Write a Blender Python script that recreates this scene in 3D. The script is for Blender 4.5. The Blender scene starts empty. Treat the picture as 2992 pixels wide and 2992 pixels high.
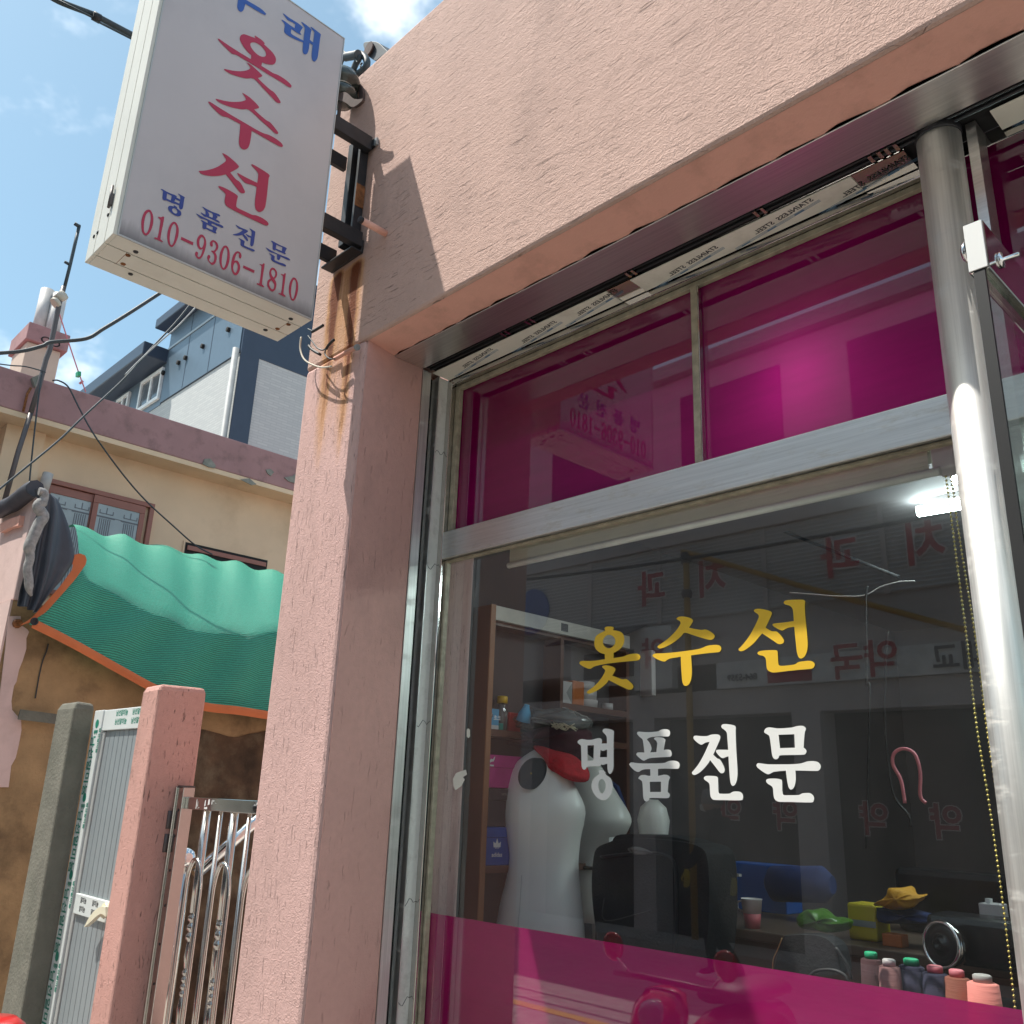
import bpy, bmesh, math, random
from mathutils import Vector, Matrix
from mathutils.geometry import tessellate_polygon
random.seed(7)
R = math.radians
S = bpy.context.scene
COL = S.collection

# ------------------------------------------------------------------ camera
cd = bpy.data.cameras.new('camera'); cam = bpy.data.objects.new('camera', cd); COL.objects.link(cam)
cd.sensor_width = 36.0; cd.lens = 31.584; cd.clip_start = 0.05; cd.clip_end = 500
cam.matrix_world = Matrix(((0.69906082, 0.1938289, 0.68829088, 0.0), (0.71416357, -0.23749571, -0.65845743, -1.6),
                           (0.03583805, 0.95185406, -0.30444948, 1.55), (0, 0, 0, 1)))
S.camera = cam
# ------------------------------------------------------------------ nodes
def N(nt, typ, ins=None, **at):
    n = nt.nodes.new(typ)
    for k, v in at.items(): setattr(n, k, v)
    for k, v in (ins or {}).items():
        s = n.inputs[k]
        if isinstance(v, bpy.types.NodeSocket): nt.links.new(v, s)
        else: s.default_value = v
    return n
def M_(nt, op, a, b=0.0, c=0.0, clamp=False):
    n = N(nt, 'ShaderNodeMath', {0: a, 1: b, 2: c}, operation=op, use_clamp=clamp); return n.outputs[0]
def ramp(nt, fac, stops, interp='LINEAR'):
    n = N(nt, 'ShaderNodeValToRGB', {'Fac': fac}); cr = n.color_ramp; cr.interpolation = interp
    while len(cr.elements) < len(stops): cr.elements.new(0.5)
    for e, (p, c) in zip(cr.elements, stops):
        e.position = p; e.color = (c, c, c, 1) if isinstance(c, (int, float)) else (*c, 1)
    return n.outputs['Color']
def mixc(nt, fac, a, b, blend='MIX'):
    n = N(nt, 'ShaderNodeMix', {'Factor': fac}, data_type='RGBA', blend_type=blend)
    for k, v in ((6, a), (7, b)):
        if isinstance(v, bpy.types.NodeSocket): nt.links.new(v, n.inputs[k])
        else: n.inputs[k].default_value = (*v[:3], 1)
    return n.outputs[2]
def noise(nt, vec, scale, detail=3, rough=.55):
    return N(nt, 'ShaderNodeTexNoise', {'Vector': vec, 'Scale': scale, 'Detail': detail, 'Roughness': rough}).outputs['Fac']
def mapped(nt, sc):
    tc = N(nt, 'ShaderNodeTexCoord')
    return N(nt, 'ShaderNodeMapping', {'Vector': tc.outputs['Object'], 'Scale': sc}).outputs[0]
# ------------------------------------------------------------------ world and sun
SUN = Vector((-0.384, -0.374, 1.0)).normalized()
world = bpy.data.worlds.new('World'); S.world = world; world.use_nodes = True
wt = world.node_tree; wt.nodes.clear()
sky = N(wt, 'ShaderNodeTexSky', sky_type='NISHITA', sun_disc=False, sun_elevation=math.asin(SUN.z),
        sun_rotation=math.atan2(SUN.x, SUN.y), air_density=1.0, dust_density=1.6, ozone_density=1.2)
tc = N(wt, 'ShaderNodeTexCoord')
cl1 = noise(wt, N(wt, 'ShaderNodeMapping', {'Vector': tc.outputs['Generated'], 'Location': (0.35, 0.1, 0.0), 'Scale': (1.0, 1.0, 1.6)}).outputs[0], 2.6, 6, .6)
cl2 = noise(wt, tc.outputs['Generated'], 7.0, 5, .65)
cov = M_(wt, 'ADD', M_(wt, 'MULTIPLY', cl1, .8), M_(wt, 'MULTIPLY', cl2, .2))
cmask = ramp(wt, cov, [(0.50, 0.0), (0.64, 0.9)], 'EASE')
skyc = mixc(wt, 0.12, mixc(wt, 1.0, sky.outputs[0], (.80, .96, .88), 'MULTIPLY'), (3.6, 5.4, 6.4))
mixed = mixc(wt, cmask, skyc, (8.6, 9.0, 9.3))
bg = N(wt, 'ShaderNodeBackground', {'Color': mixed, 'Strength': 0.13})
wo = N(wt, 'ShaderNodeOutputWorld', {'Surface': bg.outputs[0]})
sl = bpy.data.lights.new('sun', 'SUN'); sl.energy = 4.0; sl.angle = R(0.53); sl.color = (1.0, 0.95, 0.87)
so = bpy.data.objects.new('sun', sl); COL.objects.link(so); so.location = (-6, -5, 14)
so.rotation_euler = SUN.to_track_quat('Z', 'Y').to_euler()
S.view_settings.view_transform = 'Standard'; S.view_settings.look = 'None'; S.view_settings.exposure = 0.65
S.view_settings.gamma = 1.0; S.view_settings.use_curve_mapping = False
S.render.engine = 'CYCLES'; S.cycles.use_denoising = True; S.cycles.max_bounces = 10; S.cycles.transparent_max_bounces = 16
S.cycles.sample_clamp_indirect = 6.0; S.cycles.caustics_reflective = False; S.cycles.caustics_refractive = False
# ------------------------------------------------------------------ materials
def base_mat(name):
    m = bpy.data.materials.new(name); m.use_nodes = True
    nt = m.node_tree; nt.nodes.clear(); out = N(nt, 'ShaderNodeOutputMaterial'); return m, nt, out
def pmat(name, col, rough=.6, metal=0.0, var=.15, vscale=6.0, bump=0.0, bscale=80.0, bsc=(1, 1, 1), spec=.5, dirt=None, dirt_scale=3.0, dirt_amt=.35, coat=0.0, sheen=0.0):
    m, nt, out = base_mat(name)
    v = mapped(nt, (1, 1, 1)); n1 = noise(nt, v, vscale, 4)
    c = mixc(nt, ramp(nt, n1, [(.3, 0.0), (.7, 1.0)]), [x * (1 - var) for x in col], [min(1, x * (1 + var)) for x in col])
    if dirt:
        n2 = noise(nt, v, dirt_scale, 6, .65)
        c = mixc(nt, ramp(nt, n2, [(.5, 0.0), (.72, dirt_amt)]), c, dirt)
    p = N(nt, 'ShaderNodeBsdfPrincipled', {'Base Color': c, 'Roughness': rough, 'Metallic': metal, 'Specular IOR Level': spec, 'Coat Weight': coat, 'Sheen Weight': sheen})
    if bump:
        n3 = noise(nt, mapped(nt, bsc), bscale, 3)
        b = N(nt, 'ShaderNodeBump', {'Height': n3, 'Strength': 1.0, 'Distance': bump}); nt.links.new(b.outputs[0], p.inputs['Normal'])
    nt.links.new(p.outputs[0], out.inputs[0]); return m
def gauss(nt, x, c, w):
    d = M_(nt, 'DIVIDE', M_(nt, 'SUBTRACT', x, c), w); return M_(nt, 'EXPONENT', M_(nt, 'MULTIPLY', M_(nt, 'MULTIPLY', d, d), -1.0))
def stucco(name, col, sc_stroke, sc_gash, amt=1.0, rust=False, dirt=(.16, .11, .095), gash_amt=.55):
    m, nt, out = base_mat(name)
    tc = N(nt, 'ShaderNodeTexCoord'); ob = tc.outputs['Object']
    warp = N(nt, 'ShaderNodeTexNoise', {'Vector': ob, 'Scale': 9.0, 'Detail': 2.0})
    wv = N(nt, 'ShaderNodeVectorMath', {0: warp.outputs['Color'], 1: (.03, .03, .03)}, operation='MULTIPLY').outputs[0]
    obw = N(nt, 'ShaderNodeVectorMath', {0: ob, 1: wv}, operation='ADD').outputs[0]
    st = noise(nt, N(nt, 'ShaderNodeMapping', {'Vector': obw, 'Scale': sc_stroke}).outputs[0], 1.0, 4, .6)
    ga = noise(nt, N(nt, 'ShaderNodeMapping', {'Vector': obw, 'Scale': sc_gash}).outputs[0], 1.0, 3, .6)
    gr = noise(nt, ob, 210.0, 2, .5); md = N(nt, 'ShaderNodeTexNoise', {'Vector': obw, 'Scale': 85.0, 'Detail': 3.0, 'Roughness': .55, 'Distortion': 1.6}).outputs['Fac']
    gm = ramp(nt, ga, [(.63, 0.0), (.70, 1.0)])
    h = M_(nt, 'ADD', M_(nt, 'MULTIPLY', st, .55), M_(nt, 'MULTIPLY', gr, .30))
    h = M_(nt, 'ADD', h, M_(nt, 'MULTIPLY', md, .95))
    h = M_(nt, 'SUBTRACT', h, M_(nt, 'MULTIPLY', gm, 1.0))
    big = noise(nt, ob, 1.6, 5, .6)
    c = mixc(nt, ramp(nt, big, [(.3, 0.0), (.7, 1.0)]), [x * .90 for x in col], [min(1, x * 1.07) for x in col])
    fine = noise(nt, ob, 45.0, 3)
    c = mixc(nt, ramp(nt, fine, [(.35, 0.0), (.75, .28)]), c, [x * .78 for x in col])
    c = mixc(nt, M_(nt, 'MULTIPLY', gm, gash_amt), c, dirt)
    dn = noise(nt, N(nt, 'ShaderNodeMapping', {'Vector': ob, 'Scale': (2.2, 2.2, .9)}).outputs[0], 1.2, 6, .7)
    c = mixc(nt, ramp(nt, dn, [(.52, 0.0), (.78, .4)]), c, [dirt[i] * 1.6 for i in range(3)])
    if rust:
        sp = N(nt, 'ShaderNodeSeparateXYZ', {0: obw}); x, z = sp.outputs[0], sp.outputs[2]
        sn = noise(nt, N(nt, 'ShaderNodeMapping', {'Vector': ob, 'Scale': (34, 1, 2.2)}).outputs[0], 1.0, 5, .7)
        zf = N(nt, 'ShaderNodeMapRange', {'Value': z, 1: 2.62, 2: 3.44, 3: 0.0, 4: 1.0}).outputs[0]
        below = N(nt, 'ShaderNodeMapRange', {'Value': z, 1: 3.50, 2: 3.47, 3: 0.0, 4: 1.0}).outputs[0]
        pk = M_(nt, 'ADD', gauss(nt, x, -2.695, .030), gauss(nt, x, -2.555, .026))
        wide = gauss(nt, x, -2.615, .105)
        tot = M_(nt, 'MULTIPLY', M_(nt, 'MULTIPLY', zf, below), M_(nt, 'ADD', M_(nt, 'MULTIPLY', pk, 1.5), M_(nt, 'MULTIPLY', wide, .62)))
        tot = M_(nt, 'MULTIPLY', tot, M_(nt, 'ADD', M_(nt, 'MULTIPLY', sn, 1.7), -.15), clamp=True)
        c = mixc(nt, ramp(nt, tot, [(.06, 0.0), (.40, .8), (1.0, 1.0)]), c, mixc(nt, ramp(nt, tot, [(.3, 0.0), (.75, 1.0)]), (.60, .30, .105), (.17, .045, .012)))
    p = N(nt, 'ShaderNodeBsdfPrincipled', {'Base Color': c, 'Roughness': .82, 'Specular IOR Level': .25})
    b = N(nt, 'ShaderNodeBump', {'Height': h, 'Strength': 1.0, 'Distance': .0055 * amt}); nt.links.new(b.outputs[0], p.inputs['Normal'])
    nt.links.new(p.outputs[0], out.inputs[0]); return m
def schlick(nt, f0, gain=.85):
    lw = N(nt, 'ShaderNodeLayerWeight', {'Blend': .5})
    return M_(nt, 'ADD', M_(nt, 'MULTIPLY', M_(nt, 'POWER', lw.outputs['Facing'], 4.0), gain), f0, clamp=True)
def glass(name, tint=(.93, .95, .94), f0=.085, dust=.015):
    m, nt, out = base_mat(name)
    t = N(nt, 'ShaderNodeBsdfTransparent', {'Color': (*tint, 1)})
    d = N(nt, 'ShaderNodeBsdfDiffuse', {'Color': (.6, .6, .58, 1)})
    dn = noise(nt, mapped(nt, (1, 1, 1)), 5.0, 6, .7)
    a = N(nt, 'ShaderNodeMixShader', {0: M_(nt, 'MULTIPLY', dn, dust * 2), 1: t.outputs[0], 2: d.outputs[0]})
    g = N(nt, 'ShaderNodeBsdfGlossy', {'Color': (1, 1, 1, 1), 'Roughness': 0.0})
    x = N(nt, 'ShaderNodeMixShader', {0: schlick(nt, f0), 1: a.outputs[0], 2: g.outputs[0]})
    nt.links.new(x.outputs[0], out.inputs[0]); return m
def film(name, trans, diff, dfac=.45, f0=.09, transl=.5):
    m, nt, out = base_mat(name)
    t = N(nt, 'ShaderNodeBsdfTransparent', {'Color': (*trans, 1)})
    n1 = noise(nt, mapped(nt, (2, 2, 14)), 3.0, 5, .6)
    dc = mixc(nt, ramp(nt, n1, [(.3, 0.0), (.7, 1.0)]), [x * .93 for x in diff], [min(1, x * 1.05) for x in diff])
    d = N(nt, 'ShaderNodeBsdfDiffuse', {'Color': dc}); tl = N(nt, 'ShaderNodeBsdfTranslucent', {'Color': dc})
    dd = N(nt, 'ShaderNodeMixShader', {0: transl, 1: d.outputs[0], 2: tl.outputs[0]})
    a = N(nt, 'ShaderNodeMixShader', {0: dfac, 1: t.outputs[0], 2: dd.outputs[0]})
    g = N(nt, 'ShaderNodeBsdfGlossy', {'Color': (1, 1, 1, 1), 'Roughness': 0.0})
    x = N(nt, 'ShaderNodeMixShader', {0: schlick(nt, f0), 1: a.outputs[0], 2: g.outputs[0]})
    nt.links.new(x.outputs[0], out.inputs[0]); return m
def metal(name, col, rough, brush=(2, 2, 160), bump=.0006, var=.12, dirt=None, dirt_amt=.4):
    m, nt, out = base_mat(name)
    b1 = noise(nt, mapped(nt, brush), 1.0, 4, .6); n2 = noise(nt, mapped(nt, (1, 1, 1)), 4.0, 5, .6)
    c = mixc(nt, ramp(nt, b1, [(.3, 0.0), (.7, 1.0)]), [x * (1 - var) for x in col], [min(1, x * (1 + var)) for x in col])
    mt = 1.0; rr = M_(nt, 'ADD', M_(nt, 'MULTIPLY', n2, .16), rough - .08)
    if dirt:
        n3 = noise(nt, mapped(nt, (1.4, 1.4, 5)), 6.0, 6, .7); dm = ramp(nt, n3, [(.55, 0.0), (.74, dirt_amt)])
        c = mixc(nt, dm, c, dirt); mt = M_(nt, 'SUBTRACT', 1.0, dm); rr = M_(nt, 'ADD', rr, M_(nt, 'MULTIPLY', dm, .4))
    p = N(nt, 'ShaderNodeBsdfPrincipled', {'Base Color': c, 'Roughness': rr, 'Metallic': mt})
    b = N(nt, 'ShaderNodeBump', {'Height': b1, 'Strength': .35, 'Distance': bump}); nt.links.new(b.outputs[0], p.inputs['Normal'])
    nt.links.new(p.outputs[0], out.inputs[0]); return m
def emit(name, col, st):
    m, nt, out = base_mat(name); e = N(nt, 'ShaderNodeEmission', {'Color': (*col, 1), 'Strength': st}); nt.links.new(e.outputs[0], out.inputs[0]); return m
PINK = (.60, .385, .335)
MT = dict(
    fascia=stucco('pink_stucco_across', (.62, .42, .355), (12, 12, 90), (8, 8, 210), .80, rust=True),
    pillar=stucco('pink_stucco_upright', (.66, .43, .395), (60, 60, 26), (190, 190, 9), .62, rust=True),
    postst=stucco('pink_stucco_post', (.64, .36, .31), (60, 60, 26), (130, 130, 14), .6, gash_amt=.7),
    smooth=pmat('pink_smooth_paint', (.80, .43, .34), .6, var=.06, vscale=3, bump=.0012, bscale=70, dirt=(.30, .15, .11), dirt_scale=9, dirt_amt=.3),
    reveal=stucco('pink_reveal', (.72, .41, .355), (60, 45, 9), (120, 110, 9), .3, gash_amt=.12),
    crackrust=pmat('rusty_crack', (.28, .10, .035), .9, var=.5, vscale=50, bump=.002, bscale=120),
    steel=metal('stainless_brushed', (.74, .72, .69), .34, (3, 160, 160)),
    steelv=metal('stainless_column', (.78, .77, .74), .50, (160, 160, 3), .0005, dirt=(.66, .64, .60), dirt_amt=.55),
    steeld=metal('stainless_weathered', (.76, .76, .75), .40, (3, 160, 160), dirt=(.42, .36, .25), dirt_amt=.45),
    mirror=metal('stainless_mirror', (.62, .60, .58), .10, (2, 2, 2), .0001, var=.03),
    chrome=metal('chrome', (.80, .80, .80), .07, (2, 2, 2), .00005, var=.02),
    gatem=metal('gate_steel', (.56, .53, .50), .14, (2, 2, 2), .0002, var=.05),
    bead=pmat('dirty_glazing_bead', (.42, .37, .27), .5, var=.25, vscale=30, dirt=(.12, .10, .07), dirt_scale=25),
    rubber=pmat('black_rubber', (.012, .012, .013), .55, var=.3),
    black=pmat('black_paint', (.016, .017, .021), .5, var=.3, vscale=20, dirt=(.05, .03, .02), dirt_scale=14),
    slot=pmat('dark_shutter_slot', (.010, .010, .011), .8),
    paper=pmat('protective_paper', (.86, .84, .74), .55, var=.05, dirt=(.32, .27, .19), dirt_scale=8, dirt_amt=.3),
    plaster=pmat('old_white_plaster', (.82, .80, .75), .85, var=.06, vscale=20, bump=.0015, bscale=60, dirt=(.30, .27, .23), dirt_scale=20, dirt_amt=.4),
    ink=pmat('black_print', (.03, .03, .032), .6), inkb=pmat('blue_print', (.12, .22, .33), .6),
    glass=glass('window_glass', (.95, .97, .96), .085), dglass=glass('door_glass', (.88, .93, .90), .05, .01),
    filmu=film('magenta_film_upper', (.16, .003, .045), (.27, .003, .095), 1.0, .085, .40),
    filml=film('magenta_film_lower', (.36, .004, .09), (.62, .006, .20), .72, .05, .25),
    yellow=pmat('yellow_vinyl', (.80, .50, .035), .4, var=.02), white=pmat('white_vinyl', (.80, .80, .78), .45, var=.02),
    signface=pmat('sign_acrylic', (.57, .54, .55), .30, var=.03, vscale=2, dirt=(.42, .40, .42), dirt_scale=2.2, dirt_amt=.35),
    signgrime=pmat('sign_grime', (.20, .18, .19), .8, var=.5, vscale=30),
    signcab=pmat('sign_cream_paint', (.72, .71, .64), .45, var=.04, dirt=(.45, .42, .34), dirt_scale=5, dirt_amt=.25),
    seam=pmat('dark_seam', (.05, .05, .05), .7), rusty=pmat('rust', (.22, .085, .03), .9, var=.5, vscale=40, bump=.001, bscale=150),
    red=pmat('crimson_vinyl', (.47, .030, .085), .4, var=.04), blue=pmat('blue_vinyl', (.030, .060, .30), .4, var=.04), blue2=pmat('bright_blue_vinyl', (.035, .11, .42), .4, var=.04),
    cable=pmat('dark_cable', (.035, .05, .06), .55, var=.3), cablelt=pmat('grey_cable', (.30, .31, .31), .6), wirewhite=pmat('cream_wire', (.55, .5, .42), .6),
    ceramic=pmat('glazed_insulator', (.045, .055, .05), .18, var=.3, vscale=30, coat=.3), capgrey=pmat('grey_weather_cap', (.055, .065, .075), .55, var=.2),
    conc=pmat('grey_concrete', (.18, .172, .14), .9, var=.18, vscale=7, bump=.004, bscale=60, dirt=(.10, .11, .08), dirt_scale=3, dirt_amt=.5),
    cement=pmat('brown_cement', (.36, .23, .115), .92, var=.22, vscale=5, bump=.004, bscale=70, dirt=(.07, .042, .024), dirt_scale=2.4, dirt_amt=.75),
    pinkwall=pmat('pale_pink_wall', (.66, .48, .44), .8, var=.06, vscale=4, bump=.0015, bscale=40, dirt=(.35, .22, .19), dirt_scale=5, dirt_amt=.3),
    alu=pmat('grey_aluminium', (.34, .38, .40), .45, .35, var=.04), aluw=pmat('pale_aluminium', (.50, .51, .50), .4, .3, var=.04),
    tape=pmat('printed_film', (.66, .70, .69), .4, var=.04), green=pmat('teal_print', (.012, .22, .15), .5), cream=pmat('cream_plastic', (.76, .72, .55), .4),
    vinyl=pmat('black_tarpaulin', (.045, .052, .068), .5, var=.15, vscale=6, bump=.003, bscale=9, dirt=(.14, .14, .15), dirt_scale=4), felt=pmat('grey_felt_edge', (.30, .29, .28), .9, var=.25, vscale=40, bump=.004, bscale=60),
    orange=pmat('orange_hem', (.62, .17, .055), .7, var=.1, bump=.001, bscale=200),
    beige=pmat('beige_render', (.72, .55, .38), .9, var=.06, vscale=2, bump=.001, bscale=60, dirt=(.34, .22, .12), dirt_scale=1.3, dirt_amt=.35),
    parapet=pmat('old_rose_parapet', (.36, .205, .205), .9, var=.08, vscale=3, bump=.001, bscale=50, dirt=(.13, .085, .08), dirt_scale=7, dirt_amt=.5),
    patch=pmat('bare_cement_patch', (.24, .24, .21), .9, var=.2, vscale=20),
    brownframe=pmat('brown_window_frame', (.30, .125, .095), .5, var=.06), frost=pmat('frosted_pane', (.33, .40, .42), .2, var=.12, vscale=3, spec=.6), lattice=pmat('pane_pattern', (.13, .15, .17), .5),
    chimney=pmat('beige_chimney', (.55, .45, .36), .9, var=.06), pvc=pmat('grey_pvc', (.50, .48, .46), .6), mast=pmat('mast_steel', (.11, .095, .095), .5, .3), darkrust=pmat('dark_rusty_strap', (.085, .055, .050), .8, var=.3, vscale=30), darkcem=pmat('mould_and_shade_cement', (.085, .050, .028), .95, var=.5, vscale=6, bump=.004, bscale=60, dirt=(.25, .20, .13), dirt_scale=4, dirt_amt=.5),
    navy=pmat('navy_metal_cladding', (.035, .052, .085), .42, .0, var=.05), bluegrey=pmat('blue_grey_cladding', (.12, .17, .22), .40, .2, var=.04), winwhite=pmat('white_window_frame', (.78, .80, .80), .4), winglass=pmat('far_window_glass', (.10, .12, .14), .08, var=.2, spec=.8),
    wood=pmat('brown_laminate', (.13, .055, .036), .38, var=.15, vscale=3, bsc=(1, 1, .1)), woodlt=pmat('brown_laminate_edge', (.30, .13, .06), .5), cabwhite=pmat('white_laminate', (.55, .52, .47), .5),
    mann=pmat('mannequin_plastic', (.86, .85, .80), .32, var=.02, spec=.5), holeb=pmat('black_arm_plate', (.012, .012, .013), .5), seamgrey=pmat('seam_grey', (.45, .44, .42), .5),
    redknit=pmat('red_knit', (.45, .012, .02), .9, var=.2, vscale=40, bump=.004, bscale=1.0, bsc=(160, 160, 20)), maroon=pmat('maroon_cloth', (.055, .012, .020), .95, var=.3, vscale=15, bump=.006, bscale=14),
    bagplas=glass('cloudy_plastic', (.30, .38, .36), .05, .25), thread=pmat('cream_thread', (.62, .57, .42), .8), blackcloth=pmat('black_cloth', (.009, .009, .011), .85, var=.4, vscale=25, bump=.002, bscale=120),
    boxpink=pmat('pink_card', (.56, .035, .24), .5), boxblue=pmat('blue_card', (.010, .10, .42), .5), boxdark=pmat('dark_card', (.045, .04, .045), .5), gold=metal('gold_chain', (.70, .52, .22), .3, (2, 2, 2)),
    bluec=pmat('blue_cloth', (.012, .030, .12), .9), capblue=pmat('blue_plastic', (.02, .035, .16), .4), capyel=pmat('yellow_plastic', (.70, .42, .015), .4), orange2=pmat('orange_tin', (.50, .14, .03), .4), whitep=pmat('white_plastic', (.62, .58, .58), .4), redp=pmat('red_plastic', (.55, .015, .015), .3, coat=.5), teal=pmat('teal_plastic', (.02, .30, .24), .4), lightblue=pmat('light_blue_card', (.07, .32, .55), .5),
    blind=pmat('ribbed_blind', (.66, .66, .52), .7, var=.08, bump=.002, bscale=1.0, bsc=(1, 1, 260)), blindrail=pmat('blind_rail', (.86, .88, .80), .4), brass=metal('brass_beads', (.62, .50, .15), .35, (2, 2, 2)),
    tube=emit('tube_light', (.80, 1.0, .98), 34.0), glow=emit('round_lamp', (.85, .85, 1.0), 60.0), roomwall=pmat('shop_wallpaper', (.085, .072, .075), .85, var=.05), roomceil=pmat('shop_ceiling', (.22, .20, .21), .85, var=.05), roomfloor=pmat('shop_floor', (.09, .075, .065), .6),
    tabletop=pmat('dark_table_top', (.10, .065, .045), .45, var=.2), bagg=pmat('green_plastic_bag', (.09, .26, .02), .3, bump=.006, bscale=30), yelbox=pmat('yellow_tissue_box', (.62, .50, .02), .5), yelcloth=pmat('yellow_cloth', (.70, .33, .015), .7, bump=.006, bscale=30), rollblue=pmat('blue_fabric_roll', (.008, .028, .13), .85), cuppink=pmat('pink_cup', (.62, .14, .16), .5), cupw=pmat('white_cup', (.72, .68, .66), .5),
    machine=pmat('black_machine', (.012, .012, .014), .25), paperw=pmat('grey_paper', (.36, .35, .34), .8),
    th1=pmat('thread_maroon', (.07, .03, .035), .9, bump=.001, bscale=1.0, bsc=(20, 20, 300)), th2=pmat('thread_mauve', (.26, .13, .13), .9, bump=.001, bscale=1.0, bsc=(20, 20, 300)), th3=pmat('thread_navy', (.025, .025, .055), .9, bump=.001, bscale=1.0, bsc=(20, 20, 300)), th4=pmat('thread_brown', (.26, .085, .055), .9, bump=.001, bscale=1.0, bsc=(20, 20, 300)), th5=pmat('thread_pink', (.80, .27, .23), .9, bump=.001, bscale=1.0, bsc=(20, 20, 300)), conepink=pmat('pink_cone', (.70, .22, .26), .5), conegreen=pmat('green_cone', (.02, .38, .18), .5),
    asphalt=pmat('concrete_road', (.30, .285, .265), .9, var=.2, vscale=9, bump=.003, bscale=120), paving=pmat('paving', (.47, .43, .39), .9, var=.12, vscale=4), line=pmat('road_paint', (.60, .36, .05), .7),
    opwall=pmat('opposite_grey_render', (.62, .56, .54), .9, var=.05, dirt=(.4, .36, .34)), corr=pmat('corrugated_sheet', (.62, .62, .62), .5, var=.04), opsign=pmat('white_sign_panel', (.80, .80, .78), .5), opred=pmat('red_sign_letter', (.48, .03, .05), .5), opdark=pmat('dark_sign_letter', (.08, .09, .10), .5), opglass=pmat('dark_shop_glass', (.03, .035, .04), .08, spec=.7), gas=pmat('yellow_gas_pipe', (.50, .27, .03), .5),
    skin=pmat('skin', (.46, .27, .20), .6), hair=pmat('grey_hair', (.25, .24, .24), .8), cloth=pmat('black_clothes', (.014, .014, .018), .9), shoe=pmat('white_shoes', (.72, .70, .68), .6), glove=pmat('yellow_glove', (.62, .45, .04), .8), scooterred=pmat('scooter_red', (.48, .008, .012), .15, coat=1.0), tyre=pmat('tyre', (.02, .02, .02), .8),
    roofsheet=pmat('flat_roof', (.20, .22, .20), .9))
def grime_face(m, z0):
    nt = m.node_tree; pb = next(n for n in nt.nodes if n.type == 'BSDF_PRINCIPLED'); old = pb.inputs['Base Color'].links[0].from_socket
    tc = N(nt, 'ShaderNodeTexCoord'); z = N(nt, 'ShaderNodeSeparateXYZ', {0: tc.outputs['Object']}).outputs[2]
    sn = noise(nt, N(nt, 'ShaderNodeMapping', {'Vector': tc.outputs['Object'], 'Scale': (1, 30, 3)}).outputs[0], 1.0, 5, .7)
    zz = M_(nt, 'SUBTRACT', 1.0, M_(nt, 'DIVIDE', M_(nt, 'SUBTRACT', z, z0), M_(nt, 'ADD', .012, M_(nt, 'MULTIPLY', sn, .10))), clamp=True)
    nt.links.new(mixc(nt, M_(nt, 'MULTIPLY', zz, .85), old, (.10, .095, .10)), pb.inputs['Base Color'])
# green shade net: woven, translucent
def net_mat():
    m, nt, out = base_mat('green_shade_net')
    tc = N(nt, 'ShaderNodeTexCoord'); uv = tc.outputs['UV']
    w1 = N(nt, 'ShaderNodeTexWave', {'Vector': uv, 'Scale': 21.0, 'Distortion': 1.2, 'Detail': 2.0, 'Detail Scale': 3.0}, bands_direction='Y')
    w2 = N(nt, 'ShaderNodeTexWave', {'Vector': uv, 'Scale': 44.0, 'Distortion': 1.5, 'Detail': 2.0, 'Detail Scale': 4.0}, bands_direction='X')
    nn = noise(nt, N(nt, 'ShaderNodeMapping', {'Vector': uv, 'Scale': (300, 190, 1)}).outputs[0], 1.0, 2, .6)
    holes = M_(nt, 'MULTIPLY', w1.outputs['Fac'], M_(nt, 'ADD', M_(nt, 'MULTIPLY', w2.outputs['Fac'], .4), .6))
    c = mixc(nt, ramp(nt, nn, [(.3, 0.0), (.75, 1.0)]), (.012, .26, .16), (.07, .62, .42))
    c = mixc(nt, ramp(nt, holes, [(.05, .75), (.45, 0.0)]), c, (.006, .055, .035))
    d = N(nt, 'ShaderNodeBsdfPrincipled', {'Base Color': c, 'Roughness': .45, 'Specular IOR Level': .6})
    b = N(nt, 'ShaderNodeBump', {'Height': M_(nt, 'ADD', holes, nn), 'Strength': .8, 'Distance': .004}); nt.links.new(b.outputs[0], d.inputs['Normal'])
    t = N(nt, 'ShaderNodeBsdfTranslucent', {'Color': c})
    x = N(nt, 'ShaderNodeMixShader', {0: .05, 1: d.outputs[0], 2: t.outputs[0]})
    nt.links.new(x.outputs[0], out.inputs[0]); return m
MT['net'] = net_mat()
def far_brick():
    m, nt, out = base_mat('white_far_brick')
    tc = N(nt, 'ShaderNodeTexCoord'); sp = N(nt, 'ShaderNodeSeparateXYZ', {0: tc.outputs['Object']})
    v = N(nt, 'ShaderNodeCombineXYZ', {0: M_(nt, 'ADD', sp.outputs[0], sp.outputs[1]), 1: sp.outputs[2]}).outputs[0]
    br = N(nt, 'ShaderNodeTexBrick', {'Vector': v, 'Color1': (.50, .51, .50, 1), 'Color2': (.44, .45, .45, 1), 'Mortar': (.41, .42, .42, 1), 'Scale': 1.0, 'Mortar Size': .008, 'Brick Width': .22, 'Row Height': .052})
    p = N(nt, 'ShaderNodeBsdfPrincipled', {'Base Color': br.outputs[0], 'Roughness': .85}); nt.links.new(p.outputs[0], out.inputs[0]); return m
MT['brick'] = far_brick()
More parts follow.
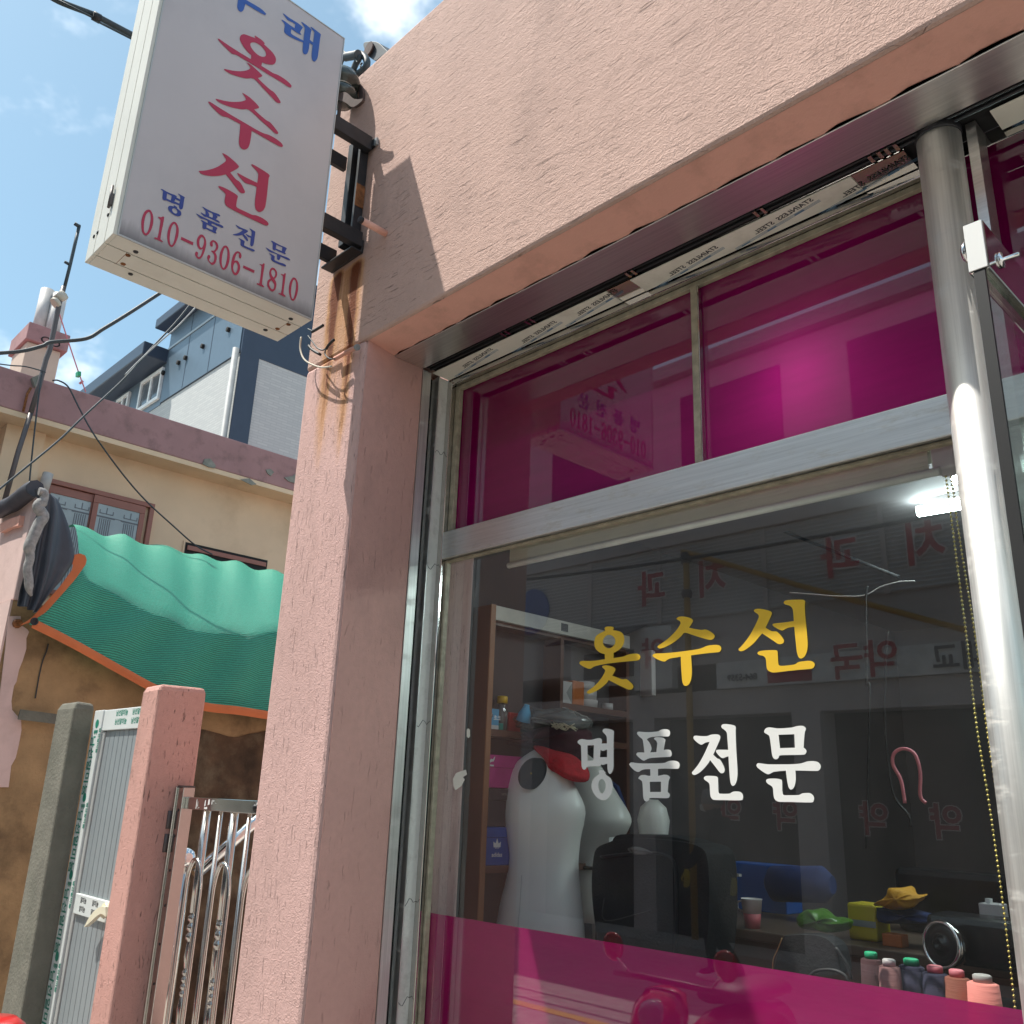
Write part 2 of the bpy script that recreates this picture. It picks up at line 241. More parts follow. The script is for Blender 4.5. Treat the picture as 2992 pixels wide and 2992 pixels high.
# ------------------------------------------------------------------ mesh helpers
class MB:
    def __init__(s): s.v = []; s.f = []; s.m = []; s.sm = []; s.uv = {}
    def add(s, vs, fs, m=0, sm=False):
        o = len(s.v); s.v += [tuple(p) for p in vs]
        for f in fs: s.f.append([i + o for i in f]); s.m.append(m); s.sm.append(sm)
        return s
    def box(s, x0, x1, y0, y1, z0, z1, m=0):
        return s.add([(x0, y0, z0), (x1, y0, z0), (x1, y1, z0), (x0, y1, z0), (x0, y0, z1), (x1, y0, z1), (x1, y1, z1), (x0, y1, z1)],
                     [(0, 3, 2, 1), (4, 5, 6, 7), (0, 1, 5, 4), (1, 2, 6, 5), (2, 3, 7, 6), (3, 0, 4, 7)], m)
    def bar(s, a, b, w, h, up=(0, 0, 1), m=0):
        a, b = Vector(a), Vector(b); d = (b - a).normalized(); u = Vector(up); sd = d.cross(u).normalized(); u = sd.cross(d)
        vs = [p + sd * (w / 2 * i) + u * (h / 2 * j) for p in (a, b) for i, j in ((-1, -1), (1, -1), (1, 1), (-1, 1))]
        return s.add(vs, [(0, 1, 2, 3), (7, 6, 5, 4), (0, 4, 5, 1), (1, 5, 6, 2), (2, 6, 7, 3), (3, 7, 4, 0)], m)
    def tube(s, pts, r, n=8, m=0, caps=True):
        pts = [Vector(p) for p in pts]; k = len(pts); rs = r if isinstance(r, (list, tuple)) else [r] * k
        vs = []; fs = []; ref = None
        for i, p in enumerate(pts):
            d = (pts[min(i + 1, k - 1)] - pts[max(i - 1, 0)]).normalized()
            if ref is None:
                ref = d.orthogonal().normalized()
            ref = (ref - d * ref.dot(d)); ref = ref.normalized() if ref.length > 1e-6 else d.orthogonal().normalized()
            e = d.cross(ref)
            vs += [p + (ref * math.cos(2 * math.pi * j / n) + e * math.sin(2 * math.pi * j / n)) * rs[i] for j in range(n)]
        for i in range(k - 1):
            for j in range(n):
                fs.append((i * n + j, i * n + (j + 1) % n, (i + 1) * n + (j + 1) % n, (i + 1) * n + j))
        s.add(vs, fs, m, True)
        if caps: s.add(vs[:n], [tuple(range(n))[::-1]], m); s.add(vs[-n:], [tuple(range(n))], m)
        return s
    def lathe(s, base, prof, axis=(0, 0, 1), n=20, m=0, sy=1.0, xdir=None, caps=True):
        ax = Vector(axis).normalized(); x = Vector(xdir).normalized() if xdir else ax.orthogonal().normalized(); y = ax.cross(x); b = Vector(base)
        vs = []; fs = []
        for r, h in prof:
            vs += [b + ax * h + x * (r * math.cos(2 * math.pi * j / n)) + y * (r * sy * math.sin(2 * math.pi * j / n)) for j in range(n)]
        for i in range(len(prof) - 1):
            for j in range(n): fs.append((i * n + j, i * n + (j + 1) % n, (i + 1) * n + (j + 1) % n, (i + 1) * n + j))
        s.add(vs, fs, m, True)
        if caps:
            if prof[0][0] > 1e-4: s.add(vs[:n], [tuple(range(n))[::-1]], m)
            if prof[-1][0] > 1e-4: s.add(vs[-n:], [tuple(range(n))], m)
        return s
    def loft(s, rings, m=0, close=True, sm=True, caps=True):
        n = len(rings[0]); vs = [p for r in rings for p in r]; fs = []
        for i in range(len(rings) - 1):
            for j in range(n if close else n - 1): fs.append((i * n + j, i * n + (j + 1) % n, (i + 1) * n + (j + 1) % n, (i + 1) * n + j))
        s.add(vs, fs, m, sm)
        if caps and close: s.add(rings[0], [tuple(range(n))[::-1]], m); s.add(rings[-1], [tuple(range(n))], m)
        return s
    def prism(s, pts, vec, m=0, holes=()):
        vec = Vector(vec); loops = [[Vector(p) for p in pts]] + [[Vector(p) for p in h] for h in holes]
        flat = [p for l in loops for p in l]; tris = [tuple(t) for t in tessellate_polygon(loops)]
        s.add(flat, tris, m)
        if vec.length > 1e-6:
            s.add([p + vec for p in flat], [t[::-1] for t in tris], m)
            for l in loops:
                k = len(l); s.add(l + [p + vec for p in l], [(i, (i + 1) % k, k + (i + 1) % k, k + i) for i in range(k)], m)
        return s
    def build(s, name, mats, parent=None, bevel=0.0, fix=True, **props):
        me = bpy.data.meshes.new(name); me.from_pydata(s.v, [], s.f)
        mats = mats if isinstance(mats, (list, tuple)) else [mats]
        for mm in mats: me.materials.append(MT[mm] if isinstance(mm, str) else mm)
        for p, mi, sm in zip(me.polygons, s.m, s.sm): p.material_index = mi; p.use_smooth = sm
        me.update()
        if fix:
            bm = bmesh.new(); bm.from_mesh(me); bmesh.ops.remove_doubles(bm, verts=bm.verts, dist=1e-6); bmesh.ops.recalc_face_normals(bm, faces=bm.faces); bm.to_mesh(me); bm.free()
        o = bpy.data.objects.new(name, me); COL.objects.link(o)
        if parent is not None: hang(o, parent)
        if bevel:
            b = o.modifiers.new('bevel', 'BEVEL'); b.width = bevel; b.segments = 2; b.limit_method = 'ANGLE'; b.angle_limit = R(40)
        for k, v in props.items(): o[k] = v
        return o
WM = {}
def hang(o, parent):
    o.parent = parent; o.matrix_parent_inverse = Matrix.Translation(WM.get(parent.name, Vector())).inverted() if parent.name in WM else Matrix()
def thing(name, label, cat, loc=(0, 0, 0), group=None):
    o = bpy.data.objects.new(name, None); COL.objects.link(o); o.location = loc; o.empty_display_size = .1
    WM[o.name] = Vector(loc); o['label'] = label; o['category'] = cat
    if group: o['group'] = group
    return o
def tag(o, label, cat, group=None):
    o['label'] = label; o['category'] = cat
    if group: o['group'] = group
    return o
def structure(mb, name, mat): return mb.build(name, mat, None, kind='structure')
def dup(root, off, label):
    r = root.copy(); COL.objects.link(r); r.location = root.location + Vector(off); r['label'] = label
    for ch in list(root.children):
        c = ch.copy(); COL.objects.link(c); c.parent = r
        for g in list(ch.children):
            d = g.copy(); COL.objects.link(d); d.parent = c
    return r
def spline(pts, k=6):
    pts = [Vector(p) for p in pts]; out = []
    for i in range(len(pts) - 1):
        p0, p1, p2, p3 = pts[max(i - 1, 0)], pts[i], pts[i + 1], pts[min(i + 2, len(pts) - 1)]
        for j in range(k):
            t = j / k; out.append(.5 * ((2 * p1) + (p2 - p0) * t + (2 * p0 - 5 * p1 + 4 * p2 - p3) * t * t + (3 * p1 - p0 - 3 * p2 + p3) * t ** 3))
    return out + [pts[-1]]
def smooth_loop(pts, k=3, corner=58):
    n = len(pts); P = [Vector(p) for p in pts]; out = []
    def is_c(i):
        a = P[i] - P[i - 1]; b = P[(i + 1) % n] - P[i]
        return a.length < 1e-9 or b.length < 1e-9 or a.angle(b) > R(corner)
    cs = [is_c(i) for i in range(n)]
    for i in range(n):
        j = (i + 1) % n; p1, p2 = P[i], P[j]
        p0 = p1 - (p2 - p1) * .3 if cs[i] else P[i - 1]; p3 = p2 + (p2 - p1) * .3 if cs[j] else P[(j + 1) % n]
        for q in range(k):
            t = q / k; out.append(.5 * ((2 * p1) + (p2 - p0) * t + (2 * p0 - 5 * p1 + 4 * p2 - p3) * t * t + (3 * p1 - p0 - 3 * p2 + p3) * t ** 3))
    return out
def resample(pts, n):
    pts = [Vector(p) for p in pts]; L = [0.0]
    for a, b in zip(pts, pts[1:]): L.append(L[-1] + (b - a).length)
    out = []; j = 0
    for i in range(n):
        d = L[-1] * i / (n - 1)
        while j < len(pts) - 2 and L[j + 1] < d: j += 1
        t = (d - L[j]) / max(1e-9, L[j + 1] - L[j]); out.append(pts[j].lerp(pts[j + 1], min(1, max(0, t))))
    return out
def text_mb(body, size, org, xd, yd, offset=0.0, shear=0.0, align='LEFT', space=1.0):
    c = bpy.data.curves.new('txt', 'FONT'); c.body = body; c.size = size; c.offset = offset; c.shear = shear; c.align_x = align; c.space_character = space; c.resolution_u = 3
    o = bpy.data.objects.new('txt', c); COL.objects.link(o); dg = bpy.context.evaluated_depsgraph_get(); dg.update()
    me = bpy.data.meshes.new_from_object(o.evaluated_get(dg)); org, xd, yd = Vector(org), Vector(xd), Vector(yd)
    mb = MB(); mb.add([org + xd * v.co.x + yd * v.co.y for v in me.vertices], [tuple(p.vertices) for p in me.polygons])
    bpy.data.objects.remove(o); bpy.data.curves.remove(c); bpy.data.meshes.remove(me); return mb
GLYPHS = {
'yellow': [
 [[[[-1.7051,2.0408],[-1.7029,2.044],[-1.6954,2.0456],[-1.6791,2.0441],[-1.6717,2.0413],[-1.6702,2.0371],[-1.6731,2.0328],[-1.6585,2.0296],[-1.6439,2.0246],[-1.6346,2.0163],[-1.6307,2.0034],[-1.6318,1.9922],[-1.6382,1.9815],[-1.6512,1.9725],[-1.6701,1.9656],[-1.6704,1.9509],[-1.6369,1.9521],[-1.6255,1.9545],[-1.6085,1.9573],[-1.5874,1.9566],[-1.5777,1.9533],[-1.573,1.9468],[-1.5751,1.9404],[-1.582,1.9371],[-1.6016,1.9368],[-1.627,1.9373],[-1.6657,1.937],[-1.6949,1.9364],[-1.7321,1.9336],[-1.7471,1.9307],[-1.7577,1.9265],[-1.7699,1.9281],[-1.79,1.9368],[-1.801,1.944],[-1.8018,1.9488],[-1.7933,1.9522],[-1.7595,1.9495],[-1.7322,1.9491],[-1.7031,1.9502],[-1.7039,1.9651],[-1.7174,1.9691],[-1.7309,1.9766],[-1.7409,1.9873],[-1.744,2.0004],[-1.7419,2.0142],[-1.7374,2.0219],[-1.7268,2.0273],[-1.7133,2.0312],[-1.7013,2.0352]],[[-1.6864,2.0203],[-1.6746,2.0157],[-1.6665,2.008],[-1.664,1.9986],[-1.6665,1.9909],[-1.673,1.9846],[-1.6833,1.981],[-1.6907,1.9811],[-1.6996,1.9847],[-1.7078,1.9924],[-1.7108,2.0008],[-1.7086,2.0098],[-1.7027,2.0162],[-1.6953,2.0198]]],[[[-1.7141,1.9294],[-1.7082,1.9318],[-1.6979,1.9321],[-1.6846,1.9294],[-1.6715,1.9251],[-1.6635,1.9194],[-1.6642,1.9139],[-1.6751,1.9006],[-1.6542,1.8931],[-1.6399,1.8877],[-1.6314,1.8872],[-1.6243,1.8873],[-1.6173,1.8841],[-1.6034,1.8734],[-1.5986,1.8665],[-1.5993,1.8611],[-1.6049,1.8571],[-1.6132,1.857],[-1.623,1.8598],[-1.6585,1.8751],[-1.6874,1.8886],[-1.6976,1.8792],[-1.7167,1.868],[-1.7374,1.859],[-1.7553,1.8544],[-1.7659,1.8538],[-1.7717,1.857],[-1.7698,1.8608],[-1.7585,1.8664],[-1.742,1.8751],[-1.7257,1.8865],[-1.711,1.9014],[-1.7022,1.9138],[-1.7037,1.9207],[-1.7096,1.9245]]]],
 [[[[-1.4474,2.0418],[-1.4402,2.045],[-1.4293,2.0454],[-1.4133,2.0419],[-1.3988,2.0363],[-1.393,2.03],[-1.3952,2.0241],[-1.4062,2.0119],[-1.3852,2.0057],[-1.3658,2.0013],[-1.3568,2.0017],[-1.3491,1.9998],[-1.3366,1.993],[-1.328,1.9856],[-1.3257,1.9799],[-1.3297,1.9743],[-1.3374,1.9721],[-1.345,1.9733],[-1.3602,1.9778],[-1.3897,1.9884],[-1.4198,1.9993],[-1.4321,1.991],[-1.4499,1.9804],[-1.4692,1.972],[-1.4886,1.9659],[-1.5039,1.9639],[-1.5108,1.9662],[-1.5129,1.9704],[-1.5051,1.9748],[-1.4883,1.9823],[-1.4687,1.9935],[-1.4493,2.0079],[-1.4367,2.0213],[-1.4332,2.0271],[-1.4364,2.0332],[-1.4431,2.0373]]],[[[-1.5308,1.9463],[-1.5265,1.9499],[-1.5181,1.9509],[-1.4848,1.9492],[-1.4373,1.949],[-1.3844,1.9505],[-1.3649,1.9531],[-1.3519,1.9568],[-1.3328,1.9576],[-1.3153,1.9559],[-1.308,1.9507],[-1.3068,1.9447],[-1.311,1.9386],[-1.3185,1.9371],[-1.3463,1.9374],[-1.3783,1.9368],[-1.4018,1.9361],[-1.4005,1.9146],[-1.4003,1.8929],[-1.4023,1.8767],[-1.4066,1.8651],[-1.4133,1.858],[-1.4212,1.8558],[-1.4277,1.8589],[-1.432,1.87],[-1.4335,1.8897],[-1.4348,1.914],[-1.4349,1.935],[-1.4578,1.9341],[-1.4728,1.9325],[-1.4818,1.9293],[-1.488,1.9264],[-1.499,1.9284],[-1.5156,1.9354],[-1.5267,1.942]]]],
 [[[[-1.2063,2.0352],[-1.2004,2.0383],[-1.1889,2.0377],[-1.1738,2.0336],[-1.1591,2.0278],[-1.1546,2.0227],[-1.1573,2.0151],[-1.1745,1.9875],[-1.1643,1.9802],[-1.1559,1.9759],[-1.146,1.9749],[-1.1401,1.9709],[-1.1332,1.963],[-1.1271,1.9541],[-1.1256,1.9484],[-1.129,1.9432],[-1.137,1.9417],[-1.1442,1.944],[-1.1572,1.9536],[-1.1854,1.9738],[-1.1954,1.9646],[-1.2088,1.9523],[-1.2233,1.9429],[-1.2379,1.9356],[-1.2484,1.9337],[-1.2548,1.9366],[-1.2549,1.9406],[-1.2478,1.9457],[-1.2342,1.9581],[-1.2192,1.9744],[-1.2053,1.9942],[-1.1941,2.0124],[-1.1924,2.0197],[-1.1959,2.0253],[-1.2027,2.0301]]],[[[-1.1203,2.0441],[-1.1176,2.0483],[-1.1083,2.0499],[-1.0842,2.0476],[-1.0677,2.0453],[-1.0627,2.0407],[-1.0641,2.0287],[-1.0642,2.001],[-1.063,1.968],[-1.0625,1.9408],[-1.0644,1.9226],[-1.0686,1.9121],[-1.075,1.9041],[-1.0834,1.9015],[-1.089,1.9058],[-1.0923,1.9174],[-1.0934,1.936],[-1.0944,1.958],[-1.0952,1.9807],[-1.1066,1.9808],[-1.1177,1.9787],[-1.1276,1.9752],[-1.1372,1.9785],[-1.1491,1.9859],[-1.1543,1.9915],[-1.1535,1.9948],[-1.1448,1.995],[-1.1179,1.9948],[-1.0955,1.9952],[-1.0959,2.0158],[-1.0976,2.0272],[-1.1044,2.0348],[-1.1163,2.0396]]],[[[-1.2013,1.9251],[-1.1948,1.929],[-1.1772,1.9297],[-1.1501,1.9279],[-1.1444,1.9247],[-1.1441,1.9153],[-1.1441,1.8955],[-1.142,1.8898],[-1.1354,1.8877],[-1.1186,1.8875],[-1.0995,1.8888],[-1.0898,1.8934],[-1.0757,1.8944],[-1.0606,1.8943],[-1.0516,1.8909],[-1.0477,1.8848],[-1.0502,1.8786],[-1.0574,1.8749],[-1.084,1.8747],[-1.1195,1.874],[-1.1558,1.8728],[-1.1679,1.8758],[-1.175,1.8813],[-1.1769,1.8903],[-1.1774,1.9036],[-1.1794,1.9115],[-1.1854,1.9165],[-1.1966,1.9197]]]],],
'white': [
 [[[[-1.8057,1.7173],[-1.801,1.7219],[-1.79,1.7246],[-1.7758,1.7231],[-1.7648,1.7218],[-1.7493,1.7221],[-1.737,1.7247],[-1.7232,1.7261],[-1.7156,1.7237],[-1.7125,1.718],[-1.714,1.7107],[-1.6944,1.7109],[-1.6945,1.7233],[-1.696,1.7301],[-1.7013,1.7364],[-1.7097,1.7429],[-1.7105,1.748],[-1.7037,1.7518],[-1.6886,1.7508],[-1.6751,1.7477],[-1.6684,1.7436],[-1.6691,1.7329],[-1.6699,1.7094],[-1.6698,1.6705],[-1.6698,1.6485],[-1.672,1.6386],[-1.6778,1.6298],[-1.6837,1.6275],[-1.6889,1.6319],[-1.6919,1.6429],[-1.6927,1.6556],[-1.7016,1.6534],[-1.7091,1.652],[-1.7144,1.6534],[-1.7181,1.6501],[-1.7242,1.6487],[-1.7654,1.6472],[-1.7715,1.6416],[-1.7785,1.6387],[-1.7855,1.6421],[-1.7888,1.6506],[-1.7899,1.6711],[-1.792,1.7033],[-1.796,1.7085],[-1.8032,1.7127]],[[-1.767,1.7063],[-1.7427,1.7066],[-1.7441,1.6639],[-1.7661,1.6636]],[[-1.7177,1.6932],[-1.7094,1.6903],[-1.7011,1.6919],[-1.6936,1.6946],[-1.6935,1.6731],[-1.7198,1.6732]]],[[[-1.724,1.6339],[-1.718,1.6378],[-1.7075,1.6368],[-1.7,1.6329],[-1.6988,1.6302],[-1.7008,1.6269],[-1.6911,1.622],[-1.6807,1.6166],[-1.6741,1.6057],[-1.6722,1.5938],[-1.6755,1.5807],[-1.6835,1.5675],[-1.6953,1.5597],[-1.7085,1.557],[-1.722,1.5601],[-1.7355,1.5685],[-1.7463,1.5815],[-1.7502,1.5937],[-1.748,1.6059],[-1.7405,1.616],[-1.73,1.6222],[-1.7202,1.6273],[-1.7213,1.63]],[[-1.7119,1.6135],[-1.7044,1.6108],[-1.6992,1.6032],[-1.6976,1.5945],[-1.6998,1.5846],[-1.7049,1.5774],[-1.7109,1.5748],[-1.7176,1.5782],[-1.7229,1.5864],[-1.7248,1.5952],[-1.7231,1.6051],[-1.7186,1.6112]]]],
 [[[[-1.5868,1.7349],[-1.5851,1.7393],[-1.5794,1.7406],[-1.5681,1.7394],[-1.5486,1.7384],[-1.5293,1.7388],[-1.5142,1.7397],[-1.506,1.7433],[-1.4951,1.7446],[-1.4831,1.744],[-1.4765,1.7403],[-1.475,1.7339],[-1.4774,1.7276],[-1.4835,1.7254],[-1.5049,1.7263],[-1.5295,1.7255],[-1.5433,1.7236],[-1.553,1.7195],[-1.5435,1.7096],[-1.5381,1.6998],[-1.5375,1.6923],[-1.5424,1.6848],[-1.5212,1.6855],[-1.5189,1.7017],[-1.5182,1.7081],[-1.5214,1.7146],[-1.5282,1.7195],[-1.5284,1.722],[-1.524,1.7241],[-1.5131,1.7243],[-1.4983,1.7222],[-1.4903,1.7172],[-1.4932,1.7066],[-1.4969,1.6908],[-1.4842,1.6915],[-1.4749,1.6895],[-1.4717,1.6842],[-1.4715,1.6779],[-1.4753,1.6732],[-1.4899,1.6722],[-1.5167,1.6713],[-1.5413,1.6699],[-1.5523,1.6672],[-1.562,1.6633],[-1.5689,1.6646],[-1.5801,1.6711],[-1.5891,1.6782],[-1.5884,1.6826],[-1.5827,1.6852],[-1.5618,1.6845],[-1.563,1.6958],[-1.5656,1.711],[-1.5683,1.7198],[-1.5781,1.7265]]],[[[-1.6141,1.6534],[-1.6098,1.6577],[-1.6041,1.6588],[-1.5858,1.6566],[-1.558,1.6557],[-1.517,1.656],[-1.4955,1.657],[-1.4862,1.6601],[-1.4768,1.6624],[-1.4598,1.6624],[-1.4494,1.659],[-1.446,1.6528],[-1.4478,1.6456],[-1.4551,1.6419],[-1.4905,1.6426],[-1.5162,1.6418],[-1.5165,1.6239],[-1.5082,1.625],[-1.4988,1.6267],[-1.4869,1.6265],[-1.4797,1.6227],[-1.4781,1.6185],[-1.4819,1.6113],[-1.4842,1.5968],[-1.4858,1.5829],[-1.4806,1.5794],[-1.479,1.5753],[-1.4815,1.5701],[-1.4881,1.5677],[-1.5185,1.5672],[-1.5434,1.5664],[-1.5482,1.5602],[-1.5558,1.5574],[-1.5626,1.5599],[-1.5666,1.5692],[-1.5677,1.5891],[-1.5696,1.607],[-1.5751,1.6123],[-1.5827,1.6159],[-1.5798,1.6213],[-1.5722,1.6251],[-1.5597,1.6257],[-1.5501,1.6237],[-1.5419,1.6237],[-1.5417,1.6409],[-1.5581,1.6406],[-1.5706,1.6384],[-1.579,1.6341],[-1.586,1.6335],[-1.5972,1.6383],[-1.6084,1.6464]],[[-1.5442,1.6082],[-1.5071,1.6089],[-1.5076,1.5829],[-1.5432,1.5822]]]],
 [[[[-1.4008,1.7206],[-1.3985,1.7247],[-1.3921,1.7256],[-1.3783,1.7243],[-1.3583,1.7239],[-1.3483,1.7267],[-1.3384,1.7277],[-1.3262,1.7272],[-1.3202,1.7241],[-1.319,1.719],[-1.322,1.7114],[-1.3324,1.6934],[-1.3418,1.6773],[-1.3333,1.6702],[-1.3286,1.6672],[-1.3238,1.6662],[-1.3192,1.6612],[-1.3124,1.6502],[-1.3095,1.6413],[-1.3107,1.6353],[-1.3156,1.6319],[-1.3216,1.6323],[-1.3274,1.6372],[-1.339,1.6502],[-1.3516,1.6638],[-1.3583,1.6552],[-1.3711,1.6431],[-1.3851,1.6329],[-1.3978,1.6273],[-1.4053,1.6278],[-1.4089,1.6328],[-1.4011,1.64],[-1.3869,1.6542],[-1.3699,1.6775],[-1.3567,1.6998],[-1.3514,1.7091],[-1.3614,1.708],[-1.3689,1.7056],[-1.3753,1.7026],[-1.3815,1.7037],[-1.3914,1.7096],[-1.3988,1.7159]]],[[[-1.3147,1.7468],[-1.3118,1.7513],[-1.3045,1.7526],[-1.2913,1.7514],[-1.2783,1.7488],[-1.2726,1.7446],[-1.2731,1.7346],[-1.2735,1.7116],[-1.2732,1.6817],[-1.2722,1.6522],[-1.2722,1.6326],[-1.2744,1.618],[-1.2777,1.6092],[-1.2826,1.6033],[-1.2874,1.6013],[-1.2919,1.6051],[-1.2944,1.6158],[-1.2958,1.6374],[-1.2966,1.673],[-1.3056,1.6706],[-1.3135,1.6686],[-1.32,1.6711],[-1.3281,1.6782],[-1.3328,1.6843],[-1.3324,1.6873],[-1.3265,1.6893],[-1.2967,1.6887],[-1.2978,1.712],[-1.2984,1.7261],[-1.3005,1.7332],[-1.3063,1.7384],[-1.3128,1.7427]]],[[[-1.3719,1.62],[-1.3681,1.6235],[-1.3606,1.6251],[-1.3375,1.6245],[-1.331,1.6223],[-1.3294,1.6174],[-1.3294,1.5927],[-1.3283,1.5849],[-1.3236,1.5823],[-1.2988,1.5828],[-1.2916,1.5857],[-1.2845,1.5882],[-1.2706,1.5885],[-1.2626,1.5853],[-1.259,1.5786],[-1.2604,1.5719],[-1.2669,1.5679],[-1.3159,1.5671],[-1.3398,1.5668],[-1.3481,1.5688],[-1.3528,1.5746],[-1.3542,1.5834],[-1.3548,1.6012],[-1.3576,1.6081],[-1.3648,1.6125],[-1.3708,1.6165]]]],
 [[[[-1.1927,1.7321],[-1.1889,1.7376],[-1.1805,1.7407],[-1.169,1.7396],[-1.1564,1.7378],[-1.137,1.7377],[-1.1178,1.7387],[-1.1076,1.7409],[-1.0975,1.7421],[-1.0876,1.7413],[-1.0824,1.7372],[-1.0818,1.7328],[-1.0848,1.7269],[-1.0875,1.7112],[-1.0902,1.6912],[-1.0853,1.6877],[-1.0834,1.6828],[-1.086,1.678],[-1.0921,1.6753],[-1.1241,1.6748],[-1.1534,1.6741],[-1.1571,1.6686],[-1.1642,1.6649],[-1.1709,1.6677],[-1.1744,1.6757],[-1.1762,1.6948],[-1.1784,1.716],[-1.1816,1.7222],[-1.1918,1.728]],[[-1.1541,1.7226],[-1.1121,1.7228],[-1.1128,1.6915],[-1.1521,1.691]]],[[[-1.2185,1.6508],[-1.2157,1.6553],[-1.2098,1.656],[-1.1959,1.6543],[-1.1798,1.6533],[-1.1479,1.6533],[-1.1255,1.6535],[-1.1034,1.6547],[-1.0923,1.6571],[-1.0812,1.66],[-1.0662,1.6605],[-1.0557,1.658],[-1.0503,1.6518],[-1.0505,1.6451],[-1.0549,1.6399],[-1.0613,1.6384],[-1.0881,1.6388],[-1.1148,1.6392],[-1.1146,1.6256],[-1.1159,1.614],[-1.12,1.6024],[-1.1259,1.5965],[-1.1309,1.5959],[-1.135,1.6012],[-1.1375,1.6137],[-1.1388,1.6283],[-1.1396,1.6386],[-1.1579,1.6375],[-1.1728,1.6355],[-1.1798,1.6325],[-1.1869,1.6301],[-1.1937,1.6319],[-1.2061,1.6388],[-1.2162,1.6463]]],[[[-1.1935,1.6145],[-1.191,1.6185],[-1.1817,1.6201],[-1.1669,1.6202],[-1.1545,1.6184],[-1.1509,1.6145],[-1.1516,1.5941],[-1.1504,1.5854],[-1.1467,1.5828],[-1.1301,1.583],[-1.1092,1.5839],[-1.1014,1.5874],[-1.0916,1.5887],[-1.0809,1.5886],[-1.0738,1.5842],[-1.0713,1.5777],[-1.0736,1.571],[-1.0802,1.568],[-1.1311,1.5676],[-1.1577,1.5671],[-1.1677,1.569],[-1.1736,1.5742],[-1.1754,1.582],[-1.1762,1.5966],[-1.1793,1.6024],[-1.187,1.6067],[-1.1925,1.6111]]]],],
'red': [
 [[[[-0.6822,3.9834],[-0.6786,3.9875],[-0.6708,3.9868],[-0.6381,3.9849],[-0.5998,3.9846],[-0.5576,3.9857],[-0.5582,4.0034],[-0.5711,4.0063],[-0.5884,4.0161],[-0.6027,4.03],[-0.6077,4.0405],[-0.6067,4.0524],[-0.6019,4.062],[-0.594,4.0693],[-0.5804,4.0739],[-0.5528,4.082],[-0.5577,4.0887],[-0.5559,4.0915],[-0.5505,4.0919],[-0.5324,4.0919],[-0.5229,4.0896],[-0.5159,4.0854],[-0.5189,4.0801],[-0.5046,4.0761],[-0.4873,4.071],[-0.4762,4.0645],[-0.4685,4.0555],[-0.4662,4.0447],[-0.4675,4.0334],[-0.4735,4.0224],[-0.4835,4.0143],[-0.4989,4.006],[-0.5157,4.0017],[-0.5166,3.9854],[-0.4926,3.9859],[-0.4705,3.986],[-0.4562,3.9899],[-0.4415,3.9918],[-0.4189,3.991],[-0.4013,3.9865],[-0.3939,3.9812],[-0.395,3.9743],[-0.3993,3.971],[-0.4123,3.9687],[-0.4349,3.9697],[-0.4902,3.9682],[-0.5356,3.9689],[-0.5799,3.9678],[-0.6061,3.9671],[-0.6178,3.9637],[-0.6277,3.9605],[-0.6439,3.9657],[-0.6638,3.9731],[-0.6764,3.9787]],[[-0.5603,4.058],[-0.5504,4.0643],[-0.5325,4.066],[-0.5152,4.0591],[-0.5073,4.0483],[-0.506,4.0389],[-0.5104,4.0306],[-0.5196,4.024],[-0.5337,4.0211],[-0.5505,4.0253],[-0.5644,4.0356],[-0.5678,4.0443],[-0.5658,4.0519]]],[[[-0.5702,3.9616],[-0.5686,3.9627],[-0.5563,3.9634],[-0.5398,3.9599],[-0.5173,3.9534],[-0.508,3.9488],[-0.5081,3.9457],[-0.5134,3.938],[-0.5228,3.9275],[-0.5058,3.9211],[-0.4736,3.9118],[-0.4588,3.9107],[-0.445,3.9038],[-0.4315,3.8926],[-0.4264,3.8859],[-0.4291,3.8811],[-0.4361,3.8779],[-0.4452,3.8774],[-0.4647,3.8856],[-0.4994,3.9004],[-0.5363,3.9151],[-0.5632,3.898],[-0.5929,3.886],[-0.6194,3.8784],[-0.6382,3.8781],[-0.6439,3.88],[-0.6436,3.8831],[-0.6376,3.8858],[-0.6134,3.8964],[-0.5863,3.9128],[-0.5675,3.9294],[-0.557,3.9428],[-0.5551,3.9482],[-0.5587,3.9547]]]],
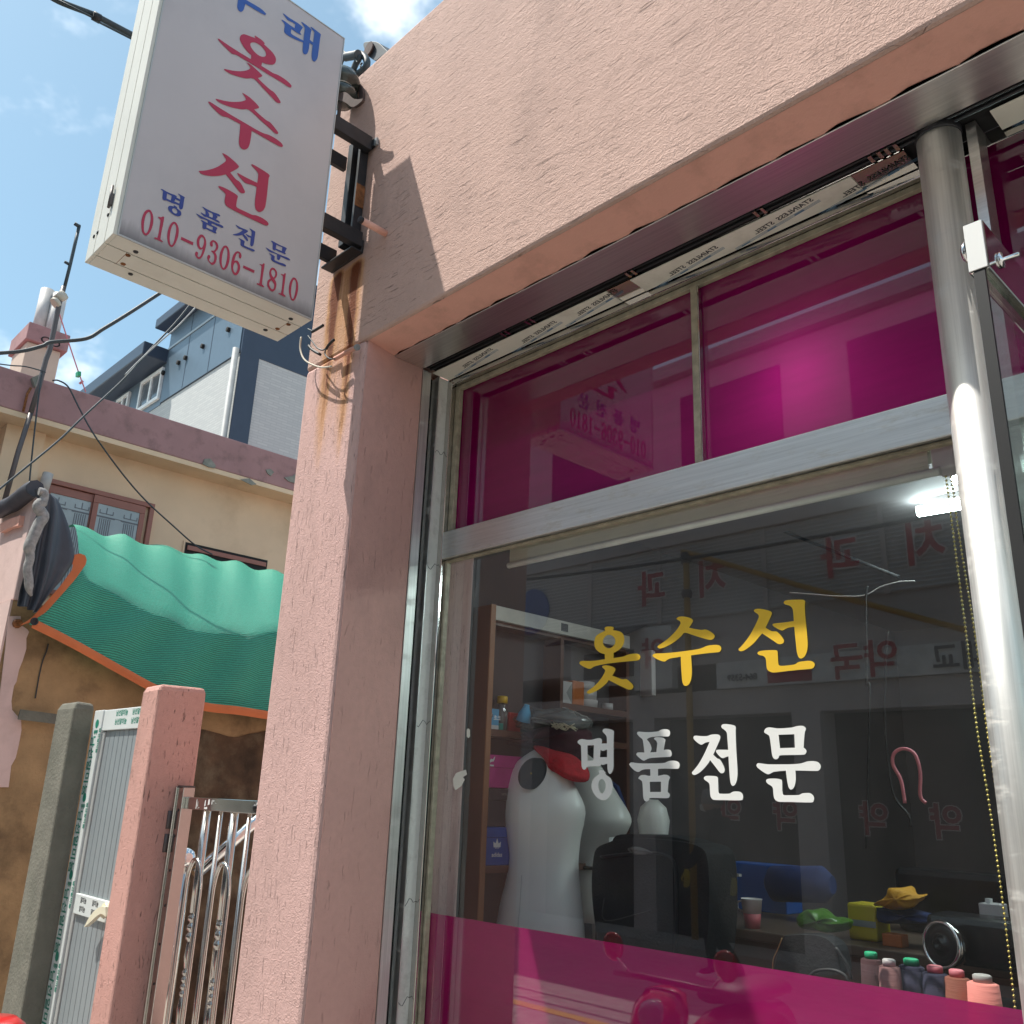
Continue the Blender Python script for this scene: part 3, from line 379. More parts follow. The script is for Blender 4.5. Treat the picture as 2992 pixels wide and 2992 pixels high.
 [[[[-0.5698,3.8315],[-0.5669,3.8329],[-0.5547,3.8332],[-0.5405,3.8319],[-0.5221,3.8265],[-0.5088,3.8204],[-0.5023,3.8158],[-0.5032,3.8114],[-0.5086,3.8054],[-0.5195,3.7948],[-0.4973,3.7877],[-0.4695,3.781],[-0.4551,3.7814],[-0.4395,3.7735],[-0.4255,3.7646],[-0.4193,3.7586],[-0.4205,3.7539],[-0.4255,3.7504],[-0.4346,3.75],[-0.4517,3.7559],[-0.4947,3.7688],[-0.5371,3.7814],[-0.5597,3.7685],[-0.5856,3.757],[-0.6148,3.7478],[-0.6411,3.7438],[-0.6531,3.7463],[-0.6556,3.7495],[-0.6491,3.7528],[-0.6268,3.7609],[-0.6015,3.7729],[-0.5764,3.7895],[-0.561,3.803],[-0.5536,3.8124],[-0.5533,3.8165],[-0.5585,3.8228]]],[[[-0.6783,3.722],[-0.674,3.7255],[-0.6633,3.7254],[-0.6264,3.7231],[-0.584,3.7219],[-0.541,3.7217],[-0.5007,3.7212],[-0.4726,3.7233],[-0.4553,3.7283],[-0.4302,3.7302],[-0.4097,3.7272],[-0.4,3.7233],[-0.396,3.7179],[-0.3976,3.712],[-0.4036,3.7089],[-0.4163,3.7074],[-0.4597,3.7071],[-0.516,3.7073],[-0.5154,3.6812],[-0.516,3.654],[-0.5189,3.6371],[-0.5243,3.6262],[-0.532,3.6193],[-0.5403,3.6174],[-0.5485,3.6209],[-0.5533,3.6311],[-0.5555,3.6468],[-0.5568,3.6744],[-0.5589,3.7074],[-0.5818,3.7062],[-0.6054,3.7053],[-0.6245,3.6987],[-0.6399,3.701],[-0.6627,3.7106],[-0.6754,3.7184]]]],
 [[[[-0.6043,3.56],[-0.6013,3.5623],[-0.5864,3.5624],[-0.569,3.558],[-0.5513,3.5518],[-0.5411,3.5457],[-0.5421,3.5405],[-0.5483,3.5304],[-0.5674,3.5055],[-0.5462,3.492],[-0.5324,3.4898],[-0.523,3.4832],[-0.5148,3.4731],[-0.5087,3.4655],[-0.5078,3.4596],[-0.5114,3.4548],[-0.5186,3.4512],[-0.5272,3.4524],[-0.5383,3.4599],[-0.5644,3.4788],[-0.5813,3.4901],[-0.6,3.4741],[-0.6208,3.4603],[-0.6419,3.4505],[-0.6572,3.4461],[-0.6669,3.4476],[-0.6706,3.4508],[-0.6679,3.4538],[-0.6534,3.463],[-0.6334,3.4797],[-0.6137,3.5004],[-0.5974,3.5237],[-0.5888,3.5388],[-0.5898,3.5456],[-0.5947,3.551]]],[[[-0.5001,3.5774],[-0.4961,3.5803],[-0.4814,3.5809],[-0.4548,3.5794],[-0.4349,3.5767],[-0.4286,3.5719],[-0.4312,3.5618],[-0.4306,3.5375],[-0.4289,3.4915],[-0.4288,3.4636],[-0.4297,3.4445],[-0.4346,3.4289],[-0.4436,3.4177],[-0.4518,3.4142],[-0.4609,3.4175],[-0.4659,3.4286],[-0.4689,3.4508],[-0.4692,3.4784],[-0.4699,3.5031],[-0.4863,3.5022],[-0.5095,3.4964],[-0.5202,3.4995],[-0.5367,3.5085],[-0.5436,3.5156],[-0.5406,3.5182],[-0.5125,3.5178],[-0.4696,3.52],[-0.4702,3.5525],[-0.4743,3.5605],[-0.4848,3.5676],[-0.4979,3.574]]],[[[-0.6005,3.4324],[-0.5975,3.4346],[-0.5881,3.4372],[-0.5686,3.4383],[-0.5434,3.437],[-0.5331,3.4346],[-0.5295,3.4311],[-0.5308,3.4186],[-0.5306,3.3969],[-0.5287,3.3917],[-0.5216,3.3892],[-0.4948,3.3901],[-0.4711,3.391],[-0.458,3.3962],[-0.4375,3.398],[-0.4197,3.3955],[-0.4102,3.3904],[-0.4094,3.3843],[-0.414,3.3788],[-0.424,3.3758],[-0.45,3.3749],[-0.5093,3.3733],[-0.5462,3.3741],[-0.5612,3.3758],[-0.5686,3.3816],[-0.5713,3.389],[-0.572,3.403],[-0.5719,3.4157],[-0.5777,3.4214],[-0.5897,3.4255],[-0.5976,3.4291]]]],],
'blue': [
 [[[[-0.4652,4.2601],[-0.4612,4.2632],[-0.4421,4.2612],[-0.4154,4.2628],[-0.3975,4.2639],[-0.3806,4.2603],[-0.386,4.2449],[-0.3899,4.2301],[-0.3836,4.2255],[-0.3854,4.2216],[-0.3921,4.2204],[-0.41,4.2195],[-0.4252,4.2193],[-0.4248,4.2035],[-0.4208,4.199],[-0.4074,4.1991],[-0.3715,4.2045],[-0.372,4.1954],[-0.3971,4.1881],[-0.4277,4.1828],[-0.4454,4.1832],[-0.451,4.1888],[-0.4521,4.2004],[-0.4518,4.2154],[-0.4561,4.2232],[-0.4678,4.2285],[-0.4649,4.2321],[-0.4541,4.2334],[-0.4295,4.2322],[-0.4127,4.2324],[-0.4128,4.251],[-0.4251,4.2505],[-0.4425,4.2472],[-0.4519,4.2512]]],[[[-0.3912,4.2775],[-0.3858,4.2803],[-0.3675,4.2803],[-0.3486,4.2768],[-0.3453,4.2729],[-0.3468,4.2617],[-0.3471,4.2262],[-0.333,4.224],[-0.3333,4.2113],[-0.3466,4.2128],[-0.3461,4.1894],[-0.3481,4.1681],[-0.3524,4.1563],[-0.3584,4.1495],[-0.3651,4.1484],[-0.3696,4.1575],[-0.3717,4.1807],[-0.3727,4.2198],[-0.373,4.2597],[-0.3786,4.2681]]],[[[-0.3518,4.2838],[-0.3463,4.2868],[-0.3264,4.2858],[-0.3086,4.2838],[-0.3057,4.2796],[-0.3067,4.2585],[-0.3064,4.2057],[-0.3071,4.1726],[-0.3119,4.1543],[-0.3188,4.1444],[-0.3257,4.1444],[-0.3303,4.1536],[-0.3328,4.1742],[-0.333,4.224],[-0.3333,4.2692],[-0.3392,4.2762]]]],
 [[[[-0.6353,4.2052],[-0.6059,4.2079],[-0.6076,4.1981],[-0.6089,4.1778],[-0.6118,4.1612],[-0.6185,4.1508],[-0.6264,4.1487],[-0.633,4.1567],[-0.6357,4.1761]]],[[[-0.692,4.2056],[-0.6729,4.2125],[-0.6239,4.2118],[-0.5538,4.2182],[-0.5274,4.2118],[-0.5305,4.2033],[-0.5513,4.1995],[-0.6337,4.1933],[-0.6778,4.1906]]]],
 [[[[-0.7771,3.3213],[-0.775,3.3238],[-0.7695,3.3246],[-0.7555,3.3232],[-0.7429,3.3237],[-0.7339,3.3254],[-0.7275,3.325],[-0.7245,3.3233],[-0.7254,3.3195],[-0.719,3.3191],[-0.7129,3.3192],[-0.7145,3.3282],[-0.7174,3.3313],[-0.7228,3.3347],[-0.7222,3.3363],[-0.7145,3.3356],[-0.7026,3.3348],[-0.6994,3.333],[-0.7009,3.3272],[-0.7004,3.3128],[-0.7001,3.2997],[-0.7012,3.2912],[-0.7056,3.2855],[-0.7097,3.2859],[-0.7122,3.2905],[-0.713,3.2973],[-0.72,3.2961],[-0.7252,3.2959],[-0.7284,3.2941],[-0.7382,3.2934],[-0.7542,3.2929],[-0.7583,3.2902],[-0.7633,3.2894],[-0.7666,3.2935],[-0.768,3.3045],[-0.7688,3.3171],[-0.7721,3.3198]],[[-0.7558,3.3178],[-0.7403,3.3179],[-0.7409,3.2998],[-0.7547,3.3]],[[-0.7278,3.3123],[-0.7225,3.3119],[-0.7126,3.3121],[-0.7133,3.3034],[-0.7292,3.3029]]],[[[-0.7303,3.2875],[-0.7282,3.289],[-0.7199,3.2876],[-0.7174,3.2864],[-0.7181,3.2834],[-0.7107,3.2808],[-0.7051,3.2786],[-0.7023,3.2735],[-0.7021,3.267],[-0.7053,3.2614],[-0.7117,3.2573],[-0.7207,3.2558],[-0.7314,3.2578],[-0.7402,3.2623],[-0.7448,3.2682],[-0.7451,3.2733],[-0.7422,3.2788],[-0.7364,3.2822],[-0.7275,3.2842]],[[-0.7298,3.277],[-0.7244,3.2793],[-0.7183,3.2773],[-0.7153,3.2731],[-0.7155,3.267],[-0.7195,3.2627],[-0.7252,3.2625],[-0.7304,3.2662],[-0.7321,3.2712]]]],
 [[[[-0.6405,3.3311],[-0.6388,3.3324],[-0.6277,3.331],[-0.6056,3.3308],[-0.5911,3.3331],[-0.5812,3.3331],[-0.5781,3.3306],[-0.5796,3.3268],[-0.5851,3.3262],[-0.5925,3.3256],[-0.5864,3.3221],[-0.5867,3.3199],[-0.5909,3.3103],[-0.5815,3.3098],[-0.5762,3.3072],[-0.5763,3.3042],[-0.5806,3.3033],[-0.6015,3.3033],[-0.6199,3.3029],[-0.628,3.3006],[-0.6357,3.3032],[-0.6423,3.307],[-0.6408,3.3091],[-0.6261,3.3083],[-0.6279,3.3201],[-0.6303,3.3242],[-0.6357,3.3274]],[[-0.6218,3.3241],[-0.6068,3.3261],[-0.6015,3.3195],[-0.603,3.3092],[-0.6153,3.3091],[-0.613,3.314],[-0.6161,3.3184]]],[[[-0.6557,3.2961],[-0.6535,3.2976],[-0.6371,3.2964],[-0.6128,3.2966],[-0.5884,3.2974],[-0.5762,3.2991],[-0.5649,3.2983],[-0.5619,3.2951],[-0.5639,3.2917],[-0.57,3.2908],[-0.5873,3.2899],[-0.602,3.2896],[-0.6016,3.2824],[-0.5924,3.2832],[-0.5845,3.2833],[-0.5805,3.2814],[-0.5827,3.2755],[-0.5849,3.2656],[-0.5809,3.263],[-0.5824,3.2606],[-0.5878,3.2597],[-0.6073,3.2594],[-0.6165,3.2597],[-0.6208,3.2564],[-0.6263,3.2562],[-0.6293,3.2606],[-0.6306,3.2772],[-0.6383,3.2804],[-0.6362,3.2825],[-0.6292,3.2839],[-0.615,3.2827],[-0.6157,3.2911],[-0.6241,3.2906],[-0.6336,3.289],[-0.6394,3.2878],[-0.6484,3.2917]],[[-0.6172,3.2769],[-0.5959,3.2773],[-0.5961,3.2659],[-0.617,3.2657]]]],
 [[[[-0.5223,3.3245],[-0.5204,3.3259],[-0.508,3.3245],[-0.4951,3.325],[-0.4849,3.3261],[-0.4776,3.3251],[-0.4773,3.3225],[-0.4821,3.3152],[-0.4897,3.3062],[-0.4843,3.303],[-0.4781,3.3001],[-0.4742,3.2952],[-0.472,3.2908],[-0.4737,3.2874],[-0.4769,3.2869],[-0.484,3.2915],[-0.4949,3.3003],[-0.5048,3.2929],[-0.5155,3.287],[-0.5235,3.2847],[-0.5269,3.2866],[-0.5211,3.2906],[-0.5108,3.299],[-0.5008,3.3103],[-0.4955,3.3186],[-0.502,3.3186],[-0.5095,3.3171],[-0.5177,3.3207]]],[[[-0.4739,3.3356],[-0.4721,3.3369],[-0.4602,3.3362],[-0.4514,3.3345],[-0.4515,3.3289],[-0.4512,3.3138],[-0.4512,3.2945],[-0.4522,3.2829],[-0.4558,3.2754],[-0.4602,3.2745],[-0.4628,3.279],[-0.4638,3.2908],[-0.4641,3.3044],[-0.4689,3.3041],[-0.4739,3.3029],[-0.4809,3.3062],[-0.4842,3.3093],[-0.4827,3.3103],[-0.4723,3.3099],[-0.4635,3.3109],[-0.4641,3.3265],[-0.4674,3.3311]]],[[[-0.5067,3.2816],[-0.5047,3.2827],[-0.4944,3.2828],[-0.4853,3.282],[-0.4834,3.2795],[-0.4842,3.2696],[-0.483,3.2654],[-0.4739,3.2652],[-0.4636,3.2656],[-0.4534,3.2673],[-0.446,3.2661],[-0.4444,3.2635],[-0.4465,3.26],[-0.4535,3.259],[-0.4729,3.2582],[-0.4898,3.2586],[-0.4952,3.2607],[-0.4968,3.2646],[-0.497,3.2754],[-0.5002,3.2785]]]],
 [[[[-0.3919,3.3294],[-0.3882,3.332],[-0.3779,3.3315],[-0.3613,3.3301],[-0.3464,3.3312],[-0.3354,3.3318],[-0.3303,3.3301],[-0.3333,3.3215],[-0.3356,3.3119],[-0.3317,3.3082],[-0.3334,3.3057],[-0.3388,3.3047],[-0.358,3.3043],[-0.3702,3.3038],[-0.3746,3.3012],[-0.3794,3.3011],[-0.3824,3.3055],[-0.3842,3.3227],[-0.3881,3.3264]],[[-0.3709,3.3249],[-0.3478,3.3263],[-0.3472,3.3111],[-0.3707,3.3099]]],[[[-0.4071,3.2948],[-0.405,3.2962],[-0.388,3.2943],[-0.3635,3.2939],[-0.339,3.2954],[-0.3254,3.2972],[-0.3155,3.2957],[-0.3126,3.2929],[-0.3155,3.2901],[-0.323,3.2892],[-0.3498,3.2887],[-0.3502,3.2809],[-0.3527,3.274],[-0.3565,3.2715],[-0.3607,3.2729],[-0.3636,3.2896],[-0.3764,3.2889],[-0.3883,3.2865],[-0.3981,3.2893]]],[[[-0.3934,3.2794],[-0.3909,3.2806],[-0.3794,3.2805],[-0.3711,3.279],[-0.3708,3.2721],[-0.3708,3.2666],[-0.3678,3.2646],[-0.3488,3.2648],[-0.3381,3.2672],[-0.3284,3.2663],[-0.3253,3.2636],[-0.3276,3.26],[-0.3343,3.2585],[-0.3587,3.2572],[-0.375,3.2576],[-0.3814,3.26],[-0.3835,3.2659],[-0.3835,3.2729],[-0.3877,3.2771]]]],],
'digit': [
 [[[[-0.8018,3.2335],[-0.7938,3.2337],[-0.7861,3.2232],[-0.7815,3.2057],[-0.7808,3.1862],[-0.784,3.1647],[-0.7895,3.1498],[-0.7952,3.1441],[-0.8034,3.1457],[-0.8094,3.1546],[-0.8139,3.1719],[-0.8157,3.1891],[-0.8138,3.2099],[-0.8096,3.2244]],[[-0.7996,3.2267],[-0.795,3.2246],[-0.7913,3.2143],[-0.7895,3.1984],[-0.7897,3.1754],[-0.7923,3.1589],[-0.7961,3.1509],[-0.8005,3.1524],[-0.804,3.1619],[-0.8064,3.1789],[-0.8071,3.1967],[-0.8053,3.2144]]]],
 [[[[-0.77,3.2233],[-0.7683,3.2253],[-0.7606,3.2279],[-0.756,3.2331],[-0.7517,3.2335],[-0.7508,3.2173],[-0.7515,3.1877],[-0.7511,3.1558],[-0.7486,3.1525],[-0.7424,3.1495],[-0.7429,3.1462],[-0.7691,3.1466],[-0.7695,3.1509],[-0.7647,3.1522],[-0.7608,3.1531],[-0.7598,3.1635],[-0.7596,3.188],[-0.7606,3.2152],[-0.7646,3.2193]]]],
 [[[[-0.7203,3.2326],[-0.7119,3.2324],[-0.704,3.2217],[-0.7002,3.2065],[-0.6999,3.1865],[-0.7038,3.1629],[-0.7087,3.1497],[-0.7134,3.1447],[-0.7203,3.1454],[-0.7272,3.1542],[-0.7323,3.1715],[-0.7336,3.1908],[-0.7308,3.2123],[-0.7261,3.2257]],[[-0.7179,3.2266],[-0.713,3.2232],[-0.7097,3.214],[-0.7083,3.1961],[-0.709,3.1741],[-0.7113,3.1576],[-0.7144,3.1499],[-0.7187,3.1523],[-0.7227,3.1625],[-0.7248,3.1784],[-0.725,3.2014],[-0.7222,3.2184]]]],
 [[[[-0.6898,3.1932],[-0.6497,3.1933],[-0.6498,3.1824],[-0.6903,3.1829]]]],
 [[[[-0.6299,3.2326],[-0.6213,3.233],[-0.6134,3.2243],[-0.609,3.2108],[-0.6088,3.1935],[-0.6109,3.1736],[-0.6155,3.1557],[-0.6225,3.1452],[-0.6303,3.1453],[-0.637,3.1513],[-0.6389,3.1597],[-0.6364,3.1664],[-0.6314,3.1665],[-0.6293,3.1621],[-0.6303,3.1546],[-0.6276,3.1505],[-0.623,3.1535],[-0.6194,3.1631],[-0.6174,3.1782],[-0.6172,3.1862],[-0.6234,3.1796],[-0.6307,3.181],[-0.6371,3.1903],[-0.6401,3.2029],[-0.6389,3.2161],[-0.6353,3.2258]],[[-0.6266,3.2255],[-0.6206,3.2239],[-0.6171,3.2146],[-0.6171,3.2004],[-0.6198,3.1896],[-0.6229,3.1864],[-0.6278,3.1903],[-0.6309,3.2013],[-0.6313,3.2137]]]],
 [[[[-0.5877,3.233],[-0.5788,3.2324],[-0.5713,3.2266],[-0.5682,3.2154],[-0.5703,3.2048],[-0.576,3.1932],[-0.5698,3.186],[-0.5674,3.1745],[-0.5693,3.1578],[-0.5752,3.1478],[-0.5821,3.1453],[-0.5933,3.1524],[-0.5982,3.161],[-0.5981,3.1697],[-0.5952,3.1747],[-0.5899,3.1737],[-0.589,3.1671],[-0.5915,3.1596],[-0.5884,3.1532],[-0.5823,3.1515],[-0.5767,3.1581],[-0.5754,3.169],[-0.578,3.1819],[-0.5825,3.1876],[-0.5887,3.1901],[-0.5886,3.1944],[-0.5822,3.1957],[-0.5769,3.2047],[-0.5761,3.2162],[-0.5806,3.2251],[-0.5861,3.2271],[-0.5898,3.2221],[-0.5875,3.2168],[-0.5872,3.2098],[-0.5905,3.2071],[-0.5953,3.2098],[-0.5973,3.2183],[-0.5936,3.2281]]]],
 [[[[-0.546,3.2338],[-0.5384,3.2336],[-0.531,3.2236],[-0.5268,3.208],[-0.5251,3.188],[-0.5278,3.1644],[-0.5339,3.1501],[-0.5399,3.1452],[-0.5478,3.1485],[-0.5548,3.1609],[-0.559,3.1779],[-0.5597,3.1966],[-0.5568,3.2156],[-0.5519,3.2284]],[[-0.5443,3.2274],[-0.5393,3.2243],[-0.5358,3.2132],[-0.5341,3.1932],[-0.5349,3.1722],[-0.5373,3.1583],[-0.5408,3.1515],[-0.5452,3.1545],[-0.5488,3.1654],[-0.5509,3.1834],[-0.5507,3.2042],[-0.5478,3.2208]]]],
 [[[[-0.5035,3.2332],[-0.4945,3.2345],[-0.4883,3.2286],[-0.4868,3.2212],[-0.4879,3.2143],[-0.491,3.2119],[-0.4951,3.2147],[-0.4964,3.2206],[-0.4957,3.2266],[-0.4998,3.2286],[-0.5043,3.2223],[-0.5071,3.2097],[-0.5087,3.1944],[-0.5032,3.1987],[-0.4957,3.1991],[-0.4883,3.1899],[-0.4854,3.1784],[-0.4868,3.1633],[-0.4919,3.1505],[-0.4972,3.1456],[-0.5048,3.146],[-0.5123,3.1559],[-0.517,3.1712],[-0.5179,3.19],[-0.5155,3.2104],[-0.5101,3.2259]],[[-0.5045,3.1916],[-0.4989,3.1895],[-0.4948,3.1803],[-0.4943,3.1677],[-0.4973,3.1567],[-0.5005,3.1528],[-0.5057,3.1575],[-0.5089,3.1671],[-0.5089,3.1799]]]],
 [[[[-0.4762,3.1933],[-0.4349,3.1936],[-0.4354,3.1832],[-0.4757,3.1833]]]],
 [[[[-0.4221,3.2231],[-0.42,3.2252],[-0.4116,3.2272],[-0.4077,3.234],[-0.403,3.2343],[-0.4028,3.2179],[-0.4034,3.1898],[-0.4029,3.1591],[-0.4002,3.1547],[-0.3939,3.1511],[-0.3953,3.1472],[-0.4213,3.1474],[-0.4211,3.152],[-0.4165,3.1525],[-0.4123,3.154],[-0.4117,3.1696],[-0.4119,3.194],[-0.4125,3.2199],[-0.4164,3.2221]]]],
 [[[[-0.3724,3.2342],[-0.3651,3.2343],[-0.357,3.2282],[-0.3536,3.2183],[-0.3549,3.2061],[-0.3608,3.1951],[-0.354,3.1867],[-0.3511,3.1766],[-0.3529,3.1593],[-0.3588,3.1493],[-0.364,3.1456],[-0.3732,3.1484],[-0.3814,3.1561],[-0.3848,3.1659],[-0.3837,3.1795],[-0.3754,3.1899],[-0.3799,3.1993],[-0.3825,3.2095],[-0.3812,3.2217],[-0.3775,3.2301]],[[-0.3715,3.2272],[-0.3649,3.2262],[-0.3606,3.2183],[-0.3609,3.2082],[-0.3646,3.1991],[-0.3718,3.2047],[-0.3758,3.2144],[-0.3749,3.2222]],[[-0.3717,3.1859],[-0.3628,3.1794],[-0.3585,3.1715],[-0.3594,3.1596],[-0.3642,3.1534],[-0.3712,3.1575],[-0.3771,3.1662],[-0.3768,3.1761]]]],
 [[[[-0.3412,3.2233],[-0.3387,3.2256],[-0.3307,3.2271],[-0.3267,3.2347],[-0.3222,3.2344],[-0.3221,3.2182],[-0.3222,3.1866],[-0.3219,3.1587],[-0.319,3.1551],[-0.312,3.1516],[-0.3139,3.1472],[-0.3396,3.1482],[-0.3395,3.152],[-0.3349,3.152],[-0.3306,3.1539],[-0.3299,3.1699],[-0.3306,3.1943],[-0.3316,3.2187],[-0.3358,3.2217]]]],
 [[[[-0.2901,3.2345],[-0.2815,3.233],[-0.2733,3.2209],[-0.27,3.2039],[-0.2701,3.1821],[-0.2741,3.1604],[-0.2794,3.1494],[-0.284,3.146],[-0.2919,3.1491],[-0.2993,3.1623],[-0.3035,3.1786],[-0.3041,3.1999],[-0.3006,3.2182],[-0.2954,3.2299]],[[-0.2884,3.2276],[-0.2833,3.2246],[-0.2795,3.2129],[-0.2781,3.1919],[-0.2797,3.1712],[-0.282,3.1569],[-0.2851,3.1522],[-0.2898,3.1567],[-0.2936,3.1698],[-0.2954,3.1873],[-0.2951,3.2074],[-0.2919,3.2223]]]],],
}

# ------------------------------------------------------------------ ground
structure(MB().box(-60, 60, -6.3, -0.02, -.3, 0), 'road', 'asphalt')
structure(MB().box(-60, 60, -7.0, -6.3, -.3, .12), 'pavement', 'paving')
structure(MB().box(-60, 60, -0.02, 60, -.3, -.006), 'ground', 'paving')
structure(MB().box(-60, 60, -60, -7.0, -.3, -.006), 'ground', 'paving')
structure(MB().box(-40, 40, -3.3, -3.18, 0, .004), 'road_line', 'line')
# ------------------------------------------------------------------ the shop building
shop = thing('shop_building', 'pink rendered one storey tailor shop with stainless framed shop window', 'shop', (-.5, 2, 0))
fm = MB().box(-2.86, 2.6, 0, .384, 3.104, 4.44); fm.build('fascia_wall', 'fascia', shop, bevel=.012)
MB().box(-2.862, -2.466, .001, .2615, -.02, 3.1035).box(-2.862, -2.515, .262, .62, -.02, 3.1035).build('pillar', ['pillar'], shop, bevel=.014)
MB().box(-2.465, -2.4625, .012, .262, 0, 3.101).build('pillar_reveal', 'reveal', shop)
MB().box(-2.86, -2.62, .621, 6.0, 0, 4.40).box(-2.61, 2.6, 5.8, 6.0, 0, 4.40).box(2.5, 2.6, .4, 5.79, 0, 4.40).build('side_wall', 'pillar', shop)
MB().box(-2.61, 2.49, .385, 5.79, 3.3, 3.5).build('roof', 'roofsheet', shop)
# soffit strip, rusty crack, stainless lintel
MB().add([(-2.462, .012, 3.1025), (2.5, .012, 3.1025), (2.5, .126, 3.086), (-2.462, .126, 3.086), (-2.462, .126, 3.103), (2.5, .126, 3.103)], [(0, 1, 2, 3), (3, 2, 5, 4)]).build('soffit', 'smooth', shop, fix=False)
cr = MB(); random.seed(3); xs = -2.44
while xs < 2.4:
    L = random.uniform(.04, .16); w = random.uniform(.002, .008)
    cr.prism([(xs, .124, 3.0845), (xs + L * .3, .124 - w, 3.0845), (xs + L * .6, .124 - w * random.random(), 3.0845), (xs + L, .124, 3.0845)], (0, .003, .0), 0); xs += L + random.uniform(0, .05)
cr.build('rust_crack', 'crackrust', shop, fix=False, kind='stuff')
MB().box(-2.462, 2.5, .127, .262, 3.082, 3.1).build('lintel_trim', 'steel', shop, bevel=.002)
sl_ = MB().box(-2.462, 2.5, .264, .389, 3.096, 3.1035); sl_.build('shutter_slot', 'slot', shop)
MB().tube([(-2.45, .276, 3.089), (2.5, .276, 3.089)], .0035, 6).tube([(-2.45, .291, 3.086), (2.5, .291, 3.086)], .0045, 6).build('shutter_guide', 'black', shop)
for i, x in enumerate((-2.05, -1.93, -1.50, -1.06, -.74, -.70)):
    MB().box(x, x + .009, .268, .296, 3.081, 3.094).box(x + .022, x + .031, .268, .296, 3.081, 3.094).build('guide_clip', 'mirror', shop)
bar1 = MB().box(-2.43, -.665, .302, .386, 3.079, 3.094).build('shutter_bar', 'mirror', shop)
for a, b in ((-2.453, -1.60), (-1.505, -.80), (-.47, .6)):
    MB().box(a, b, .3035, .3845, 3.077, 3.079).build('protective_strip', 'paper', bar1)
for gx, ph in ((-2.40, 0), (-2.10, 1), (-1.83, 0), (-1.47, 1), (-1.17, 0), (-.92, 1), (-.44, 1)):
    # rows of printed words run slanted across the strip and read upside down from the street
    d = Vector((-.988, .155, 0)); u = Vector((-.155, -.988, 0))
    text_mb('STAINLESS  STEEL.', .023, (gx + .26, .325 + .012 * ph, 3.0763), d, u, .0006, .15, space=1.05).build('lettering', 'ink', bar1, fix=False)
    ln = MB()
    for q in range(3): ln.bar((gx + .27, .333 + .004 * q + .012 * ph, 3.0766), (gx - .01, .377 + .004 * q + .012 * ph - .002, 3.0766), .0012, .0004)
    for q in range(3): ln.bar((gx + .22 - q * .09, .345 + q * .0141 + .012 * ph, 3.0764), (gx + .19 - q * .09, .3497 + q * .0141 + .012 * ph, 3.0764), .006, .0004)
    ln.build('printed_rule', 'inkb', bar1)
# jamb: stainless guide channel, dark slot, white plaster strip
MB().box(-2.470, -2.458, .2635, .283, 0, 3.080).box(-2.470, -2.461, .2835, .3035, 0, 3.080).build('shutter_channel', 'steelv', shop)
MB().box(-2.512, -2.500, .304, .341, 0, 3.080).box(-2.512, -2.46, .3905, .62, 0, .29).build('channel_slot', 'slot', shop)
MB().box(-2.484, -2.460, .3415, .3455, 0, 3.080).build('channel_lip', 'steelv', shop)
pj = MB().box(-2.512, -2.4635, .346, .3895, 0, 3.079); pj.build('plaster_strip', 'plaster', shop)
for z0 in (2.77, 2.33, 1.78, 1.22, .93):
    pts = [(-2.463, .346 + .0435 * t, z0 + .010 * math.sin(t * 7 + z0 * 9) + .012 * t) for t in (0, .2, .4, .6, .8, 1)]
    MB().tube(pts, .0009, 4).build('plaster_crack', 'seam', shop)
# window frame
frame = MB().box(-2.466, -2.440, .390, .4235, .30, 3.096).box(-2.4395, .10, .390, .4235, 3.0555, 3.096).build('window_frame', 'mirror', shop, bevel=.0025)
for bx_ in ((-2.4395, -2.414, .410, .4280, 2.466, 3.055), (-2.4135, -.6, .410, .4280, 3.037, 3.055), (-2.4395, -2.428, .408, .4280, .30, 2.363), (-2.4275, -.6, .408, .4280, 2.354, 2.3635)):
    MB().box(*bx_).build('glazing_bead', 'bead', frame, bevel=.002)
MB().box(-2.4395, -.55, .3905, .4280, 2.3645, 2.4655).build('transom_rail', 'steeld', frame, bevel=.003)
MB().box(-1.358, -1.332, .408, .4280, 2.467, 3.0365).build('mullion', 'mirror', frame, bevel=.002)
MB().box(-1.3562, -1.3340, .4045, .4078, 2.467, 3.0365).build('mullion_cap', 'bead', frame)
for a, b in ((-2.4395, -1.3455), (-1.3445, -.42)):
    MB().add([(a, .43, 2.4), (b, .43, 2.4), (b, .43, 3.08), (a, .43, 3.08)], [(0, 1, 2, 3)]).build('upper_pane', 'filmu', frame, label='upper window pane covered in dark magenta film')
MB().add([(-2.44, .43, .30), (-.50, .43, .30), (-.50, .43, 2.40), (-2.44, .43, 2.40)], [(0, 1, 2, 3)]).build('glass_pane', 'glass', frame, label='large clear lower window pane')
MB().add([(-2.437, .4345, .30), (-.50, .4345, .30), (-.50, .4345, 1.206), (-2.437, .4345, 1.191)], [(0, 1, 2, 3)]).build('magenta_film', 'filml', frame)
for grp, mat in (('yellow', 'yellow'), ('white', 'white')):
    for polys in GLYPHS[grp]:
        mb = MB()
        for i, p in enumerate(polys):
            L3 = [[(q[0], .4275 - .0004 * i, q[1]) for q in smooth_loop(c)] for c in p]
            mb.prism(L3[0], (0, 0, 0), 0, L3[1:])
        mb.build('letter', mat, frame, fix=False)
for res in ([(-2.353,0.427,1.608),(-2.339,0.427,1.626),(-2.311,0.427,1.633),(-2.291,0.427,1.637),(-2.284,0.427,1.622),(-2.303,0.427,1.613),(-2.294,0.427,1.606),(-2.308,0.427,1.586),(-2.338,0.427,1.572),(-2.349,0.427,1.585)], [(-2.297,0.427,1.764),(-2.290,0.427,1.769),(-2.281,0.427,1.764),(-2.278,0.427,1.743),(-2.286,0.427,1.737),(-2.295,0.427,1.742)]):
    MB().prism(res, (0, 0, 0)).build('sticker_residue', 'paper', frame, fix=False)
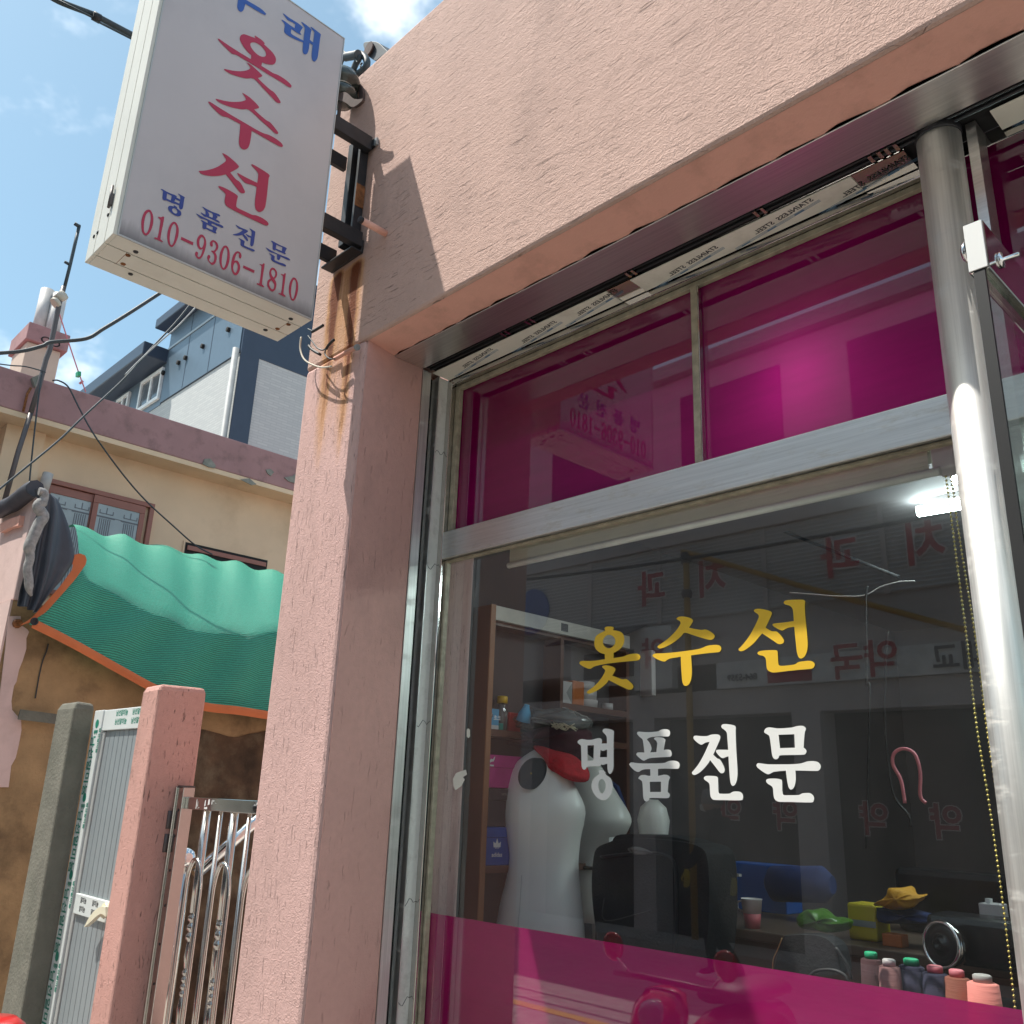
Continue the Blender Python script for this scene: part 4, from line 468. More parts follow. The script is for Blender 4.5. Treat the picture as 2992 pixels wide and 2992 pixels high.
# round column, right jamb, opened glass door
colm = MB().lathe((-.587, .312, 0), [(.0485, 0), (.0485, 3.095)], n=40).build('steel_column', 'steelv', shop)
MB().lathe((-.587, .312, 3.070), [(.0505, 0), (.0515, .006), (.0515, .018), (.050, .024)], n=40).build('column_collar', 'black', colm)
MB().box(-.530, -.508, .325, .389, 0, 3.09).build('door_channel', 'steel', shop)
MB().box(-.4225, -.330, .390, .4280, 0, 3.094).build('door_jamb', 'steelv', shop, bevel=.003)
MB().add([(-.5, .432, 0), (2.5, .432, 0), (2.5, .432, 2.40), (-.5, .432, 2.40)], [(0, 1, 2, 3)]).build('side_pane', 'glass', shop)
MB().box(-.53, 2.5, .3902, .4275, 2.3645, 2.4655).build('side_transom', 'steeld', shop, bevel=.003)
MB().add([(-.415, .43, 2.4), (2.5, .43, 2.4), (2.5, .43, 3.08), (-.415, .43, 3.08)], [(0, 1, 2, 3)]).build('side_upper_pane', 'filmu', shop)
door = MB().box(-.3525, -.3255, -.400, .36, 2.269, 2.347).build('glass_door', 'mirror', shop, bevel=.003, label='opened glass door seen edge on with mirror steel top rail')
MB().box(-.351, -.327, -.4025, -.4005, 2.271, 2.345).build('rail_end_reflection', 'white', door)  # steel rail end coloured white, sky reflection put into its colour
MB().box(-.3455, -.3325, -.394, .36, .05, 2.268).build('door_pane', 'dglass', door)
MB().box(-.3465, -.3315, -.401, -.3945, .05, 2.268).build('edge_seal', 'rubber', door)
MB().lathe((-.353, -.385, 2.312), [(.017, 0), (.016, .004), (.010, .008), (0, .0095)], (-1, 0, 0), 16).build('lock_cylinder', 'chrome', door)
MB().lathe((-.3252, -.345, 2.306), [(.012, 0), (.012, .003), (.003, .004), (.003, .024), (0, .026)], (1, 0, 0), 12).build('lock_pin', 'chrome', door)
# room behind the glass
MB().box(-2.61, -2.60, .63, 5.79, .15, 3.29).add([(-2.609, 4.6, .15), (2.49, 4.6, .15), (2.49, 4.6, 2.9), (-2.609, 4.6, 2.9)], [(0, 1, 2, 3)]).add([(2.48, .47, .15), (2.48, 4.6, .15), (2.48, 4.6, 2.9), (2.48, .47, 2.9)], [(0, 1, 2, 3)]).build('room_wall', 'roomwall', shop, fix=False)
MB().add([(-2.6, .63, 2.75), (2.48, .63, 2.75), (2.48, 4.6, 2.75), (-2.6, 4.6, 2.75)], [(0, 1, 2, 3)]).build('room_ceiling', 'roomceil', shop, fix=False)
MB().box(-2.6, 2.48, .463, 4.6, .10, .15).build('room_floor', 'roomfloor', shop)
# small things on the wall
pn = MB().tube([(-2.398, .01, 3.512), (-2.398, -.105, 3.512)], .0125, 10).build('pipe_stub', 'smooth'); tag(pn, 'short pink painted pipe stub poking out of the wall beside the sign bracket', 'pipe stub')
MB().lathe((-2.398, -.1055, 3.512), [(.0126, 0), (.0126, -.012), (.009, -.012)], (0, 1, 0), 10).build('stub_cap', 'black', pn)
# ------------------------------------------------------------------ projecting sign
sg = thing('projecting_sign', 'white double sided light box sign with crimson and blue Korean lettering', 'sign', (-2.64, -.5, 3.12))
X0, X1, Y0, Y1, Z0, Z1 = -2.728, -2.5035, -.875, -.203, 3.106, 4.340
MB().box(X0 + .004, X1, Y0 + .002, Y1 - .002, Z0 + .02, Z1).build('cabinet', 'signcab', sg)
for (a, b) in ((X0, -2.662), (-2.657, -2.5745), (-2.5695, X1 + .002)):
    MB().box(a, b, Y0, Y1, Z0, Z0 + .018).build('bottom_strip', 'signcab', sg, bevel=.0012)
    MB().box(a, b, Y0 - .012, Y0 - .0005, Z0, Z1).build('end_strip', 'signcab', sg, bevel=.0012)
MB().box(X0 + .004, X1, Y0 + .001, Y1, Z0 + .0185, Z0 + .0195).build('seam_shadow', 'seam', sg)
face = MB().box(X1 + .0005, -2.500, Y0 + .004, Y1 - .004, Z0 + .006, Z1 - .004).build('sign_face', 'signface', sg)
MB().box(X1 + .0002, -2.4975, Y0 - .001, Y0 + .0038, Z0, Z1).box(X1 + .0002, -2.4975, Y1 - .0038, Y1, Z0, Z1).box(X1 + .0002, -2.4975, Y0 + .004, Y1 - .004, Z1 - .0038, Z1).box(X1 + .0002, -2.4975, Y0 + .004, Y1 - .004, Z0, Z0 + .0055).build('face_trim', 'aluw', sg)
grime_face(face.data.materials[0], Z0)
for grp, mat in (('red', 'red'), ('digit', 'red'), ('blue', 'blue')):
    for gi, polys in enumerate(GLYPHS[grp]):
        mb = MB()
        for i, p in enumerate(polys):
            L3 = [[(-2.4985 + .0003 * i, q[0], min(q[1], Z1 - .006)) for q in smooth_loop(c)] for c in p]
            mb.prism(L3[0], (0, 0, 0), 0, L3[1:])
        mb.build('numeral' if grp == 'digit' else 'letter', 'blue2' if (grp == 'blue' and gi < 2) else mat, face, fix=False)
for x, y, m in ((-2.546, Y0 + .075, 'black'), (-2.683, Y0 + .115, 'black'), (-2.583, Y0 + .066, 'rusty'), (-2.643, Y0 + .075, 'rusty'), (-2.546, Y1 - .055, 'black'), (-2.683, Y1 - .075, 'black'), (-2.586, Y1 - .04, 'rusty'), (-2.643, Y1 - .05, 'rusty')):
    MB().lathe((x, y, Z0 + .0005), [(.0085, 0), (.007, .003), (0, .0045)], (0, 0, -1), 12).build('bolt', m, sg)
for x, z, m in ((-2.683, Z0 + .075, 'black'), (-2.654, Z0 + .075, 'black'), (-2.583, Z0 + .105, 'black')):
    MB().lathe((x, Y0 - .0115, z), [(.0075, 0), (.006, .003), (0, .004)], (0, -1, 0), 10).build('bolt', m, sg)
for ya in (Y0 + .058, Y1 - .048): MB().box(-2.6575, -2.574, ya, ya + .0015, Z0 - .0003, Z0 + .01).build('strip_joint', 'rusty', sg)
MB().box(-2.575, -2.561, Y0 - .020, Y0 - .0125, 3.235, 3.275).tube([(-2.568, Y0 - .020, 3.225), (-2.568, Y0 - .020, 3.305)], .0045, 8).build('latch', 'mast', sg)
# black angle bracket between sign and wall
bk = MB().box(-2.742, -2.535, -.012, -.002, 3.49, 3.545).box(-2.742, -2.535, -.055, -.0125, 3.49, 3.498)
bk.build('wall_plate', 'black', sg, bevel=.002)
for z in (3.512, 3.95):
    MB().box(-2.563, -2.531, -.203, -.013, z, z + .062).build('bracket_arm', 'black', sg, bevel=.002)
    MB().box(-2.725, -2.705, -.203, -.013, z, z + .062).build('bracket_arm', 'black', sg, bevel=.002)
MB().box(-2.580, -2.566, -.042, -.003, 3.546, 4.02).build('bracket_upright', 'black', sg, bevel=.002)
MB().box(-2.650, -2.618, -.045, -.003, 3.546, 4.02).build('bracket_upright', 'black', sg, bevel=.002)
MB().box(-2.655, -2.52, -.014, -.002, 3.965, 4.00).build('wall_plate', 'black', sg, bevel=.002)
MB().box(-2.519, -2.505, -.012, -.002, 3.967, 3.998).build('plate_tip', 'alu', sg)
MB().box(-2.5655, -2.5640, -.043, -.0035, 3.70, 3.80).build('rust_patch', 'rusty', sg)
MB().tube([(-2.635, -.05, 3.60), (-2.61, -.055, 3.60)], .006, 8).build('bracket_bolt', 'chrome', sg)
# ------------------------------------------------------------------ roof edge service entry
wh = thing('weatherhead', 'grey hooded cable entry cap peeping over the roof edge behind the sign', 'cable cap', (-2.47, .1, 4.44))
hp = spline([(-2.869,0.100,4.787),(-2.862,0.100,4.796),(-2.831,0.100,4.779),(-2.786,0.100,4.749),(-2.741,0.100,4.709),(-2.689,0.100,4.642),(-2.662,0.100,4.609)], 3)
lo = spline([(-2.864,0.100,4.772),(-2.847,0.100,4.736),(-2.833,0.100,4.708),(-2.794,0.100,4.661),(-2.752,0.100,4.619),(-2.720,0.100,4.614),(-2.669,0.100,4.608)], 3)
ring = hp + lo[::-1]
MB().prism(ring, (.02, .12, 0)).build('hood', 'capgrey', wh, bevel=.012)
MB().tube([(-2.50, .16, 4.30), (-2.50, .16, 4.47)], .03, 12).build('conduit', 'capgrey', wh)
MB().lathe((-2.799,0.085,4.707), [(.034, 0), (.030, -.012), (0, -.012)], (0, -1, 0), 14).build('hood_mouth', 'darkrust', wh)
ca = MB().tube(spline([(-2.941,0.020,4.707),(-2.875,0.020,4.665),(-2.813,0.020,4.631),(-2.761,0.020,4.604),(-2.715,0.020,4.559),(-2.689,0.020,4.513),(-2.696,0.020,4.484),(-2.743,0.020,4.486),(-2.792,0.020,4.499),(-2.824,0.020,4.500)], 5), .0155, 10).tube(spline([(-2.774,0.000,4.590),(-2.723,0.000,4.544),(-2.744,0.000,4.524),(-2.760,0.000,4.501),(-2.773,0.000,4.484),(-2.777,0.000,4.461)], 5), .0135, 10)
cw = tag(ca.build('cable_bundle', 'cable'), 'thick taped service cables looping over the roof edge beside the sign', 'cable bundle')
MB().tube(spline([(-2.822,-0.010,4.607),(-2.787,-0.010,4.588),(-2.747,-0.010,4.565),(-2.714,-0.010,4.549)], 4), .0185, 10).build('tape_wrap', 'capgrey', cw)
for lw_ in ([(-2.846,-0.010,4.656),(-2.807,-0.010,4.611),(-2.822,-0.010,4.604),(-2.840,-0.010,4.590),(-2.845,-0.010,4.570)], [(-2.745,-0.010,4.552),(-2.725,-0.010,4.521),(-2.715,-0.010,4.506)], [(-2.676,-0.010,4.477),(-2.687,-0.010,4.473),(-2.683,-0.010,4.458)]): MB().tube(spline(lw_, 4), .004, 6).build('loose_wire', 'cable', cw)
ins = thing('insulator', 'dark glazed spool insulator in a steel strap bracket under the roof edge', 'insulator', (-2.72, -.03, 4.3))
ic = Vector((-2.714,-0.070,4.339))
MB().lathe(ic + Vector((0, 0, -.085)), [(.020, 0), (.055, .006), (.072, .03), (.066, .052), (.045, .06), (.045, .075), (.066, .082), (.074, .105), (.064, .135), (.04, .15), (0, .152)], (0, 0, 1), 28).build('spool', 'ceramic', ins)
MB().tube([ic + Vector((.046 * math.cos(a), .046 * math.sin(a), -.018)) for a in [i * math.pi / 10 for i in range(21)]], .006, 6).build('tie_wire', 'wirewhite', ins)
st_ = MB().prism([(-2.682,-0.100,4.260),(-2.651,-0.100,4.250),(-2.621,-0.100,4.227),(-2.594,-0.100,4.194),(-2.555,-0.100,4.154),(-2.519,-0.100,4.130),(-2.492,-0.100,4.117),(-2.498,-0.100,4.108),(-2.526,-0.100,4.108),(-2.552,-0.100,4.114),(-2.577,-0.100,4.131),(-2.608,-0.100,4.166),(-2.643,-0.100,4.199),(-2.678,-0.100,4.227)], (0, .012, 0)).prism([(-2.717,-0.012,4.414),(-2.681,-0.012,4.376),(-2.656,-0.012,4.339),(-2.639,-0.012,4.298),(-2.638,-0.012,4.265),(-2.674,-0.012,4.258),(-2.669,-0.012,4.295),(-2.680,-0.012,4.343)], (0, .010, 0))
st_.build('strap', 'darkrust', ins)
MB().tube([ic + Vector((0, 0, -.16)), ic + Vector((0, 0, .02))], .008, 8).build('pin', 'mast', ins)
# loose wire tails below the sign and the corrugated conduit
lw = MB()
for pts in ([(-2.777,-0.060,3.236),(-2.743,-0.060,3.215),(-2.717,-0.060,3.208),(-2.698,-0.060,3.210)], [(-2.770,-0.060,3.204),(-2.733,-0.060,3.166),(-2.692,-0.060,3.125),(-2.654,-0.060,3.102),(-2.630,-0.060,3.100),(-2.613,-0.060,3.108)], [(-2.630,-0.060,3.097),(-2.631,-0.060,3.077),(-2.598,-0.060,3.048),(-2.559,-0.060,3.033)]):
    lw.tube(spline(pts, 5), .0028, 6)
lwo = tag(lw.build('wire_tails', 'cable'), 'loose black wire ends with connectors dangling below the sign corner', 'wire')
for pts in ([(-2.744,-0.060,3.211),(-2.717,-0.060,3.210),(-2.674,-0.060,3.210),(-2.667,-0.060,3.210)], [(-2.627,-0.060,3.096),(-2.613,-0.060,3.108),(-2.587,-0.060,3.117),(-2.580,-0.060,3.116)], [(-2.756,-0.060,3.157),(-2.727,-0.060,3.129),(-2.664,-0.060,3.087)]):
    MB().tube(spline(pts, 3), 0.0055, 8).build('connector', 'rubber', lwo)
MB().tube(spline([(-2.840,-0.050,3.228),(-2.836,-0.050,3.176),(-2.788,-0.050,3.110),(-2.675,-0.050,3.043),(-2.594,-0.050,3.019)], 6), .0035, 6).build('pale_wire', 'wirewhite', lwo)
cc = [Vector(p) for p in spline([(-2.626,-0.020,3.072),(-2.580,-0.020,3.072),(-2.526,-0.020,3.073),(-2.486,-0.020,3.069)], 12)]
cdn = MB().tube([p for p in cc for _ in (0, 1)], [(.0085 if i % 2 else .0070) for i in range(2 * len(cc))], 10)
cdo = tag(cdn.build('conduit', 'smooth'), 'pink painted corrugated conduit stub at the window corner', 'conduit')
MB().lathe(cc[-1], [(.011, -.004), (.0115, .006), (.008, .007), (0, .002)], (cc[-1] - cc[-2]), 14).build('conduit_mouth', 'cablelt', cdo)
# ------------------------------------------------------------------ left neighbour: wall with net and sheet
nw = thing('neighbour_wall', 'old pink and bare brown cement boundary wall beside the aluminium door', 'wall', (-6.5, .5, 0))
MB().box(-6.6, -6.15, .002, 4.2, 0, 2.62).build('cement_core', 'cement', nw)
MB().box(-12.0, -6.15, -.0, .06, 2.625, 3.34).box(-12, -6.605, 0, .25, 0, 2.62).build('front_wall', 'pinkwall', nw, bevel=.01)
MB().box(-6.604, -6.15, -.012, .001, 0, 2.625).build('front_return', 'pinkwall', nw)
pl_ = [(x_, y_, z_) for (x_, y_, z_) in [(-6.135,-0.008,2.519),(-6.135,0.059,2.530),(-6.135,0.071,2.476),(-6.135,0.112,2.455),(-6.135,0.125,2.440),(-6.135,0.117,2.400),(-6.135,0.129,2.335),(-6.135,0.122,2.262),(-6.135,0.111,2.201),(-6.135,0.111,2.130),(-6.135,0.101,2.102),(-6.135,0.104,2.012),(-6.135,0.118,1.960),(-6.135,0.180,1.902),(-6.135,0.193,1.844),(-6.135,0.194,1.760),(-6.135,0.191,1.682),(-6.135,0.175,1.635),(-6.135,0.184,1.511),(-6.135,0.107,1.509),(-6.135,0.064,1.778),(-6.135,0.034,2.037),(-6.135,0.013,2.302)]]
MB().prism([(-6.149, p[1], p[2]) for p in pl_], (.010, 0, 0)).build('paint_layer', 'pinkwall', nw, fix=True)
MB().tube(spline([(-6.144, p[1], p[2]) for p in [(-6.150,0.251,2.384),(-6.150,0.249,2.336),(-6.150,0.238,2.278),(-6.150,0.234,2.189),(-6.150,0.235,2.123),(-6.150,0.237,2.042)]], 3), .0042, 5).build('wall_crack', 'seam', nw)
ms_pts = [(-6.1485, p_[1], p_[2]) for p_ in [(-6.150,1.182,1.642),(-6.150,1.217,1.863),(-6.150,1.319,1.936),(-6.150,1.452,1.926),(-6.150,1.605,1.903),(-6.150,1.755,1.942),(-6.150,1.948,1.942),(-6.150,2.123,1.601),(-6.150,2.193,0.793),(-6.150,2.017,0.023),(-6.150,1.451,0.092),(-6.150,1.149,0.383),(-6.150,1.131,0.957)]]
MB().prism(smooth_loop(ms_pts, 4, 100), (.004, 0, 0)).build('mould_and_shade', 'darkcem', nw)  # dark patch: wall stains plus painted-in shade behind the gate
cop = MB()
cop.prism([(-6.716,-0.030,3.223),(-6.539,-0.030,3.220),(-6.276,-0.030,3.198),(-6.267,-0.030,3.127),(-6.473,-0.030,3.148),(-6.669,-0.030,3.154)], (0, .03, 0)).build('moulding', 'smooth', nw)
MB().bar((-6.100,0.150,1.935), (-6.100,0.376,1.925), .012, .06).build('iron_strap', 'conc', nw)
MB().lathe((-6.130,0.046,2.480), [(.03, 0), (.028, .02), (.012, .022), (0, .01)], (1, 0, 0), 10).build('anchor', 'rusty', nw)
# black tarpaulin thrown over the wall corner
L_ = resample([(-6.000,-0.050,3.308),(-6.000,-0.021,3.251),(-6.000,-0.004,3.172),(-6.000,-0.031,3.049),(-6.000,-0.030,2.935),(-6.000,-0.024,2.850),(-6.000,-0.015,2.745),(-6.000,-0.021,2.644),(-6.000,-0.017,2.573)], 22)
M1 = resample([(-5.930,-0.035,3.291),(-5.930,0.006,3.272),(-5.930,0.011,3.185),(-5.930,0.014,3.081),(-5.930,0.015,2.966),(-5.930,0.020,2.854),(-5.930,0.026,2.715),(-5.930,0.028,2.621),(-5.930,0.026,2.550)], 22)
M2 = resample([(-5.930,-0.009,3.292),(-5.930,0.047,3.277),(-5.930,0.076,3.178),(-5.930,0.086,3.064),(-5.930,0.096,2.950),(-5.930,0.106,2.838),(-5.930,0.105,2.730),(-5.930,0.090,2.616),(-5.930,0.069,2.535)], 22)
R_ = resample([(-6.020,0.028,3.310),(-6.020,0.094,3.300),(-6.020,0.157,3.199),(-6.020,0.205,3.114),(-6.020,0.272,2.951),(-6.020,0.267,2.894),(-6.020,0.222,2.777),(-6.020,0.158,2.656),(-6.020,0.106,2.546)], 22)
rows = []
for i in range(22):
    ctrl = spline([L_[i], M1[i], M2[i], R_[i]], 6)
    rows.append([p + Vector((.035 * math.sin(j * 1.15 + i * .10) * (i / 22.0) ** .6, 0, 0)) for j, p in enumerate(ctrl)])
tp = MB().loft(rows, close=False, caps=False).build('black_sheet', 'vinyl', fix=True); tag(tp, 'black plastic sheet hanging over the pink wall corner', 'plastic sheet')
es = spline([(-5.900,-0.047,3.275),(-5.900,-0.015,3.272),(-5.900,-0.011,3.226),(-5.900,-0.034,3.179),(-5.900,-0.013,3.150),(-5.900,0.008,3.120),(-5.900,-0.012,3.058),(-5.900,-0.027,2.974),(-5.900,-0.036,2.916),(-5.900,-0.019,2.852),(-5.900,-0.022,2.785),(-5.900,-0.002,2.716),(-5.900,0.012,2.658),(-5.900,0.031,2.621)], 4)
MB().tube(es, [.034 if 8 < i < 34 else .026 for i in range(len(es) - 6)] + [.024, .02, .016, .012, .009, .006], 8).build('felt_edge', 'felt', tp)
MB().tube(spline([(-6.814,-0.040,3.329),(-6.632,-0.040,3.324),(-6.452,-0.040,3.312),(-6.293,-0.040,3.321),(-6.139,-0.040,3.330),(-6.016,-0.040,3.323)], 4), .055, 8).build('top_fold', 'vinyl', tp)
# green net draped over the wall top
T_ = [(-7.300,0.567,3.447),(-7.300,0.735,3.467),(-7.300,0.852,3.454),(-7.300,1.019,3.484),(-7.300,1.167,3.468),(-7.300,1.334,3.462),(-7.300,1.451,3.476),(-7.300,1.602,3.457),(-7.300,1.808,3.461),(-7.300,1.992,3.473),(-7.300,2.166,3.454),(-7.300,2.322,3.459),(-7.300,2.493,3.462),(-7.300,2.713,3.452),(-7.300,3.240,3.456)]
F_ = [(-6.100,0.336,2.902),(-6.100,0.400,2.836),(-6.100,0.549,2.778),(-6.100,0.717,2.715),(-6.100,0.858,2.678),(-6.100,0.986,2.658),(-6.100,1.121,2.610),(-6.100,1.312,2.607),(-6.100,1.476,2.626),(-6.100,1.629,2.661),(-6.100,1.812,2.694),(-6.100,2.056,2.716),(-6.100,2.489,2.733)]
B_ = [(-6.030,0.081,2.471),(-6.030,0.231,2.421),(-6.030,0.385,2.363),(-6.030,0.609,2.273),(-6.030,0.856,2.175),(-6.030,1.010,2.127),(-6.030,1.225,2.082),(-6.030,1.319,2.075),(-6.030,1.517,2.076),(-6.030,1.774,2.062),(-6.030,2.097,2.021),(-6.030,2.523,1.980)]
nU = 60; Tr, Fr, Br = resample(T_, nU), resample(F_, nU), resample(B_, nU)
net = MB(); grid = []
for i in range(nU):
    t, f, b = Tr[i], Fr[i], Br[i]; row = []
    for j in range(13):
        q = j / 12; p = t.lerp(f, q); p = p + Vector((.0, 0, .13 * math.sin(q * math.pi) + .018 * math.sin(i * .82) * (1 - q)))
        row.append(p)
    for j in range(1, 15):
        q = j / 14; p = f.lerp(b, q); fold = .028 * math.sin(i * .55 + q * 2.2) * math.sin(q * math.pi) * (1.0 if i < 40 else .5)
        p = p + Vector((.015 * math.sin(q * math.pi * .75) + fold, 0, .02 * math.sin(i * .4) * (1 - q))); row.append(p)
    grid.append(row)
nn_ = len(grid[0]); net.loft(grid, close=False, caps=False)
no = net.build('shade_net', 'net', fix=True); tag(no, 'green woven shade net with orange hem draped over the brown wall', 'shade net')
uvl = no.data.uv_layers.new(name='UVMap')
for lp in no.data.loops:
    co = no.data.vertices[lp.vertex_index].co
    uvl.data[lp.index].uv = (co.y, (co.z - .55 * co.x))
h1 = MB(); h2 = MB()
edge_l = resample([(-6.040,0.282,2.953),(-6.040,0.317,2.910),(-6.040,0.316,2.869),(-6.040,0.265,2.753),(-6.040,0.200,2.638),(-6.040,0.136,2.526),(-6.040,0.079,2.472)], 18)
h1.loft([[p + Vector((.02, 0, 0)), p + Vector((.028, .0, 0)) + (Vector((0, .075, .05)) if 0 < k < 17 else Vector((0, .06, .03)))] for k, p in enumerate([q + Vector((.01, -.05, -.02)) for q in edge_l])], close=False, caps=False).build('hem', 'orange', no, fix=True)
bl = resample([Vector(p) + Vector((.075, 0, 0)) for p in B_], 40)
h2.loft([[p + Vector((0, 0, .028)), p + Vector((.012, 0, 0)), p + Vector((0, 0, -.03))] for p in bl], close=False, caps=False).build('hem', 'orange', no, fix=True)
MB().lathe((-5.930,0.083,2.477), [(.014, 0), (.024, .002), (.024, .006), (.014, .006), (.014, 0)], (1, 0, 0), 14).build('eyelet', 'black', no)
# concrete post, aluminium door, pink gate post
cp = MB().loft([[Vector(p) for p in r] for r in ([(-4.975, 0, 0), (-4.69, 0, 0), (-4.69, .10, 0), (-4.975, .10, 0)], [(-4.975, 0, 1.9), (-4.735, 0, 1.9), (-4.735, .10, 1.9), (-4.975, .10, 1.9)], [(-4.955, .012, 1.935), (-4.745, .012, 1.935), (-4.745, .095, 1.93), (-4.955, .095, 1.93)])], sm=False)
tag(cp.build('concrete_post', 'conc', bevel=.012), 'weathered grey concrete post left of the aluminium door', 'post')
ad = thing('aluminium_door', 'narrow grey aluminium door still wearing green printed film', 'door', (-4.3, .11, 0))
stile = MB().box(-4.712, -4.60, .095, .145, .02, 1.895).build('stile', 'tape', ad, bevel=.004)
MB().box(-4.598, -4.566, .105, .140, .02, 1.79).build('inner_stile', 'aluw', ad, bevel=.003)
top = MB().box(-4.598, -3.95, .100, .145, 1.795, 1.893).build('top_rail', 'tape', ad, bevel=.003)
mid = MB().box(-4.565, -3.95, .098, .140, .985, 1.07).build('middle_rail', 'tape', ad, bevel=.003)
x = -4.565
for i in range(11):
    MB().box(x, x + .0515, .112, .125, .05, .984).build('slat', 'alu', ad, bevel=.003); MB().box(x, x + .0515, .112, .125, 1.071, 1.794).build('slat', 'alu', ad, bevel=.003); x += .0545
MB().box(-4.565, -3.95, .126, .130, .05, 1.794).build('door_back', 'slot', ad)
hd = spline([(-4.115,0.060,1.058),(-4.171,0.060,1.053),(-4.229,0.060,1.030),(-4.275,0.060,0.997),(-4.308,0.060,0.960)], 5); hd2 = spline([(-4.099,0.060,1.023),(-4.150,0.060,1.028),(-4.193,0.060,1.014),(-4.241,0.060,0.990),(-4.307,0.060,0.959)], 5)
MB().prism(hd + hd2[::-1], (0, .02, 0)).build('handle', 'cream', ad)
MB().lathe((-4.170,0.075,1.038), [(.03, 0), (.03, .02)], (0, 1, 0), 14).build('handle_base', 'cream', ad)
# printed film: brand mark as green disc, leaf squiggle and sideways block letters
def film_print(z, x0, w, par, flip):
    mb = MB(); s = w / .11
    mb.lathe((x0 - .028 * s, .0944, z), [(.021 * s, 0), (.021 * s, .0003)], (0, -1, 0), 16)
    for q in range(5): mb.box(x0 - .05 * s + q * .010 * s, x0 - .044 * s + q * .010 * s, .0940, .0944, z - .045 - .006 * (q % 2), z - .030)
    mb.build('printed_mark', 'green', par)
    text_mb('\ub0a8\uc120\uc54c\ubbf8\ub284', .026 * s, (x0 + .018 * s - .004, .0943, z - .02), (0, 0, -1), (1, 0, 0), .0006).build('lettering', 'green', par, fix=False)
    t = text_mb('\ub0a8\uc120\uc54c\ubbf8\ub284', .062 * s, (x0 - .068 * s, .0943, z - .055), (0, 0, -1), (1, 0, 0), .0012)
    t.build('lettering', 'green', par, fix=False)
zz = 1.83; k = 0
while zz > .30:
    film_print(zz, -4.628, .11, stile, k % 2); zz -= .345; k += 1
for i in range(3):
    for j in range(2):
        text_mb('\ub0a8\uc120\uc54c\ubbf8\ub284', .030, (-4.33 - .0 + i * .19 - .12, .0995, 1.822 + j * .040), (1, 0, 0), (0, 0, 1), .0009).build('lettering', 'green', top, fix=False)
        text_mb('\uc54c\ubbf8\ub284', .026, (-4.50 + i * .14, .0975, 1.003 + j * .036), (1, 0, 0), (0, 0, 1), .0006).build('lettering', 'ink', mid, fix=False)
gp = MB().loft([[Vector(p) for p in r] for r in ([(-3.955, 0, 0), (-3.760, 0, 0), (-3.760, .215, 0), (-3.955, .215, 0)], [(-3.937, 0, 1.93), (-3.772, 0, 1.935), (-3.772, .213, 1.94), (-3.937, .213, 1.93)], [(-3.927, .01, 1.957), (-3.780, .012, 1.960), (-3.780, .203, 1.963), (-3.927, .205, 1.955)])], sm=False)
tag(gp.build('gate_post', 'postst', bevel=.010), 'pink rendered gate post between aluminium door and steel gate', 'gate post')
# ------------------------------------------------------------------ stainless gate
gt = thing('steel_gate', 'stainless steel gate with turned balusters and oval hoops', 'gate', (-3.4, .16, 0))
MB().box(-3.765, -3.752, .128, .176, 0, 1.552).build('hinge_post', 'gatem', gt, bevel=.002)
MB().box(-3.751, -3.700, .135, .185, 0, 1.548).build('gate_stile', 'gatem', gt, bevel=.002)
MB().box(-3.752, -3.705, .133, .187, 1.5485, 1.556).build('stile_cap', 'mast', gt)
for z in (1.46, 1.36, 1.23, 1.10, .96, .82, .66, .5): MB().lathe((-3.7195, .1345, z), [(.006, 0), (.004, .002), (0, .0025)], (0, -1, 0), 8).build('rivet', 'black', gt)
for z in (1.42, 1.33, .62): MB().tube([(-3.768, .122, z - .035), (-3.768, .122, z + .035)], .009, 10).build('hinge', 'mast', gt)
rail = MB().box(-3.6995, -2.90, .150, .185, 1.465, 1.512).build('top_rail', 'gatem', gt, bevel=.002)
random.seed(5); sk = MB()
for a, b, z0, z1 in ((-3.60, -3.593, 1.468, 1.507), (-3.588, -3.568, 1.470, 1.476), (-3.588, -3.583, 1.476, 1.50), (-3.528, -3.50, 1.470, 1.479), (-3.528, -3.518, 1.479, 1.505), (-3.50, -3.485, 1.485, 1.508), (-3.47, -3.463, 1.488, 1.506), (-3.43, -3.440, 1.492, 1.496), (-3.46, -3.448, 1.50, 1.506)):
    sk.prism([(a, .1494, z0), (b, .1494, z0 + random.uniform(0, .004)), (b - .002, .1494, z1), (a + .001, .1494, z1 - random.uniform(0, .006))], (0, 0, 0))
sk.build('label_residue', 'white', rail, fix=False)
MB().lathe((-3.118, .149, 1.489), [(.018, 0), (.018, .003), (.009, .004), (.009, .012), (0, .014)], (0, -1, 0), 14).build('lock', 'black', gt)
thick = [-3.535, -3.31, -3.085]; thin = [-3.42, -3.195, -2.97]
def prof(z0, z1):
    P = [(.0165, z0), (.0165, .60)]
    z = .60
    for q in range(3): P += [(.011, z + .002), (.0175, z + .008), (.0175, z + .022), (.011, z + .028)]; z += .030
    P += [(.012, .70), (.016, .76), (.010, .80)]; z = .80
    for q in range(4): P += [(.009, z + .002), (.0145, z + .008), (.0145, z + .016), (.009, z + .022)]; z += .024
    P += [(.010, .90), (.0155, .94), (.011, .99)]; z = .99
    for q in range(3): P += [(.011, z + .002), (.0185, z + .009), (.0185, z + .024), (.011, z + .031)]; z += .033
    return P + [(.0165, 1.095), (.0165, z1)]
for x in thick: MB().lathe((x, .168, 0), prof(.05, 1.465), n=14).build('baluster', 'gatem', gt)
for x in thin: MB().tube([(x, .168, .05), (x, .168, 1.465)], .0095, 10).build('rod', 'gatem', gt)
